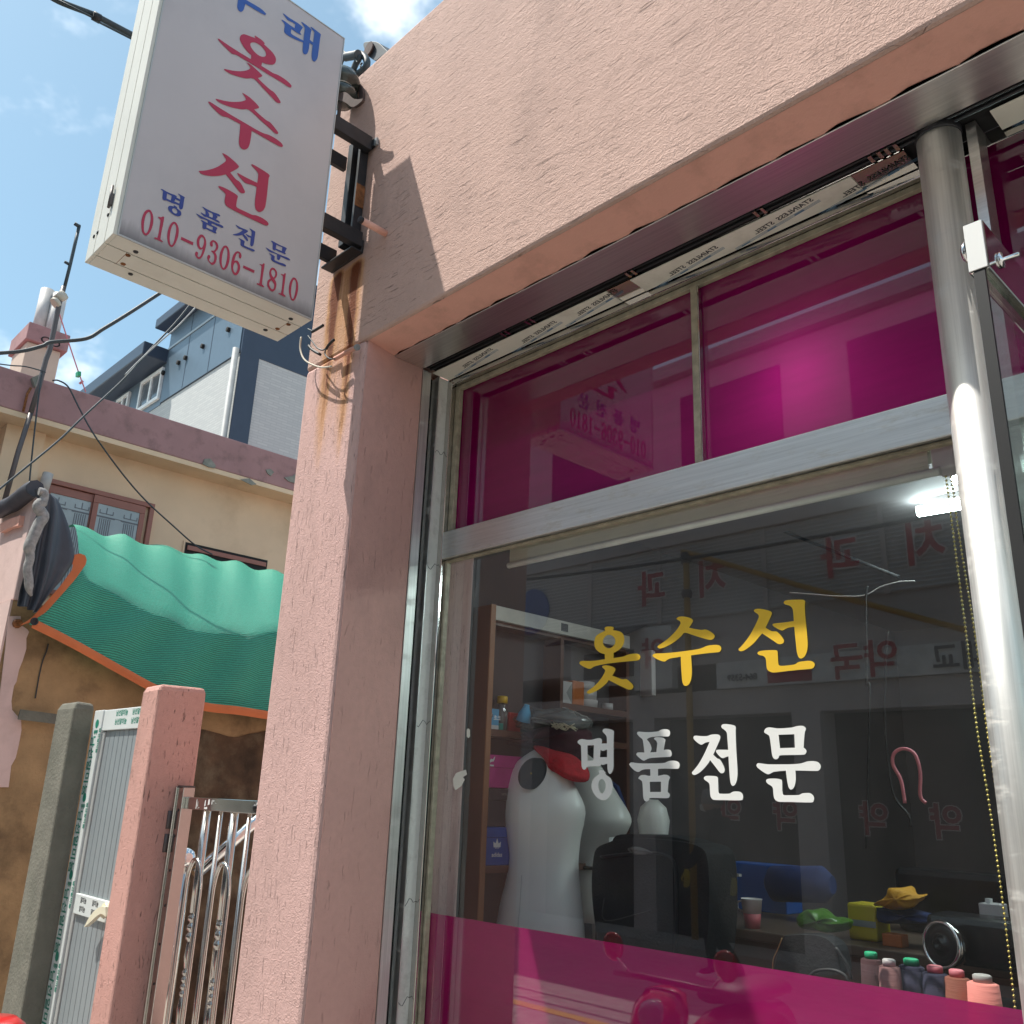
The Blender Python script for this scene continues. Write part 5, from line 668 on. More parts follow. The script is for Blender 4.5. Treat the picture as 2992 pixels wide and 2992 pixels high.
for x in thick:
    c0 = 1.19; w = .062
    pts = [(x - w, .150, .60)] + [(x - w, .150, .9), (x - w, .150, 1.17)] + [(x - w * math.cos(a), .150, 1.17 + .115 * math.sin(a)) for a in [R(d) for d in range(15, 166, 15)]] + [(x + w, .150, 1.17), (x + w, .150, .9), (x + w, .150, .60)] + [(x + w * math.cos(a), .150, .60 - .10 * math.sin(a)) for a in [R(d) for d in range(15, 166, 15)]] + [(x - w, .150, .60)]
    MB().tube(pts, .0085, 8, caps=False).build('hoop', 'gatem', gt)
MB().box(-3.70, -2.90, .150, .185, .06, .10).build('bottom_rail', 'gatem', gt)
hr = thing('handrail', 'bright chrome stair handrail sloping up behind the steel gate', 'handrail', (-5, 1, 0))
ra, rb_ = Vector((-5.200,0.977,1.076)), Vector((-5.200,1.320,1.364))
MB().tube([ra, rb_, rb_ + (rb_ - ra) * 1.5], .036, 14).build('rail', 'chrome', hr)
pa = Vector((-5.200,0.908,1.181))
MB().lathe(pa + Vector((0, 0, -.06)), [(.05, 0), (.062, .03), (.05, .08), (.02, .10), (0, .104)], n=18).build('newel_cap', 'chrome', hr)
MB().tube([(pa.x, pa.y, 0), (pa.x, pa.y, pa.z - .05)], .042, 14).build('newel_post', 'gatem', hr)
for q in (.55, 1.3): 
    p = ra.lerp(rb_, q); MB().tube([(p.x, p.y, .1), (p.x, p.y, p.z - .03)], .022, 10).build('rail_post', 'gatem', hr)
# ------------------------------------------------------------------ beige house behind
HX = -8.6
hs = thing('beige_house', 'beige house with rose parapet and brown sliding window behind the net', 'house', (-10, 3, 0))
wl = MB().box(-13, HX, .62, 7, 0, 4.98).build('wall', 'beige', hs)
pb = [(-8.300,0.147,4.621),(-8.300,1.336,4.671),(-8.300,3.056,4.638)]; zb = sum(p[2] for p in pb) / 3
ptz = [(-8.300,0.079,4.979),(-8.300,0.820,5.019),(-8.300,3.057,5.022)]; zt = sum(p[2] for p in ptz) / 3
par = MB().box(-13.2, -8.3, -1.8, 7.4, zb, zt).build('parapet', 'parapet', hs, bevel=.012)
MB().box(-13.2, -8.305, -1.79, 7.4, zb - .05, zb - .001).build('eaves', 'beige', hs)
MB().box(-9.4, -8.53, .28, .61, 0, zb - .051).build('pilaster', 'beige', hs)
MB().box(-13, -9.2, -1.7, .27, 0, zb - .051).build('recessed_wall', 'parapet', hs)
for pts in ([(-8.290,2.008,4.646),(-8.290,2.021,4.702),(-8.290,2.080,4.726),(-8.290,2.152,4.667),(-8.290,2.136,4.637),(-8.290,2.073,4.633)], [(-8.290,2.701,4.782),(-8.290,2.756,4.806),(-8.290,2.801,4.784),(-8.290,2.766,4.730),(-8.290,2.722,4.748)], [(-8.290,2.927,4.757),(-8.290,3.018,4.800),(-8.290,3.061,4.840),(-8.290,3.063,4.727),(-8.290,2.978,4.731)], [(-8.290,2.433,4.597),(-8.290,2.528,4.637),(-8.290,2.619,4.595),(-8.290,2.559,4.572)]):
    MB().prism([(p[0], p[1], p[2]) for p in pts], (-.008, 0, 0)).build('bare_patch', 'patch', hs)
bx = [(-8.290,0.326,4.964),(-8.290,0.375,5.010),(-8.290,0.420,4.989),(-8.290,0.407,4.926),(-8.290,0.364,4.891)]
MB().prism(bx, (.05, 0, 0)).build('junction_box', 'patch', hs)
MB().tube([(-8.280,0.343,4.881),(-8.280,0.326,4.817),(-8.280,0.325,4.648)], .012, 6).build('rust_streak', 'rusty', hs)
wtl, wtr, wbr = Vector((-8.600,0.639,4.199)), Vector((-8.600,1.711,4.200)), Vector((-8.600,1.714,3.827))
wy0, wy1, wz1 = wtl.y + .02, wtr.y, (wtl.z + wtr.z) / 2; wz0 = wz1 - 1.05
win = MB().box(HX - .01, HX + .045, wy0, wy1, wz1 - .045, wz1).box(HX - .01, HX + .045, wy0, wy0 + .045, wz0, wz1 - .046).box(HX - .01, HX + .045, wy1 - .045, wy1, wz0, wz1 - .046).box(HX - .01, HX + .045, wy0 + .046, wy1 - .046, wz0, wz0 + .045).build('window', 'brownframe', hs, bevel=.004)
ym = wy0 + (wy1 - wy0) * .46
def sash(y0, y1, xo, nm):
    MB().box(HX + xo, HX + xo + .02, y0, y1, wz1 - .125, wz1 - .05).box(HX + xo, HX + xo + .02, y0, y0 + .05, wz0 + .05, wz1 - .126).box(HX + xo, HX + xo + .02, y1 - .05, y1, wz0 + .05, wz1 - .126).build('sash', 'brownframe', win, bevel=.003)
    MB().box(HX + xo + .006, HX + xo + .012, y0 + .05, y1 - .05, wz0 + .05, wz1 - .125).build('pane', 'frost', win)
    lt = MB(); xa, xb = HX + xo + .0125, HX + xo + .015
    for cx in (y0 + .05 + (y1 - y0 - .1) * .22, y0 + .05 + (y1 - y0 - .1) * .80):
        for q in range(6): lt.box(xa, xb, cx - .055 + q * .019, cx - .048 + q * .019, wz0 + .05, wz1 - .26)
        lt.box(xa, xb, cx - .085, cx + .085, wz1 - .252, wz1 - .244).box(xa, xb, cx - .065, cx + .065, wz1 - .215, wz1 - .207).box(xa, xb, cx - .065, cx - .058, wz1 - .2065, wz1 - .178).box(xa, xb, cx + .058, cx + .065, wz1 - .2065, wz1 - .178).box(xa, xb, cx - .004, cx + .004, wz1 - .2065, wz1 - .15)
    lt.box(xa + .0004, xb - .0004, y0 + .05, y1 - .05, wz1 - .2435, wz1 - .237)
    lt.build('pane_pattern', 'lattice', win)
sash(wy0 + .05, ym + .03, .002, 'a'); sash(ym - .01, wy1 - .085, .026, 'b')
MB().box(HX - .008, HX - .002, wy0 + .05, wy1 - .05, wz0 + .05, wz1 - .05).build('dark_gap', 'slot', win)
v0, v1 = Vector((-8.600,2.085,3.894)), Vector((-8.600,3.008,3.900))
w2 = MB().box(HX - .005, HX + .012, v0.y - .02, v1.y + .02, v1.z - .7, v1.z + .012).build('window', 'beige', hs)
MB().box(HX + .0125, HX + .016, v0.y, v1.y, v1.z - .7, v1.z).build('dark_gap', 'slot', w2)
MB().box(HX + .0165, HX + .03, v0.y + .02, v1.y - .02, v1.z - .075, v1.z - .03).build('sash', 'brownframe', w2)
MB().tube([(-8.400,0.657,4.187),(-8.400,0.651,4.117),(-8.400,0.642,4.023)], .045, 10).build('vent_pipe', 'pvc', hs)
# chimney block with two flues
c0, c1, cb, ct = [Vector(p) for p in [(-9.600,0.529,5.904),(-9.600,0.881,5.931),(-9.600,0.853,5.616),(-9.600,0.517,6.013)]]
chm = MB().box(-10.1, -9.6, c0.y, c1.y - .02, 4.6, c0.z).build('chimney', 'chimney', hs, bevel=.01)
MB().box(-10.16, -9.55, c0.y - .03, c1.y + .03, c0.z + .001, c0.z + .20).build('chimney_cap', 'parapet', chm, bevel=.01)
for p in [Vector(q) for q in [(-9.550,0.690,5.957),(-9.550,0.773,5.956)]]:
    MB().lathe((-9.552, p.y, p.z), [(.055, 0), (.055, .006), (.04, .006), (.04, -.05)], (1, 0, 0), 14, sy=.7, xdir=(0, 1, 0)).build('flue_hole', 'slot', chm)
for b_, t_ in (((-9.800,0.660,6.126), (-9.800,0.645,6.644)), ((-9.700,0.764,6.068), (-9.700,0.759,6.594))):
    b_, t_ = Vector(b_), Vector(t_); MB().tube([(b_.x, b_.y, b_.z - .1), (b_.x, b_.y, t_.z)], .072, 16).build('flue_pipe', 'pvc', chm)
# mast with bracket arms
ms = thing('antenna_mast', 'thin steel antenna mast tied to a flue pipe on the beige house', 'mast', (-8.2, .5, 4))
MB().tube([(-8.150,0.300,3.749),(-8.150,0.322,4.217),(-8.150,0.354,4.599)], .021, 10).build('lower_pole', 'mast', ms)
MB().tube([(-8.150,0.354,4.599),(-8.150,0.373,4.869),(-8.150,0.383,5.134)] + [(-8.150,0.396,5.226),(-8.150,0.393,5.747),(-8.150,0.400,5.880)], .022, 10).build('middle_pole', 'mast', ms)
MB().tube([(-8.150,0.406,5.827),(-8.150,0.414,6.111),(-8.150,0.417,6.341),(-8.150,0.420,6.546)], .015, 10).build('upper_pole', 'cable', ms)
MB().tube([(-8.150,0.429,6.541),(-8.150,0.409,6.540),(-8.150,0.376,6.549)], .018, 8).tube([(-8.150,0.421,6.114),(-8.150,0.396,6.121),(-8.150,0.362,6.128)], .014, 8).build('arm', 'cable', ms)
MB().tube([(-8.150,0.355,5.785),(-8.150,0.390,5.764),(-8.150,0.414,5.803)], .05, 8).tube([(-8.150,0.351,5.683),(-8.150,0.376,5.712)], .05, 8).build('tie_cloth', 'wirewhite', ms)
# ------------------------------------------------------------------ far grey and white building
FB = thing('modern_building', 'modern house with navy metal top and white brick walls far behind', 'house', (-15, 6, 0))
cn = Vector((-14.000,4.900,9.057)); CY = cn.y
brk = MB().box(-24, -14, CY, CY + 9, 0, cn.z).build('brick_wall', 'brick', FB)
far = dict(blockL=(-17.384,4.900,10.090), roofC=(-17.554,4.900,10.768), line=(-17.399,4.900,10.269), vents=[(-14.583,4.900,9.705),(-15.628,4.900,9.732),(-16.373,4.900,9.741),(-16.689,4.900,9.740),(-17.407,4.900,9.755)],
           wingR=(-17.521,4.900,10.294), wingsill=(-17.383,4.900,9.032), wins=[((-18.556,4.900,9.901), (-17.445,4.900,9.179)), ((-19.892,4.900,9.880), (-19.171,4.900,9.275))])
xl = far['blockL'][0]; ztop = far['roofC'][2]
MB().box(xl, -13.99, CY - .012, CY + 9, cn.z + .002, ztop).build('metal_wall', ['navy'], FB)
MB().box(xl + .005, -14.05, CY - .03, CY - .013, cn.z + .01, ztop - .01).build('metal_panel', 'bluegrey', FB)
for xx in (xl + (-14 - xl) * .3, xl + (-14 - xl) * .62): MB().box(xx, xx + .02, CY - .034, CY - .0305, cn.z + .02, ztop - .02).build('panel_seam', 'navy', FB)
MB().box(xl, -14.05, CY - .045, CY - .0345, far['line'][2], far['line'][2] + .05).build('panel_ledge', 'alu', FB)
for p in far['vents']: MB().lathe((p[0], CY - .03, p[2]), [(.05, 0), (.05, .05), (.03, .05)], (0, -1, 0), 10).build('vent', 'slot', FB)
MB().box(xl - .25, -13.9, CY - .3, CY + 9, ztop + .001, ztop + .22).build('roof', 'navy', FB, bevel=.02)
MB().box(-14.0, -13.97, CY - .02, CY + .34, 0, cn.z).build('corner_trim', 'navy', FB)
MB().tube([(-14.05, CY - .09, 0), (-14.05, CY - .09, cn.z + .05)], .06, 10).build('downpipe', 'cablelt', FB)
wr = far['wingR']; 
wing = MB().box(-26, xl - .002, CY - .015, CY + 6, far['wingsill'][2], wr[2] - .3).build('wing_wall', 'bluegrey', FB)
MB().box(-26.3, xl + .01, CY - .55, CY + 6, wr[2] - .3, wr[2]).build('wing_roof', 'navy', FB, bevel=.02)
for a, b in far['wins']:
    x0_, x1_ = min(a[0], b[0]), max(a[0], b[0]); z1_, z0_ = max(a[2], b[2]), min(a[2], b[2])
    wf = MB().box(x0_, x1_, CY - .07, CY - .016, z1_ - .07, z1_).box(x0_, x1_, CY - .07, CY - .016, z0_, z0_ + .07).box(x0_, x0_ + .07, CY - .07, CY - .016, z0_ + .071, z1_ - .071).box(x1_ - .07, x1_, CY - .07, CY - .016, z0_ + .071, z1_ - .071).box((x0_ + x1_) / 2 - .04, (x0_ + x1_) / 2 + .04, CY - .06, CY - .016, z0_ + .071, z1_ - .071).build('window', 'winwhite', FB)
    MB().box(x0_ + .07, x1_ - .07, CY - .03, CY - .017, z0_ + .071, z1_ - .071).build('pane', 'winglass', wf)
# ------------------------------------------------------------------ overhead cables
def cable(pts, r, name, label, cat, m='cable', k=6, group=None):
    o = MB().tube(spline(pts, k), r, 8).build(name, m); return tag(o, label, cat, group)
c1_ = cable([(-4.600,-0.898,5.648),(-4.600,-0.795,5.640),(-4.600,-0.614,5.684),(-4.600,-0.571,5.688),(-4.600,-0.372,5.703),(-4.600,-0.140,5.727)], .017, 'service_cable', 'thick dark overhead cable crossing the sky to the top of the sign', 'cable')
MB().tube([(-4.580,-0.814,5.624),(-4.580,-0.615,5.645),(-4.580,-0.592,5.637),(-4.580,-0.373,5.657),(-4.580,-0.189,5.678)], .006, 6).build('support_wire', 'cable', c1_)
MB().tube([(-4.580,-0.622,5.659),(-4.580,-0.580,5.661)], .026, 8).build('cable_clamp', 'rubber', c1_)
cable([(-4.200,-0.788,3.344),(-4.200,-0.682,3.398),(-4.200,-0.602,3.457),(-4.200,-0.571,3.488),(-4.200,-0.430,3.563),(-4.200,-0.361,3.645),(-4.200,-0.262,3.770),(-4.200,-0.131,3.943),(-4.200,0.015,4.139)], .009, 'phone_cable', 'sagging dark cable running from the beige chimney to behind the sign', 'cable')
cable([(-6.900,-0.075,3.461),(-6.900,0.065,3.669),(-6.900,0.277,3.986),(-6.900,0.418,4.231),(-6.900,0.664,4.644),(-6.900,0.807,4.935),(-6.900,0.986,5.280),(-6.900,1.096,5.526)], .0075, 'drop_cable', 'straight paired cable slanting across the rose parapet', 'cable')
cable([(-6.800,0.627,4.623),(-6.800,0.723,4.797),(-6.800,0.863,5.028),(-6.800,0.970,5.199),(-6.800,1.090,5.426)], .006, 'thin_wire', 'thin grey wire beside the paired cable near the modern roof', 'wire', 'cablelt')
cable([(-8.100,0.458,4.937),(-8.100,0.505,4.954),(-8.100,0.594,4.924),(-8.100,0.703,4.780),(-8.100,0.858,4.584),(-8.100,1.047,4.395),(-8.100,1.257,4.207),(-8.100,1.464,4.053),(-8.100,1.713,3.904),(-8.100,1.968,3.760),(-8.100,2.156,3.704)], .0075, 'window_wire', 'black wire looping from the parapet down past the brown window', 'wire')
cable([(-8.100,0.360,4.981),(-8.100,0.379,4.706),(-8.100,0.412,4.313),(-8.100,0.437,4.052),(-8.100,0.454,3.907)], .007, 'hanging_wire', 'fine wire hanging straight down beside the antenna mast', 'wire')
cable([(-8.100,0.001,4.928),(-8.100,0.119,4.955),(-8.100,0.223,4.985),(-8.100,0.334,4.993),(-8.100,0.391,4.992)], .006, 'parapet_wire', 'thin wire strung along the parapet to the mast foot', 'wire')
cl_ = cable([(-8.300,0.436,5.704),(-8.300,0.569,5.445),(-8.300,0.701,5.195),(-8.300,0.803,5.013)], .006, 'clothes_line', 'pink clothes line with a green peg sloping down to the parapet', 'clothes line', 'conepink')
MB().bar((-8.280,0.702,5.169), (-8.280,0.709,5.128), .06, .03).build('clothes_peg', 'conegreen', cl_)
MB().bar((-8.280,0.737,5.072), (-8.280,0.751,5.091), .05, .02).build('clothes_peg', 'conepink', cl_)
# ------------------------------------------------------------------ inside the shop
su = thing('shelf_unit', 'tall brown laminate shelf unit with white top board inside the window', 'shelf', (-2.55, 1.1, .15))
FX, SA, SB = -2.50, .70, 1.545
MB().box(FX - .30, FX, SA, SA + .022, .15, 2.26).build('side_panel', 'wood', su)
MB().box(FX - .001, FX + .004, SA - .001, SA + .0235, .15, 2.262).build('edge_strip', 'woodlt', su)
MB().box(FX - .02, FX + .002, SA + .024, SB, 2.205, 2.26).build('top_fascia', 'cabwhite', su)
MB().box(FX + .0022, FX + .004, 1.095, 1.135, 2.218, 2.25).build('fascia_plate', 'boxdark', su)
MB().box(FX - .30, FX - .02, SA + .0225, SB, 2.19, 2.2045).build('top_board', 'wood', su)
MB().box(FX - .30, FX - .002, 1.10, 1.118, 1.80, 2.189).build('divider', 'wood', su)
MB().box(FX - .30, FX - .002, SB - .02, SB, .15, 2.189).build('side_panel', 'wood', su)
MB().box(FX - .298, FX - .292, SA + .0225, SB - .021, .15, 2.189).build('back_panel', 'cabwhite', su)
for z, a, b in ((1.772, SA + .0225, SB - .0205), (1.297, SA + .0225, SB - .0205), (.85, SA + .0225, SB - .0205), (.50, SA + .0225, SB - .0205)):
    MB().box(FX - .291, FX, a, b, z, z + .024).build('shelf_board', 'wood', su)
MB().box(FX - .291, FX, 1.1185, SB - .0205, 1.905, 1.929).build('shelf_board', 'wood', su)
def carton(name, label, y0, y1, z0, z1, mat, lid, cat='box', depth=.27, lidm=None):
    t = thing(name, label, cat, (FX - .1, (y0 + y1) / 2, z0))
    MB().box(FX - depth, FX - .012, y0, y1, z0, z1 - lid).build('body', mat, t, bevel=.002)
    MB().box(FX - depth - .003, FX - .008, y0 - .003, y1 + .003, z1 - lid + .0005, z1).build('lid', lidm or mat, t, bevel=.002)
    return t
zb_ = 1.3215
cb_ = carton('shoe_box', 'blue shoe box with white trefoil mark on the lower shelf', .735, .93, zb_, 1.452, 'boxblue', .035)
lf = MB()
for ang, ln in ((0, .036), (32, .030), (-32, .030)):
    c = Vector((0, .79, 1.372)); a = R(ang); d = Vector((0, math.sin(a), math.cos(a))); s = Vector((0, math.cos(a), -math.sin(a)))
    ct = c + d * .006; lf.prism([ct, ct + d * ln * .45 + s * .0085, ct + d * ln, ct + d * ln * .45 - s * .0085], (0, 0, 0))
mk_ = MB(); mk_.v = [(FX - .0072 + .0002 * (i % 3), p[1], p[2]) for i, p in enumerate(lf.v)]
mk_.v = [(FX - .0112 + .0003 * (i // 4), p[1], p[2]) for i, p in enumerate(lf.v)]; mk_.f = lf.f; mk_.m = lf.m; mk_.sm = lf.sm
mk_.build('trefoil', 'white', cb_, fix=False)
st3 = MB()
for q in range(3): st3.box(FX - .0095, FX - .0092, .768, .812, 1.3815 - q * .004, 1.3827 - q * .004)
st3.build('mark_stripe', 'boxblue', cb_)
text_mb('adidas', .021, (FX - .0105, .765, 1.351), (0, 1, 0), (0, 0, 1), .0004).build('lettering', 'white', cb_, fix=False)
carton('dark_box', 'dark shoe box with small EXTREME print between blue and pink boxes', .74, .95, 1.4555, 1.585, 'boxdark', .04)
db = bpy.data.objects['dark_box']; text_mb('EXTREME', .011, (FX - .0075, .80, 1.563), (0, 1, 0), (0, 0, 1)).build('lettering', 'paperw', db, fix=False)
kb = carton('shoe_box', 'magenta shoe box with white leaping cat mark on top of the dark box', .725, .93, 1.5885, 1.705, 'boxpink', .045)
ct_ = MB().prism([(FX - .0075, y, z) for y, z in ((.732, 1.682), (.740, 1.690), (.748, 1.688), (.760, 1.700), (.757, 1.688), (.752, 1.680), (.744, 1.680), (.737, 1.676))], (0, 0, 0))
ct_.build('cat_mark', 'white', kb, fix=False)
MB().box(FX - .0076, FX - .0074, .735, .755, 1.663, 1.669).build('label_patch', 'white', kb)
sz = 1.7965
cc_ = thing('chalk_box', 'blue and white chalk box with horse mark and Korean word', 'box', (FX - .04, .755, sz))
MB().box(FX - .08, FX - .02, .728, .783, sz, sz + .076).build('body', 'lightblue', cc_, bevel=.001)
MB().box(FX - .0198, FX - .0195, .7285, .7825, sz + .001, sz + .016).build('label_band', 'whitep', cc_)
MB().lathe((FX - .0197, .740, sz + .052), [(.011, 0), (.011, .0004)], (1, 0, 0), 14).build('mark_disc', 'boxdark', cc_)
MB().prism([(FX - .0190, y, z + sz) for y, z in ((.733, .050), (.738, .056), (.744, .056), (.748, .060), (.746, .053), (.747, .047), (.742, .051), (.735, .046))], (0, 0, 0)).build('horse_mark', 'white', cc_, fix=False)
text_mb('\ucd08\ud06c', .020, (FX - .0193, .755, sz + .036), (0, 1, 0), (0, 0, 1), .0006).build('lettering', 'white', cc_, fix=False)
tb_ = tag(MB().box(FX - .20, FX - .12, .73, .755, sz, sz + .13).build('card_packet', 'whitep', bevel=.001), 'tall white card packet at the left end of the shelf', 'packet')
MB().lathe((FX - .1195, .743, sz + .095), [(.010, 0), (.010, .0005)], (1, 0, 0), 12).build('mark_disc', 'maroon', tb_)
bj = thing('lidded_jar', 'clear jar with bulky dark blue lid on the shelf', 'jar', (FX - .15, .80, sz))
MB().lathe((FX - .15, .80, sz), [(.03, 0), (.032, .01), (.032, .09), (.026, .10)], n=18).build('jar', 'bagplas', bj)
MB().lathe((FX - .15, .80, sz + .101), [(.036, 0), (.040, .015), (.040, .06), (.034, .075), (0, .077)], n=18).build('lid', 'capblue', bj)
yb = thing('bottle', 'clear bottle with yellow screw cap on the shelf', 'bottle', (FX - .06, .835, sz))
MB().lathe((FX - .06, .835, sz), [(.02, 0), (.024, .01), (.024, .07), (.015, .095), (.014, .105)], n=18).build('body', 'bagplas', yb)
MB().lathe((FX - .06, .835, sz + .1055), [(.021, 0), (.021, .024), (.018, .027), (0, .027)], n=18).build('cap', 'capyel', yb)
MB().lathe((FX - .06, .835, sz + .002), [(.010, 0), (.010, .06)], n=10).build('contents', 'th5', yb)
tag(MB().box(FX - .05, FX - .02, .788, .808, sz, sz + .026).build('small_box', 'teal', bevel=.001), 'tiny teal box between the chalk box and the bottle', 'box')
tag(MB().box(FX - .12, FX - .05, .868, .93, sz, sz + .075).build('red_box', 'redp', bevel=.004), 'red plastic box behind the yellow capped bottle', 'box')
fr = thing('framed_case', 'grey and black case with red front hanging inside the shelf', 'case', (FX - .2, 1.0, 1.86))
MB().box(FX - .26, FX - .20, .93, 1.06, 1.86, 1.99).build('body', 'paperw', fr, bevel=.004); MB().box(FX - .26, FX - .195, .90, .929, 1.85, 1.99).build('side', 'boxdark', fr)
MB().box(FX - .198, FX - .18, .935, 1.05, 1.855, 1.915).build('front', 'redp', fr, bevel=.006)
z2_ = 1.9295
ot = thing('tin', 'orange tin with grey and white end on the upper right shelf', 'tin', (FX - .08, 1.23, z2_))
MB().box(FX - .14, FX - .02, 1.195, 1.27, z2_, z2_ + .10).build('body', 'orange2', ot, bevel=.006)
MB().box(FX - .0195, FX - .0185, 1.1255, 1.19, z2_, z2_ + .09).box(FX - .15, FX - .02, 1.125, 1.19, z2_, z2_ + .09).build('end_card', 'whitep', ot)
MB().prism([(FX - .018, 1.19, z2_ + .09), (FX - .018, 1.19, z2_), (FX - .018, 1.155, z2_ + .045)], (0, 0, 0)).build('triangle_mark', 'paperw', ot, fix=False)
wt_ = thing('tub_stack', 'stack of white plastic tubs at the right end of the shelf', 'tubs', (FX - .08, 1.36, z2_))
MB().lathe((FX - .09, 1.345, z2_), [(.058, 0), (.060, .03), (.060, .035)], n=20).build('tub', 'whitep', wt_)
MB().lathe((FX - .09, 1.345, z2_ + .0355), [(.054, 0), (.056, .04)], n=20).build('tub', 'whitep', wt_); MB().lathe((FX - .09, 1.345, z2_ + .076), [(.044, 0), (.046, .035)], n=20).build('tub', 'whitep', wt_)
tag(MB().lathe((FX - .05, 1.455, z2_), [(.024, 0), (.024, .03), (0, .031)], n=16).build('white_disc', 'whitep'), 'small white disc lying beside the tub stack', 'disc')
# mannequins
def mannequin(name, label, prof, cy, dep, hole=None):
    t = thing(name, label, 'mannequin', (prof[-1][0], cy, .15))
    rings = []
    zs = [p[2] for p in prof]
    P = resample_prof(prof, 40)
    for xl, xr, z, d in P:
        cx, hw = (xl + xr) / 2, (xr - xl) / 2
        rings.append([Vector((cx + hw * math.copysign(abs(math.cos(a)) ** .9, math.cos(a)), cy + (d / 2) * math.sin(a), z)) for a in [2 * math.pi * k / 32 for k in range(32)]])
    MB().loft(rings).build('torso', 'mann', t)
    return t
def resample_prof(pr, n):
    out = []
    pts = spline([Vector((p[0], p[1], p[2])) for p in pr], 8); dd = spline([Vector((p[3], 0, 0)) for p in pr], 8)
    for i in range(n):
        f = i * (len(pts) - 1) / (n - 1); k = int(min(f, len(pts) - 2)); u = f - k
        q = pts[k].lerp(pts[k + 1], u); d = dd[k].lerp(dd[k + 1], u); out.append((q.x, q.y, q.z, max(.004, d.x)))
    return out
m1 = mannequin('mannequin', 'white headless mannequin torso with black arm plate nearest the glass', [
    (-2.405, -2.375, 1.742, .02), (-2.475, -2.315, 1.715, .07), (-2.540, -2.285, 1.675, .10), (-2.568, -2.262, 1.63, .13), (-2.575, -2.235, 1.585, .16), (-2.570, -2.205, 1.53, .19), (-2.562, -2.212, 1.48, .20), (-2.548, -2.226, 1.43, .19), (-2.532, -2.234, 1.37, .18), (-2.530, -2.235, 1.33, .18),
    (-2.542, -2.228, 1.27, .19), (-2.562, -2.218, 1.20, .21), (-2.580, -2.208, 1.12, .22), (-2.595, -2.200, 1.03, .23), (-2.60, -2.20, .95, .23), (-2.58, -2.21, .90, .20), (-2.56, -2.24, .89, .14)], .90, .2)
m1.location = m1.location
hc = (-2.378,0.815,1.642)
hp_ = []
for k in range(28):
    a = 2 * math.pi * k / 28; hp_.append((hc[0] + .046 * math.cos(a), .8215 + .020 * math.cos(a) + .016 * math.sin(a), hc[2] + .056 * math.sin(a)))
MB().prism(hp_, (.010, .045, 0)).build('arm_plate', 'holeb', m1)
MB().lathe((hc[0], .8205, hc[2]), [(.004, 0), (.003, .002)], (0, -1, 0), 8).build('plate_screw', 'brass', m1)
MB().tube([(-2.385, .795, 1.30), (-2.385, .79, 1.2), (-2.39, .783, 1.08), (-2.40, .782, 1.0)], .0009, 4).build('torso_seam', 'seamgrey', m1)
MB().tube([(-2.40, .9, .15), (-2.40, .9, .90)], .015, 10).lathe((-2.40, .9, .151), [(.13, 0), (.13, .012), (.03, .02)], n=24).build('stand', 'chrome', m1)
m2 = mannequin('mannequin', 'white mannequin torso half hidden behind the nearer one and the black bag', [
    (-2.60, -2.565, 1.742, .02), (-2.68, -2.50, 1.70, .08), (-2.72, -2.465, 1.65, .13), (-2.72, -2.41, 1.58, .17), (-2.71, -2.352, 1.50, .21), (-2.70, -2.365, 1.45, .20), (-2.67, -2.42, 1.38, .17), (-2.66, -2.43, 1.31, .16), (-2.68, -2.42, 1.22, .18), (-2.70, -2.405, 1.13, .19), (-2.69, -2.415, 1.105, .16)], 1.34, .2)
MB().tube([(-2.52, 1.34, .15), (-2.52, 1.34, 1.11)], .008, 8).build('stand', 'chrome', m2)
bt = [Vector((-2.545 + .125 * math.cos(a), 1.34 + .09 * math.sin(a), 1.305)) for a in [2 * math.pi * k / 24 for k in range(25)]]
MB().tube(bt, .007, 6).build('waist_band', 'black', m2)
MB().box(-2.345, -2.344, 1.22, 1.26, 1.395, 1.425).build('price_tag', 'white', m2)
m3 = tag(MB().loft([[Vector((-2.36 + .07 * s_ * math.cos(a), 1.52 + .06 * s_ * math.sin(a), z)) for a in [2 * math.pi * k / 16 for k in range(16)]] for s_, z in ((.3, 1.57), (.8, 1.54), (1, 1.49), (.9, 1.44), (.75, 1.40), (.75, 1.1))]).build('mannequin', 'mann'), 'sliver of a third mannequin wearing a gold necklace behind the others', 'mannequin')
tag(MB().prism([(-2.645,1.440,1.675),(-2.550,1.440,1.652),(-2.489,1.440,1.619),(-2.448,1.440,1.531),(-2.459,1.440,1.522),(-2.519,1.440,1.551),(-2.589,1.440,1.583)], (0, .02, 0)).build('blue_cloth', 'bluec'), 'dark blue cloth over the third mannequin shoulder', 'cloth')
gc = MB(); pc = spline([(-2.486,1.400,1.551),(-2.471,1.400,1.518),(-2.456,1.400,1.486),(-2.445,1.400,1.454),(-2.441,1.400,1.438)], 6)
for i, p in enumerate(pc):
    for dx in (-.010, 0, .010): gc.lathe(p + Vector((dx, .001 * (i % 2), 0)), [(0, -.004), (.005, 0), (0, .004)], n=6)
for a in range(7): gc.lathe(pc[-1] + Vector((.016 * math.cos(a), 0, .012 * math.sin(a))), [(0, -.005), (.006, 0), (0, .005)], n=6)
tag(gc.build('necklace', 'gold'), 'chunky gold chain necklace on the third mannequin', 'necklace')
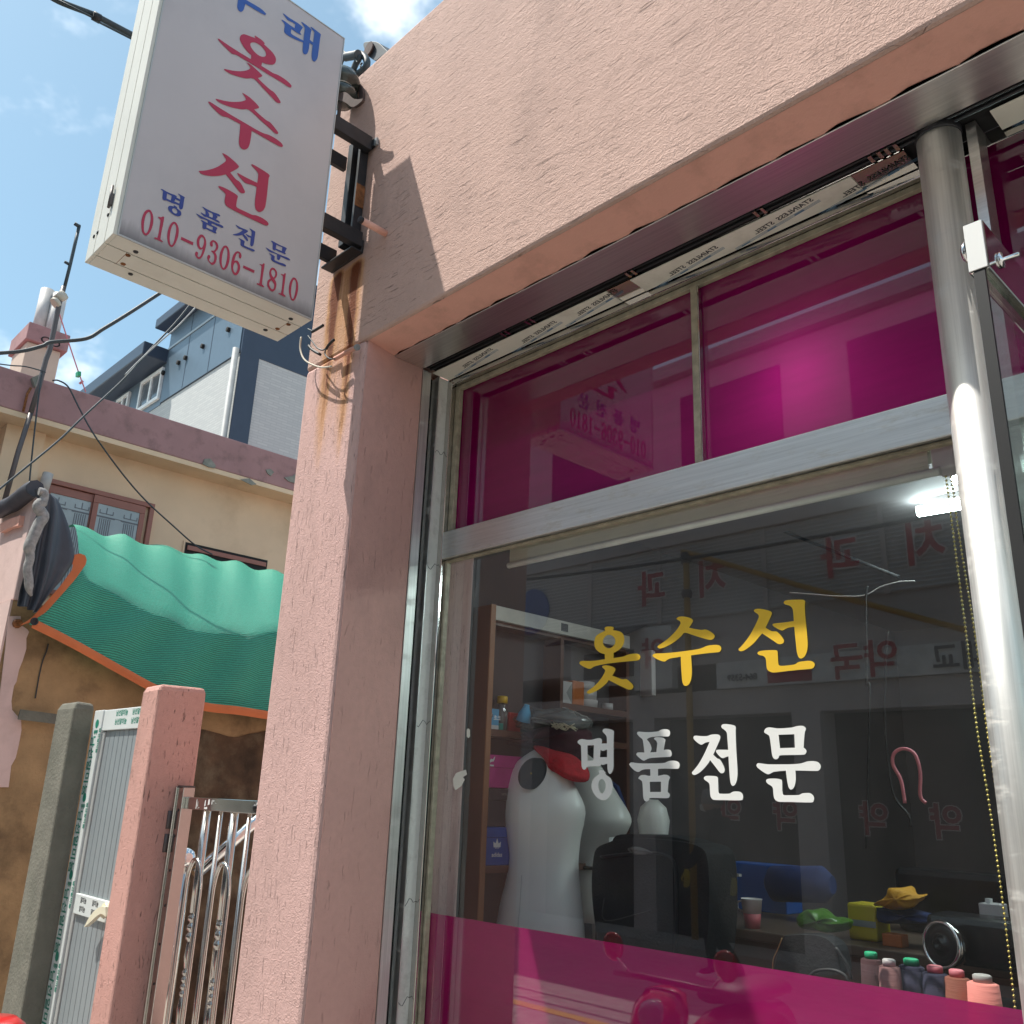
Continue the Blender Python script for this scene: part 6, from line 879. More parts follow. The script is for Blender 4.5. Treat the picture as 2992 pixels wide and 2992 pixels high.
# cloth heap, red cap and plastic bag on the shoulders
def blob(ol, depth, name, mat, label, cat, n=26, bulge=1.0, seed=1, amp=.012):
    random.seed(seed); P = [Vector(p) for p in smooth_loop(ol, 3, 100)]; c = sum(P, Vector()) / len(P); rings = []
    ph = [random.uniform(0, 6) for _ in range(6)]
    for i in range(-6, 7):
        t = i / 6.0; s_ = max(.02, math.cos(t * math.pi / 2) ** .55) if abs(i) < 6 else .02
        rings.append([c + (p - c) * s_ * (1 + amp * 6 * math.sin(k * .7 + ph[0] + t * 3) * .2) + Vector((0, depth * math.sin(t * math.pi / 2) + amp * math.sin(k * 1.1 + ph[1]), amp * .6 * math.sin(k * .9 + t * 4 + ph[2]))) for k, p in enumerate(P)])
    return tag(MB().loft(rings).build(name, mat), label, cat)
blob([(-2.423,0.900,1.749),(-2.371,0.900,1.740),(-2.306,0.900,1.722),(-2.257,0.900,1.704),(-2.223,0.900,1.682),(-2.192,0.900,1.638),(-2.198,0.900,1.621),(-2.221,0.900,1.617),(-2.262,0.900,1.628),(-2.304,0.900,1.647),(-2.340,0.900,1.677),(-2.370,0.900,1.712)], .07, 'knit_hat', 'redknit', 'red ribbed knit hat draped over the mannequin shoulder', 'hat', seed=2, amp=.003)
blob([(-2.635,0.980,1.784),(-2.564,0.980,1.797),(-2.487,0.980,1.814),(-2.375,0.980,1.816),(-2.282,0.980,1.808),(-2.250,0.980,1.789),(-2.267,0.980,1.751),(-2.294,0.980,1.711),(-2.308,0.980,1.691),(-2.365,0.980,1.712),(-2.439,0.980,1.738),(-2.515,0.980,1.752),(-2.593,0.980,1.748),(-2.634,0.980,1.762)], .10, 'cloth_heap', 'maroon', 'folded dark maroon cloth heaped under the plastic bag', 'cloth', seed=4, amp=.010)
pb_ = blob([(-2.604,0.970,1.843),(-2.565,0.970,1.875),(-2.527,0.970,1.890),(-2.465,0.970,1.893),(-2.368,0.970,1.886),(-2.295,0.970,1.870),(-2.253,0.970,1.847),(-2.249,0.970,1.822),(-2.273,0.970,1.810),(-2.366,0.970,1.815),(-2.477,0.970,1.812),(-2.539,0.970,1.809),(-2.594,0.970,1.813)], .09, 'plastic_bag', 'bagplas', 'cloudy greenish plastic bag holding cream threads', 'plastic bag', seed=6, amp=.010)
th = MB(); random.seed(9)
for q in range(9):
    y0 = 960 + 5 * q
    th.tube(spline([( -2.33 + .022 * i + random.uniform(-.008, .008), .875 + random.uniform(-.01, .01), 1.815 + .006 * math.sin(i * 1.3 + q) + random.uniform(-.008, .008) - .002 * i) for i in range(6)], 3), .0016, 4)
th.build('thread_bundle', 'thread', pb_)
tag(MB().lathe((-2.459,0.860,1.861), [(.028, -.03), (.024, .0), (.010, .03), (.010, .035)], (0.3, 0, 1), 14).build('spray_bottle', 'lightblue'), 'pale blue bottle top poking out left of the plastic bag', 'bottle')
# black garment bag
gb = thing('garment_bag', 'large black garment bag with piped edge leaning in the window', 'bag', (-1.9, .95, 1.1))
ol = [(-2.176,0.950,1.398),(-2.124,0.950,1.420),(-2.072,0.950,1.433),(-1.948,0.950,1.442),(-1.806,0.950,1.438),(-1.741,0.950,1.424),(-1.721,0.950,1.391),(-1.717,0.950,1.301),(-1.724,0.950,1.206),(-1.746,0.950,1.084),(-1.777,0.950,1.005),(-1.931,0.950,0.980),(-2.073,0.950,0.964),(-2.148,0.950,1.051),(-2.183,0.950,1.167),(-2.197,0.950,1.271),(-2.192,0.950,1.353)]
gb_ = smooth_loop(ol, 3, 80)
MB().prism(gb_, (0, .16, 0)).build('body', 'blackcloth', gb, bevel=.02)
MB().prism(smooth_loop([(-2.131,0.980,1.423),(-2.114,0.980,1.443),(-2.054,0.980,1.451),(-1.930,0.980,1.453),(-1.827,0.980,1.446),(-1.784,0.980,1.433),(-1.931,0.980,1.431)], 2, 80), (0, .12, 0)).build('top_flap', 'blackcloth', gb, bevel=.008)
pp = spline([(-2.153,0.944,1.371),(-2.051,0.944,1.387),(-1.920,0.944,1.399),(-1.858,0.944,1.388),(-1.840,0.944,1.354),(-1.838,0.944,1.262),(-1.844,0.944,1.148),(-1.850,0.944,1.070)], 5)
MB().tube(pp, .005, 6).build('piping', 'black', gb)
MB().tube(spline([(-2.135,0.944,1.240),(-2.133,0.944,1.173),(-1.986,0.944,1.210),(-1.938,0.944,1.223)], 4), .002, 5).build('stitch', 'seam', gb)
blob([(-2.027,0.935,1.407),(-1.993,0.935,1.416),(-1.945,0.935,1.409),(-1.921,0.935,1.399),(-1.961,0.935,1.390),(-2.010,0.935,1.393)], .006, 'lint_patch', 'bagplas', 'pale scuffed film patch on the black garment bag', 'scuff', seed=3, amp=.001)
# table with clutter
tt = thing('work_table', 'dark work table crowded with sewing things behind the glass', 'table', (-1.6, 1.5, .15))
TZ = 1.175
MB().box(-2.05, -.70, 1.18, 1.85, TZ - .03, TZ).build('tabletop', 'tabletop', tt, bevel=.004)
for x, y in ((-2.0, 1.23), (-.76, 1.23), (-2.0, 1.8), (-.76, 1.8)): MB().box(x, x + .05, y, y + .05, .15, TZ - .031).build('leg', 'tabletop', tt)
MB().box(-1.95, -.75, 1.25, 1.27, TZ - .14, TZ - .031).build('apron', 'tabletop', tt)
cu = thing('paper_cup', 'white and pink paper cup standing on the work table', 'cup', (-1.745, 1.235, TZ))
MB().lathe((-1.745, 1.235, TZ + .0005), [(.024, 0), (.029, .045)], n=20).build('cup_body', 'cuppink', cu); MB().lathe((-1.745, 1.235, TZ + .046), [(.0295, 0), (.034, .042), (.0355, .044), (.033, .044), (.029, .005)], n=20).build('cup_rim', 'cupw', cu)
MB().tube(spline([(-1.776, 1.235, TZ + .08), (-1.797, 1.235, TZ + .075), (-1.797, 1.235, TZ + .055), (-1.773, 1.235, TZ + .045)], 4), .003, 6).build('cup_handle', 'cupw', cu)
blob([(-1.564,1.210,1.229),(-1.525,1.210,1.255),(-1.492,1.210,1.261),(-1.455,1.210,1.248),(-1.418,1.210,1.241),(-1.387,1.210,1.234),(-1.401,1.210,1.216),(-1.452,1.210,1.199),(-1.510,1.210,1.198),(-1.549,1.210,1.205)], .05, 'green_bag', 'bagg', 'crumpled green plastic bag on the work table', 'plastic bag', seed=8, amp=.006)
tx = thing('tissue_box', 'yellow tissue packet with silver band on the work table', 'tissue packet', (-1.42, 1.32, TZ))
ty = [(-1.447,1.300,1.287),(-1.354,1.300,1.293),(-1.360,1.300,1.226),(-1.453,1.300,1.219)]
MB().box(ty[0][0], ty[1][0], 1.30, 1.40, TZ + .0005, TZ + .105).build('packet', 'yelbox', tx, bevel=.008)
MB().box(ty[0][0] + .002, ty[1][0] - .002, 1.2985, 1.2995, TZ + .040, TZ + .058).build('silver_band', 'alu', tx)
blob([(-1.349,1.300,1.282),(-1.313,1.300,1.313),(-1.293,1.300,1.334),(-1.251,1.300,1.343),(-1.229,1.300,1.326),(-1.201,1.300,1.324),(-1.204,1.300,1.315),(-1.225,1.300,1.305),(-1.233,1.300,1.288),(-1.275,1.300,1.276),(-1.310,1.300,1.281)], .06, 'yellow_cloth', 'yelcloth', 'bright yellow cloth bundle beside the tissue packet', 'cloth', seed=12, amp=.007)
blob([(-1.359,1.340,1.274),(-1.292,1.340,1.272),(-1.205,1.340,1.273),(-1.172,1.340,1.261),(-1.179,1.340,1.249),(-1.266,1.340,1.240),(-1.356,1.340,1.233)], .06, 'blue_cloth', 'bluec', 'dark blue cloth under the yellow bundle', 'cloth', seed=13, amp=.006)
tag(MB().box(*[(-1.318,1.250,1.237)[0], (-1.259,1.250,1.243)[0]], 1.25, 1.30, TZ + .0005, TZ + .035).build('orange_box', 'orange2', bevel=.003), 'small orange box below the blue cloth', 'box')
tag(MB().tube([Vector(p) for p in [(-1.908,1.620,1.283),(-1.883,1.620,1.287),(-1.689,1.620,1.301),(-1.652,1.620,1.302)]], [.03, .062, .062, .03], 18).build('fabric_roll', 'rollblue'), 'rolled bright blue fabric lying across the table', 'fabric roll')
MBc = [(-2.141,1.700,1.372),(-1.883,1.700,1.375),(-1.893,1.700,1.217),(-2.148,1.700,1.206)]
tag(MB().box(MBc[0][0], MBc[1][0], 1.70, 1.82, TZ + .0005, TZ + .17).build('blue_crate', 'boxblue', bevel=.004), 'dull blue storage box at the back of the table', 'box')
tag(MB().box(-1.45, -1.1, 1.66, 1.8, TZ + .0005, TZ + .20).build('dark_case', 'machine', bevel=.02), 'black case standing at the back of the table', 'case')
ap = thing('power_adapter', 'small white power adapter box by the sewing machine', 'adapter', (-1.0, 1.15, 1.3))
a0, a1 = (-0.996,1.150,1.293), (-0.942,1.150,1.329)
MB().box(a0[0], a1[0], 1.15, 1.21, a0[2], a1[2]).build('case', 'whitep', ap, bevel=.003); MB().box((a0[0] * .6 + a1[0] * .4) - .006, (a0[0] * .6 + a1[0] * .4) + .006, 1.16, 1.18, a1[2] + .0005, a1[2] + .012).build('button', 'white', ap)
MB().tube(spline([(-0.978,1.130,1.302),(-0.963,1.130,1.285),(-0.942,1.130,1.260),(-0.927,1.130,1.259),(-0.904,1.130,1.260)], 4), .003, 6).build('lead', 'whitep', ap)
# sewing machine
sw = thing('sewing_machine', 'black sewing machine with chrome handwheel tinted pink by the film', 'sewing machine', (-1.05, 1.0, 1.1))
wc = Vector((-1.004,0.900,1.243))
ax_ = Vector((-.35, -1, .12)).normalized()
MB().tube([wc + ax_ * .0 + Vector((0, 0, 0))] and [wc + (ax_.orthogonal().normalized() * math.cos(a) + ax_.cross(ax_.orthogonal().normalized()) * math.sin(a)) * .052 for a in [2 * math.pi * k / 36 for k in range(37)]], .0055, 8, caps=False).build('wheel_rim', 'chrome', sw)
MB().lathe(wc, [(.050, .0), (.044, .006), (.03, .002), (.018, .004), (.016, .014), (.008, .015), (.007, .010), (0, .010)], ax_, 32).build('wheel_disc', 'machine', sw)
MB().lathe(wc - ax_ * .03, [(.047, -.01), (.050, .01), (.046, .024)], ax_, 32).build('wheel_rear', 'mirror', sw)
MB().box(wc.x - .06, wc.x + .26, .955, 1.09, wc.z - .05, wc.z + .065).box(wc.x - .10, wc.x + .30, .94, 1.11, 1.08, 1.115).build('body', 'machine', sw, bevel=.02)
MB().box(-1.5, -.72, .78, 1.12, 1.045, 1.078).build('machine_bed', 'tabletop', sw, bevel=.004)
# thread cones on the window ledge
tag(MB().box(-2.42, -.6, .52, .765, 1.06, 1.098).build('window_ledge', 'roomwall'), 'inner window ledge carrying a row of thread cones', 'ledge')
tag(MB().box(-1.86, -1.26, .54, .74, 1.0985, 1.0993).build('paper_sheet', 'paperw'), 'grey paper sheet spread on the window ledge', 'paper')
def cone_thing(x, y, lab, mat, cmat, r=.030, h=.108, lean=0):
    t = thing('thread_cone', lab, 'thread cone', (x, y, 1.099), 'thread cones standing on the window ledge')
    MB().lathe((x, y, 1.0995), [(r * 1.02, 0), (r * 1.08, .01), (r * .90, h), (r * .7, h + .003)], n=22).build('thread', mat, t)
    MB().lathe((x, y, 1.0995 + h + .0035), [(r * .55, 0), (r * .55, .012), (r * .45, .014), (0, .014)], n=16).build('cone_top', cmat, t)
for px, lab, mat, cmat, r, h in (((-1.056,0.620,1.209), 'maroon thread cone with green top, leftmost on the ledge', 'th1', 'conegreen', .026, .125),
        ((-1.005,0.600,1.210), 'mauve thread cone with pale top second from the left', 'th2', 'whitep', .026, .118), ((-0.967,0.630,1.205), 'navy thread cone with green top in the middle of the row', 'th3', 'conegreen', .030, .122),
        ((-0.911,0.620,1.206), 'navy thread cone with pink top right of the green topped one', 'th3', 'conepink', .030, .116), ((-0.861,0.610,1.211), 'brown thread cone with pink top beside the big pink cone', 'th4', 'conepink', .028, .116),
        ((-0.798,0.580,1.212), 'fat salmon pink thread cone at the right end of the ledge', 'th5', 'paperw', .034, .118)):
    cone_thing(px[0], px[1], lab, mat, cmat, r, h)
hb = thing('handbag', 'small black handbag with chain and strap on the window ledge', 'handbag', (-1.4, .7, 1.07))
MB().prism(smooth_loop([(-1.319,0.680,1.231),(-1.291,0.680,1.246),(-1.215,0.680,1.252),(-1.176,0.680,1.235),(-1.166,0.680,1.197),(-1.173,0.680,1.171),(-1.264,0.680,1.157),(-1.346,0.680,1.159)], 3, 80), (0, .06, 0)).build('body', 'blackcloth', hb, bevel=.01)
MB().tube(spline([(-1.307,0.660,1.238),(-1.320,0.660,1.212),(-1.335,0.660,1.185),(-1.338,0.660,1.162)], 4), .0014, 6).build('chain', 'gold', hb); MB().tube(spline([(-1.235,0.655,1.160),(-1.213,0.655,1.176),(-1.172,0.655,1.184),(-1.143,0.655,1.177),(-1.134,0.655,1.162)], 5), .004, 6).tube(spline([(-1.160,0.655,1.235),(-1.136,0.655,1.204),(-1.126,0.655,1.171)], 4), .004, 6).build('strap', 'black', hb)
tag(MB().tube(spline([(-1.249,1.500,1.586),(-1.265,1.500,1.609),(-1.258,1.500,1.683),(-1.271,1.500,1.742),(-1.308,1.500,1.758),(-1.339,1.500,1.742),(-1.346,1.500,1.707),(-1.324,1.500,1.657),(-1.318,1.500,1.584)], 5), .006, 6).build('tape_measure', 'conepink'), 'pink tape measure hanging in a loop at the back right', 'tape measure')
for nm, lab, pts in (('hanging_cable', 'left black cord hanging from the ceiling rail', [(-1.513,1.800,2.401),(-1.525,1.800,2.344),(-1.541,1.800,2.116),(-1.550,1.800,2.018)] + [(-1.539,1.800,2.010),(-1.562,1.800,1.793),(-1.585,1.800,1.583),(-1.605,1.800,1.425)]), ('hanging_cable', 'right black cord hanging beside the tape measure', [(-1.363,1.600,2.174),(-1.376,1.600,2.112),(-1.390,1.600,1.987)] + [(-1.402,1.600,1.912),(-1.406,1.600,1.712),(-1.393,1.600,1.603),(-1.351,1.600,1.547),(-1.348,1.600,1.510)])):
    tag(MB().tube(spline(pts, 4), .0045, 6).build(nm, 'rubber'), lab, 'cord')
tag(MB().tube(spline([(-1.903,1.900,2.445),(-1.787,1.900,2.421),(-1.684,1.900,2.400),(-1.577,1.900,2.389),(-1.502,1.900,2.415),(-1.430,1.900,2.424),(-1.369,1.900,2.419)], 5), .0028, 5).build('white_cable', 'whitep'), 'white power cord slung across the ceiling rail', 'cord')
tag(MB().tube([(-2.134,2.000,2.851),(-1.786,2.000,2.652),(-1.469,2.000,2.469)], .008, 6).build('ceiling_rail', 'black'), 'thin black rail running under the shop ceiling', 'rail')
tag(MB().lathe((-2.450,1.600,2.267), [(.0, 0)], n=3, caps=False).box(-2.20, -2.02, 1.6, 1.62, 1.3, 1.31).build('card_rail', 'paperw'), 'small pale rail glimpsed behind the window letters', 'rail')
cv_ = [(-2.607,1.750,2.231),(-2.533,1.750,2.232),(-2.544,1.750,2.025),(-2.604,1.750,2.022)]
wl2 = tag(MB().box(cv_[0][0], cv_[1][0], 1.75, 1.78, cv_[2][2], cv_[0][2]).build('white_strip_lamp', 'whitep', bevel=.004), 'white switched off strip lamp standing on end behind the window letters', 'lamp')
# tube lights on the ceiling
tl1 = thing('tube_light', 'lit white tube light under the shop ceiling', 'ceiling light', (-.9, 1.94, 2.7))
MB().tube([(-1.34, 1.93, 2.705), (-.30, 2.0, 2.705)], .021, 12).build('tube', 'tube', tl1); MB().box(-1.28, -.3, 1.92, 1.98, 2.728, 2.75).build('housing', 'whitep', tl1)
tl2 = thing('tube_light', 'second lit tube light partly hidden by the round column', 'ceiling light', (-.6, 1.6, 2.7))
p2 = (-1.090,1.622,2.700)
MB().tube([(p2[0], p2[1], 2.70), (p2[0] + .9, p2[1] + .06, 2.70)], .021, 12).build('tube', 'tube', tl2); MB().box(p2[0], p2[0] + .9, p2[1] - .03, p2[1] + .09, 2.725, 2.75).build('housing', 'whitep', tl2)
gl_ = Vector((-1.046,0.580,2.648))
gl = thing('round_lamp', 'round lamp glowing magenta behind the right upper pane', 'lamp', gl_)
MB().lathe(gl_, [(0, -.03), (.022, -.02), (.028, 0), (.022, .02), (0, .03)], (0, 0, 1), 16).build('bulb', 'glow', gl); MB().tube([gl_ + Vector((0, .03, .03)), gl_ + Vector((0, .35, 2.75 - gl_.z))] if gl_.z < 2.7 else [gl_ + Vector((0, .02, 0)), gl_ + Vector((0, .15, .02))], .008, 8).build('stem', 'whitep', gl)
# roller blind
bd = thing('roller_blind', 'pale green ribbed roller blind rolled up above the lower pane', 'blind', (-1.4, .53, 2.39))
MB().lathe((-2.195, .535, 2.405), [(.0, 0), (.040, 0), (.040, 1.43), (0, 1.43)], (1, 0, 0), 24).build('roll', 'blind', bd)
MB().box(-2.195, -.76, .497, .499, 2.335, 2.405).build('fabric', 'blind', bd)
MB().tube([(-2.20, .498, 2.325), (-.735, .498, 2.325)], .0105, 12).build('bottom_bar', 'blindrail', bd)
MB().box(-.755, -.70, .50, .57, 2.33, 2.46).build('end_bracket', 'whitep', bd, bevel=.006)
for k, pts in enumerate(([(-0.725,0.500,2.309),(-0.724,0.500,2.270),(-0.724,0.500,2.227),(-0.723,0.500,2.175),(-0.723,0.500,2.131)] + [(-0.721,0.500,1.906),(-0.722,0.500,1.737),(-0.715,0.500,1.558),(-0.712,0.500,1.371),(-0.713,0.500,1.195),(-0.715,0.500,1.127)], [(-0.713,0.500,2.305),(-0.712,0.500,2.259),(-0.712,0.500,2.215),(-0.711,0.500,2.173),(-0.710,0.500,2.129)] + [(-0.702,0.500,1.904),(-0.702,0.500,1.737),(-0.697,0.500,1.559),(-0.695,0.500,1.391),(-0.697,0.500,1.198),(-0.698,0.500,1.127)])):
    L = spline(pts, 6); n_ = int(sum((b - a).length for a, b in zip(L, L[1:])) / .0098); ch = MB(); P = resample(L, n_)
    for p in P: ch.lathe(p, [(0, -.0033), (.0030, -.0012), (.0030, .0012), (0, .0033)], n=7)
    ch.tube(L, .0007, 4); ch.build('bead_chain', 'brass', bd)
# ------------------------------------------------------------------ across the street (seen mirrored in the glass)
ob = thing('pharmacy_building', 'grey shop block across the street with red Korean letters, seen mirrored in the glass', 'building', (-6, -8, 0))
OY = -7.0
MB().box(-18, 8, -12, OY, 3.22, 7.2).box(-18, 8, -12, OY, 2.6, 2.90).build('wall', 'opwall', ob)
for x in (-17.9, -13.2, -9.6, -7.45, -5.2, -2.9, 0.5, 4): MB().box(x, x + .34, -12, OY + .02, 0, 2.599).build('pier', 'opwall', ob)
MB().box(-17.5, 7.9, OY - .35, OY - .32, 0, 2.599).build('shop_glass', 'opglass', ob)
cs = MB(); z = 3.80; pr_ = []
while z < 4.78: pr_ += [(OY + .03, z), (OY + .055, z + .02), (OY + .03, z + .04)]; z += .048
cs.loft([[Vector((x, y, zz)) for y, zz in pr_] for x in (-14, 6)], close=False, caps=False, sm=False).build('corrugated_band', 'corr', ob)
for x in (-12, -9.6, -8.2, -7.0, -5.45, -4.0, -2.4, -.8): MB().box(x, x + .06, OY + .057, OY + .075, 3.78, 4.80).build('band_batten', 'opwall', ob)
MB().box(-14.1, 6.1, OY + .001, OY + .10, 4.80, 4.88).build('band_trim', 'opwall', ob); MB().box(-14.1, 6.1, OY + .001, OY + .07, 5.6, 5.72).build('string_course', 'capgrey', ob)
for x in (-9, -6.6, -4.2, -1.8): MB().box(x, x + 1.5, OY + .001, OY + .02, 5.85, 6.9).build('window', 'opglass', ob)
def optext(body, xr, z, size, mat, outline='white', y=OY + .085, off=.012, sp=1.0):
    if outline: text_mb(body, size, (xr, y, z), (-1, 0, 0), (0, 0, 1), off * 2.4, space=sp).build('letter_outline', outline, ob, fix=False)
    text_mb(body, size, (xr, y + .006, z), (-1, 0, 0), (0, 0, 1), off, space=sp).build('lettering', mat, ob, fix=False)
for xr in (-3.30, -5.92): 
    optext('\uce58', xr, 4.09, .50, 'opred'); optext('\uacfc', xr - .93, 4.09, .50, 'opred')
MB().box(-6.14, -2.9, OY + .001, OY + .06, 2.905, 3.215).build('sign_panel', 'opsign', ob)
optext('\ub300\uad50', -3.03, 2.955, .30, 'opdark', None, OY + .075, .006); optext('\uc57d\uad6d', -3.90, 2.955, .42, 'opred', 'white', OY + .075, .008)
optext('864-5359', -5.58, 2.985, .105, 'opdark', None, OY + .068, .003)
MB().box(-5.45, -4.90, OY + .061, OY + .066, 2.93, 3.10).build('red_badge', 'opred', ob)
MB().box(-7.35, -6.75, OY + .001, OY + .12, 2.95, 3.75).build('side_sign', 'opsign', ob); optext('\uc57d', -6.83, 3.25, .42, 'opred', None, OY + .13, .008)
for xr in (-3.58, -4.32, -5.35, -6.08): optext('\uc57d', xr, 1.36, .36, 'opred', 'white', OY - .30, .008)
MB().tube([(-6.47, OY + .16, .1), (-6.47, OY + .16, 4.62)], .04, 10).tube(spline([(-6.47, OY + .16, 4.60), (-6.4, OY + .16, 4.62), (-4.9, OY + .16, 3.98), (-3.2, OY + .16, 3.3)], 3), .032, 10).build('gas_pipe', 'gas', ob)
MB().lathe((-6.47, OY + .16, 4.5), [(.06, 0), (.075, .06), (.06, .14)], n=14).lathe((-6.47, OY + .16, 4.05), [(.055, 0), (.07, .05), (.055, .1)], n=14).build('pipe_fitting', 'capgrey', ob)
MB().box(-8.55, -7.25, OY + .001, OY + .02, 3.05, 3.85).build('shutter_box', 'opsign', ob); MB().prism([(-8.5, OY + .02, 3.80), (-7.2, OY + .02, 3.80), (-7.2, OY + .6, 3.55), (-8.5, OY + .6, 3.55)], (0, 0, .02)).build('awning', 'navy', ob)
MB().box(-8.3, -7.4, OY + .021, OY + .03, 3.15, 3.50).build('dark_window', 'opglass', ob)
MB().lathe((-9.3, OY + .05, 4.22), [(.34, 0), (.34, .03)], (0, 1, 0), 28).build('round_sign', 'blue2', ob)
MB().box(-18, 8, -12, OY + .15, 7.21, 7.4).build('roof_slab', 'opwall', ob)
for i, (z0, z1, x0, x1) in enumerate(((4.9, 4.5, -14, 4), (5.35, 5.15, -14, 5), (5.0, 5.5, -14, 5))):
    pts = [(x0 + (x1 - x0) * t, OY + 1.2 + .3 * i, z0 + (z1 - z0) * t - .5 * math.sin(t * math.pi)) for t in [k / 12 for k in range(13)]]
    tag(MB().tube(pts, .022, 6).build('street_cable', 'cable'), ('uppermost', 'middle', 'lowest')[i] + ' of the cables strung along the far side of the street, mirrored in the glass', 'cable', 'cables along the far side of the street')
# parked red scooter, mirrored in the lower film
sc = thing('scooter', 'glossy red motor scooter parked in front of the window, mirrored in the film', 'scooter', (-2.60, -1.30, 0))
def sx(u, v, z): return Vector((-2.60 + u, -1.30 + v, z))
MB().loft([[sx(.10 * s_ * math.cos(a) * .9 - .0, .35 + o + .05 * s_ * math.sin(a), z) for a in [2 * math.pi * k / 18 for k in range(18)]] for s_, o, z in ((.8, .0, .30), (1.3, 0, .5), (1.5, -.02, .62), (1.5, -.06, .72), (1.1, -.10, .79), (.2, -.12, .81))]).build('front_shield', 'scooterred', sc)
MB().loft([[sx(.13 * s_ * math.cos(a), y, .52 + .16 * s_ * math.sin(a)) for a in [2 * math.pi * k / 18 for k in range(18)]] for s_, y in ((.3, -.75), (.9, -.65), (1.05, -.4), (1.0, -.15), (.7, .0))]).build('rear_body', 'scooterred', sc)
MB().box(-2.72, -2.48, -1.47, -.94, .24, .28).build('footboard', 'black', sc); MB().loft([[sx(.12 * s_ * math.cos(a), y, .73 + .045 * s_ * math.sin(a)) for a in [2 * math.pi * k / 14 for k in range(14)]] for s_, y in ((.3, -.70), (1, -.6), (1.05, -.3), (.6, -.08))]).build('seat', 'rubber', sc)
for y in (.42, -.58): MB().lathe(sx(-.05, y, .24), [(.12, 0), (.22, .01), (.24, .05), (.22, .09), (.12, .10)], (1, 0, 0), 24).build('wheel', 'tyre', sc)
MB().tube([sx(-.32, .20, .81), sx(-.1, .27, .83), sx(.1, .27, .83), sx(.32, .20, .81)], .014, 8).build('handlebar', 'black', sc)
for s_ in (-1, 1):
    MB().tube([sx(.22 * s_, .23, .83), sx(.27 * s_, .24, .88), sx(.29 * s_, .24, .91)], .006, 6).build('mirror_stem', 'chrome', sc)
    MB().lathe(sx(.30 * s_, .24, .925), [(0, -.02), (.05, -.012), (.062, 0), (.05, .006), (0, .006)], (0, 1, 0), 18).build('mirror', 'scooterred', sc)
MB().lathe(sx(0, .335, .70), [(.07, -.02), (.065, .03), (.04, .05), (0, .055)], (0, 1, 0), 18).build('headlight', 'winglass', sc)
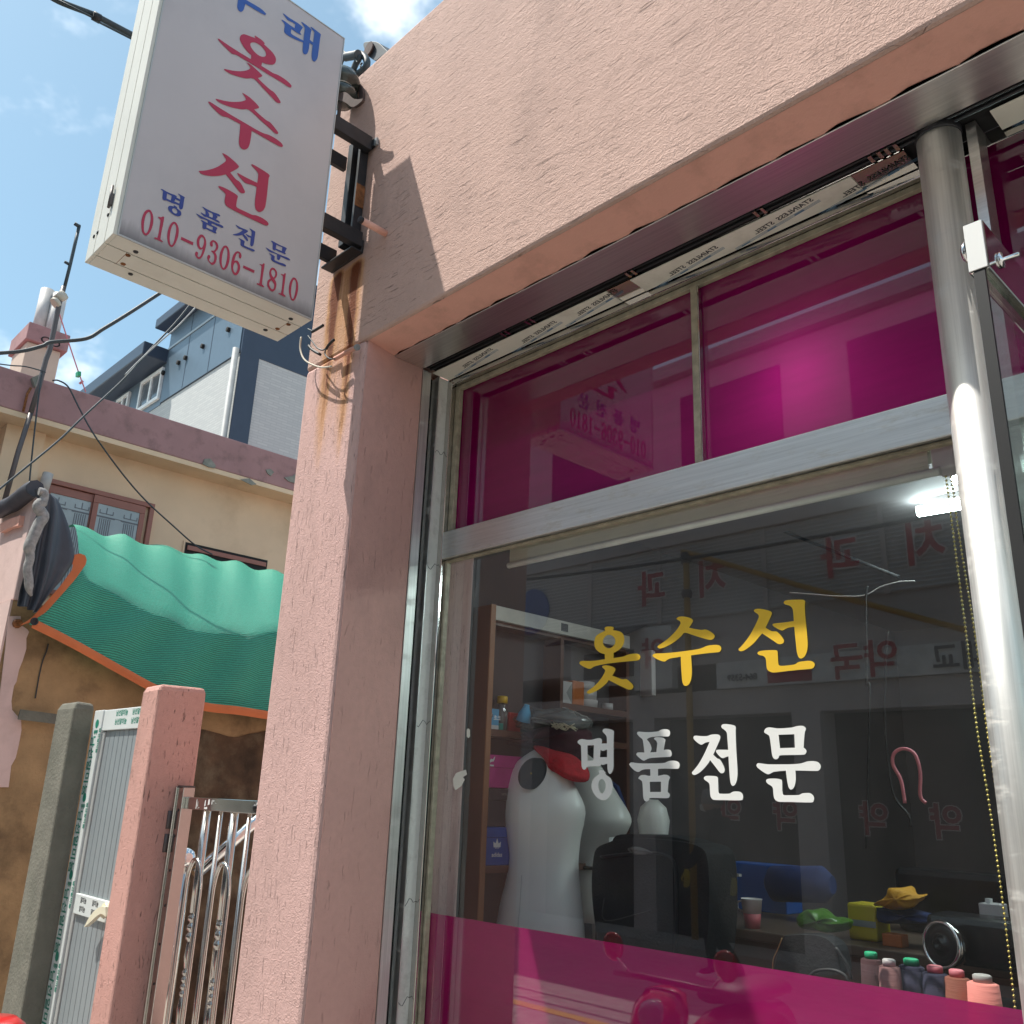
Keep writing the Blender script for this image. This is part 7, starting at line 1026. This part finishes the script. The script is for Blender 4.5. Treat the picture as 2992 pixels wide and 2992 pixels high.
# passer-by
def person(name, label, base, face):
    pt = thing(name, label, 'person', base); b = Vector(base); c_, s_ = math.cos(face), math.sin(face)
    def w(f, sd, z): return b + Vector((f * c_ - sd * s_, f * s_ + sd * c_, z))
    J = dict(pel=(0, 0, .93), chest=(.02, 0, 1.28), neck=(.03, 0, 1.45), head=(.05, 0, 1.56), top=(.055, 0, 1.66), shl=(.01, .18, 1.40), ell=(-.10, .23, 1.14), wrl=(-.02, .22, .93), shr=(.01, -.18, 1.40), elr=(.06, -.23, 1.14), wrr=(.22, -.20, 1.00), hpl=(0, .09, .90), knl=(.20, .10, .50), anl=(.16, .10, .09), hpr=(0, -.09, .90), knr=(.02, -.10, .48), anr=(-.28, -.10, .13), tol=(.32, .10, .04), tor=(-.17, -.10, .04))
    rad = dict(pel=.135, chest=.15, neck=.06, head=.095, top=.07, shl=.075, ell=.055, wrl=.045, shr=.075, elr=.055, wrr=.045, hpl=.10, knl=.07, anl=.05, hpr=.10, knr=.07, anr=.05, tol=.04, tor=.04)
    E = [('pel', 'chest'), ('chest', 'neck'), ('neck', 'head'), ('head', 'top'), ('chest', 'shl'), ('shl', 'ell'), ('ell', 'wrl'), ('chest', 'shr'), ('shr', 'elr'), ('elr', 'wrr'), ('pel', 'hpl'), ('hpl', 'knl'), ('knl', 'anl'), ('anl', 'tol'), ('pel', 'hpr'), ('hpr', 'knr'), ('knr', 'anr'), ('anr', 'tor')]
    ks = list(J); me = bpy.data.meshes.new('body'); me.from_pydata([w(*J[k]) for k in ks], [(ks.index(a), ks.index(c)) for a, c in E], [])
    o = bpy.data.objects.new('body', me); COL.objects.link(o); hang(o, pt); me.materials.append(MT['cloth'])
    md = o.modifiers.new('skin', 'SKIN')
    for i, k in enumerate(ks): sv = me.skin_vertices[0].data[i]; sv.radius = (rad[k], rad[k]); sv.use_root = k == 'pel'
    ss = o.modifiers.new('sub', 'SUBSURF'); ss.levels = ss.render_levels = 1
    MB().lathe(w(.055, 0, 1.50), [(.0, 0), (.075, .02), (.098, .08), (.10, .14), (.08, .20), (0, .225)], n=18).build('head', 'skin', pt)
    MB().lathe(w(.045, 0, 1.575), [(.102, 0), (.108, .06), (.09, .13), (0, .158)], n=18).build('hair', 'hair', pt)
    MB().lathe(w(.13, 0, 1.545), [(0, -.045), (.05, -.03), (.055, .02), (0, .04)], n=12).build('face_mask', 'white', pt)
    MB().lathe(w(.16, 0, 1.60), [(0, 0), (.014, .01), (0, .04)], n=8).build('nose', 'skin', pt)
    for sd, k in ((1, 'wrl'), (-1, 'wrr')):
        f0, s0, z0 = J[k]; hand = MB().loft([[w(f0 + .035 * r_ * math.cos(a), s0 + .016 * r_ * math.sin(a), z0 - d) for a in [2 * math.pi * q / 10 for q in range(10)]] for r_, d in ((.7, .02), (1, .06), (1.05, .10), (.9, .12))])
        for q in range(4): hand.tube([w(f0 - .027 + .018 * q, s0, z0 - .115), w(f0 - .024 + .017 * q, s0 - .006, z0 - .155), w(f0 - .020 + .015 * q, s0 - .018, z0 - .185 + .006 * abs(q - 1.5))], [.009, .008, .006], 6)
        hand.tube([w(f0 + .03, s0, z0 - .06), w(f0 + .052, s0 - .01, z0 - .10), w(f0 + .045, s0 - .015, z0 - .13)], [.011, .009, .007], 6); hand.build('glove', 'glove', pt)
    for k, t_ in (('anl', 'tol'), ('anr', 'tor')):
        a_, q_ = Vector(J[k]), Vector(J[t_]); MB().loft([[w(a_.x + (q_.x - a_.x) * u - .06 * (1 - u) + 0, a_.y + .042 * r_ * math.cos(an), max(.003, a_.z - .09 + .03 + (.035 + .03 * (1 - u)) * r_ * math.sin(an))) for an in [2 * math.pi * q / 12 for q in range(12)]] for u, r_ in ((0, .5), (.1, .9), (.5, 1.05), (.9, 1), (1.1, .5))]).build('shoe', 'shoe', pt)
    return pt
person('person', 'person in dark clothes with face mask and yellow gloves walking past, mirrored in the glass', (-5.15, -5.35, .0), math.pi)
# red basin at the frame edge
rb2 = thing('red_basin', 'red plastic basin upside down at the lower left corner', 'basin', (-4.02, -.33, 0))
MB().lathe((-4.02, -.33, 0), [(.10, .50), (.125, .62), (.115, .68), (.08, .705), (0, .71)], n=24).build('bowl', 'redp', rb2)
MB().lathe((-4.02, -.33, 0), [(.16, 0), (.11, .03), (.05, .06), (.04, .45), (.10, .499)], n=20).build('stand', 'black', rb2)
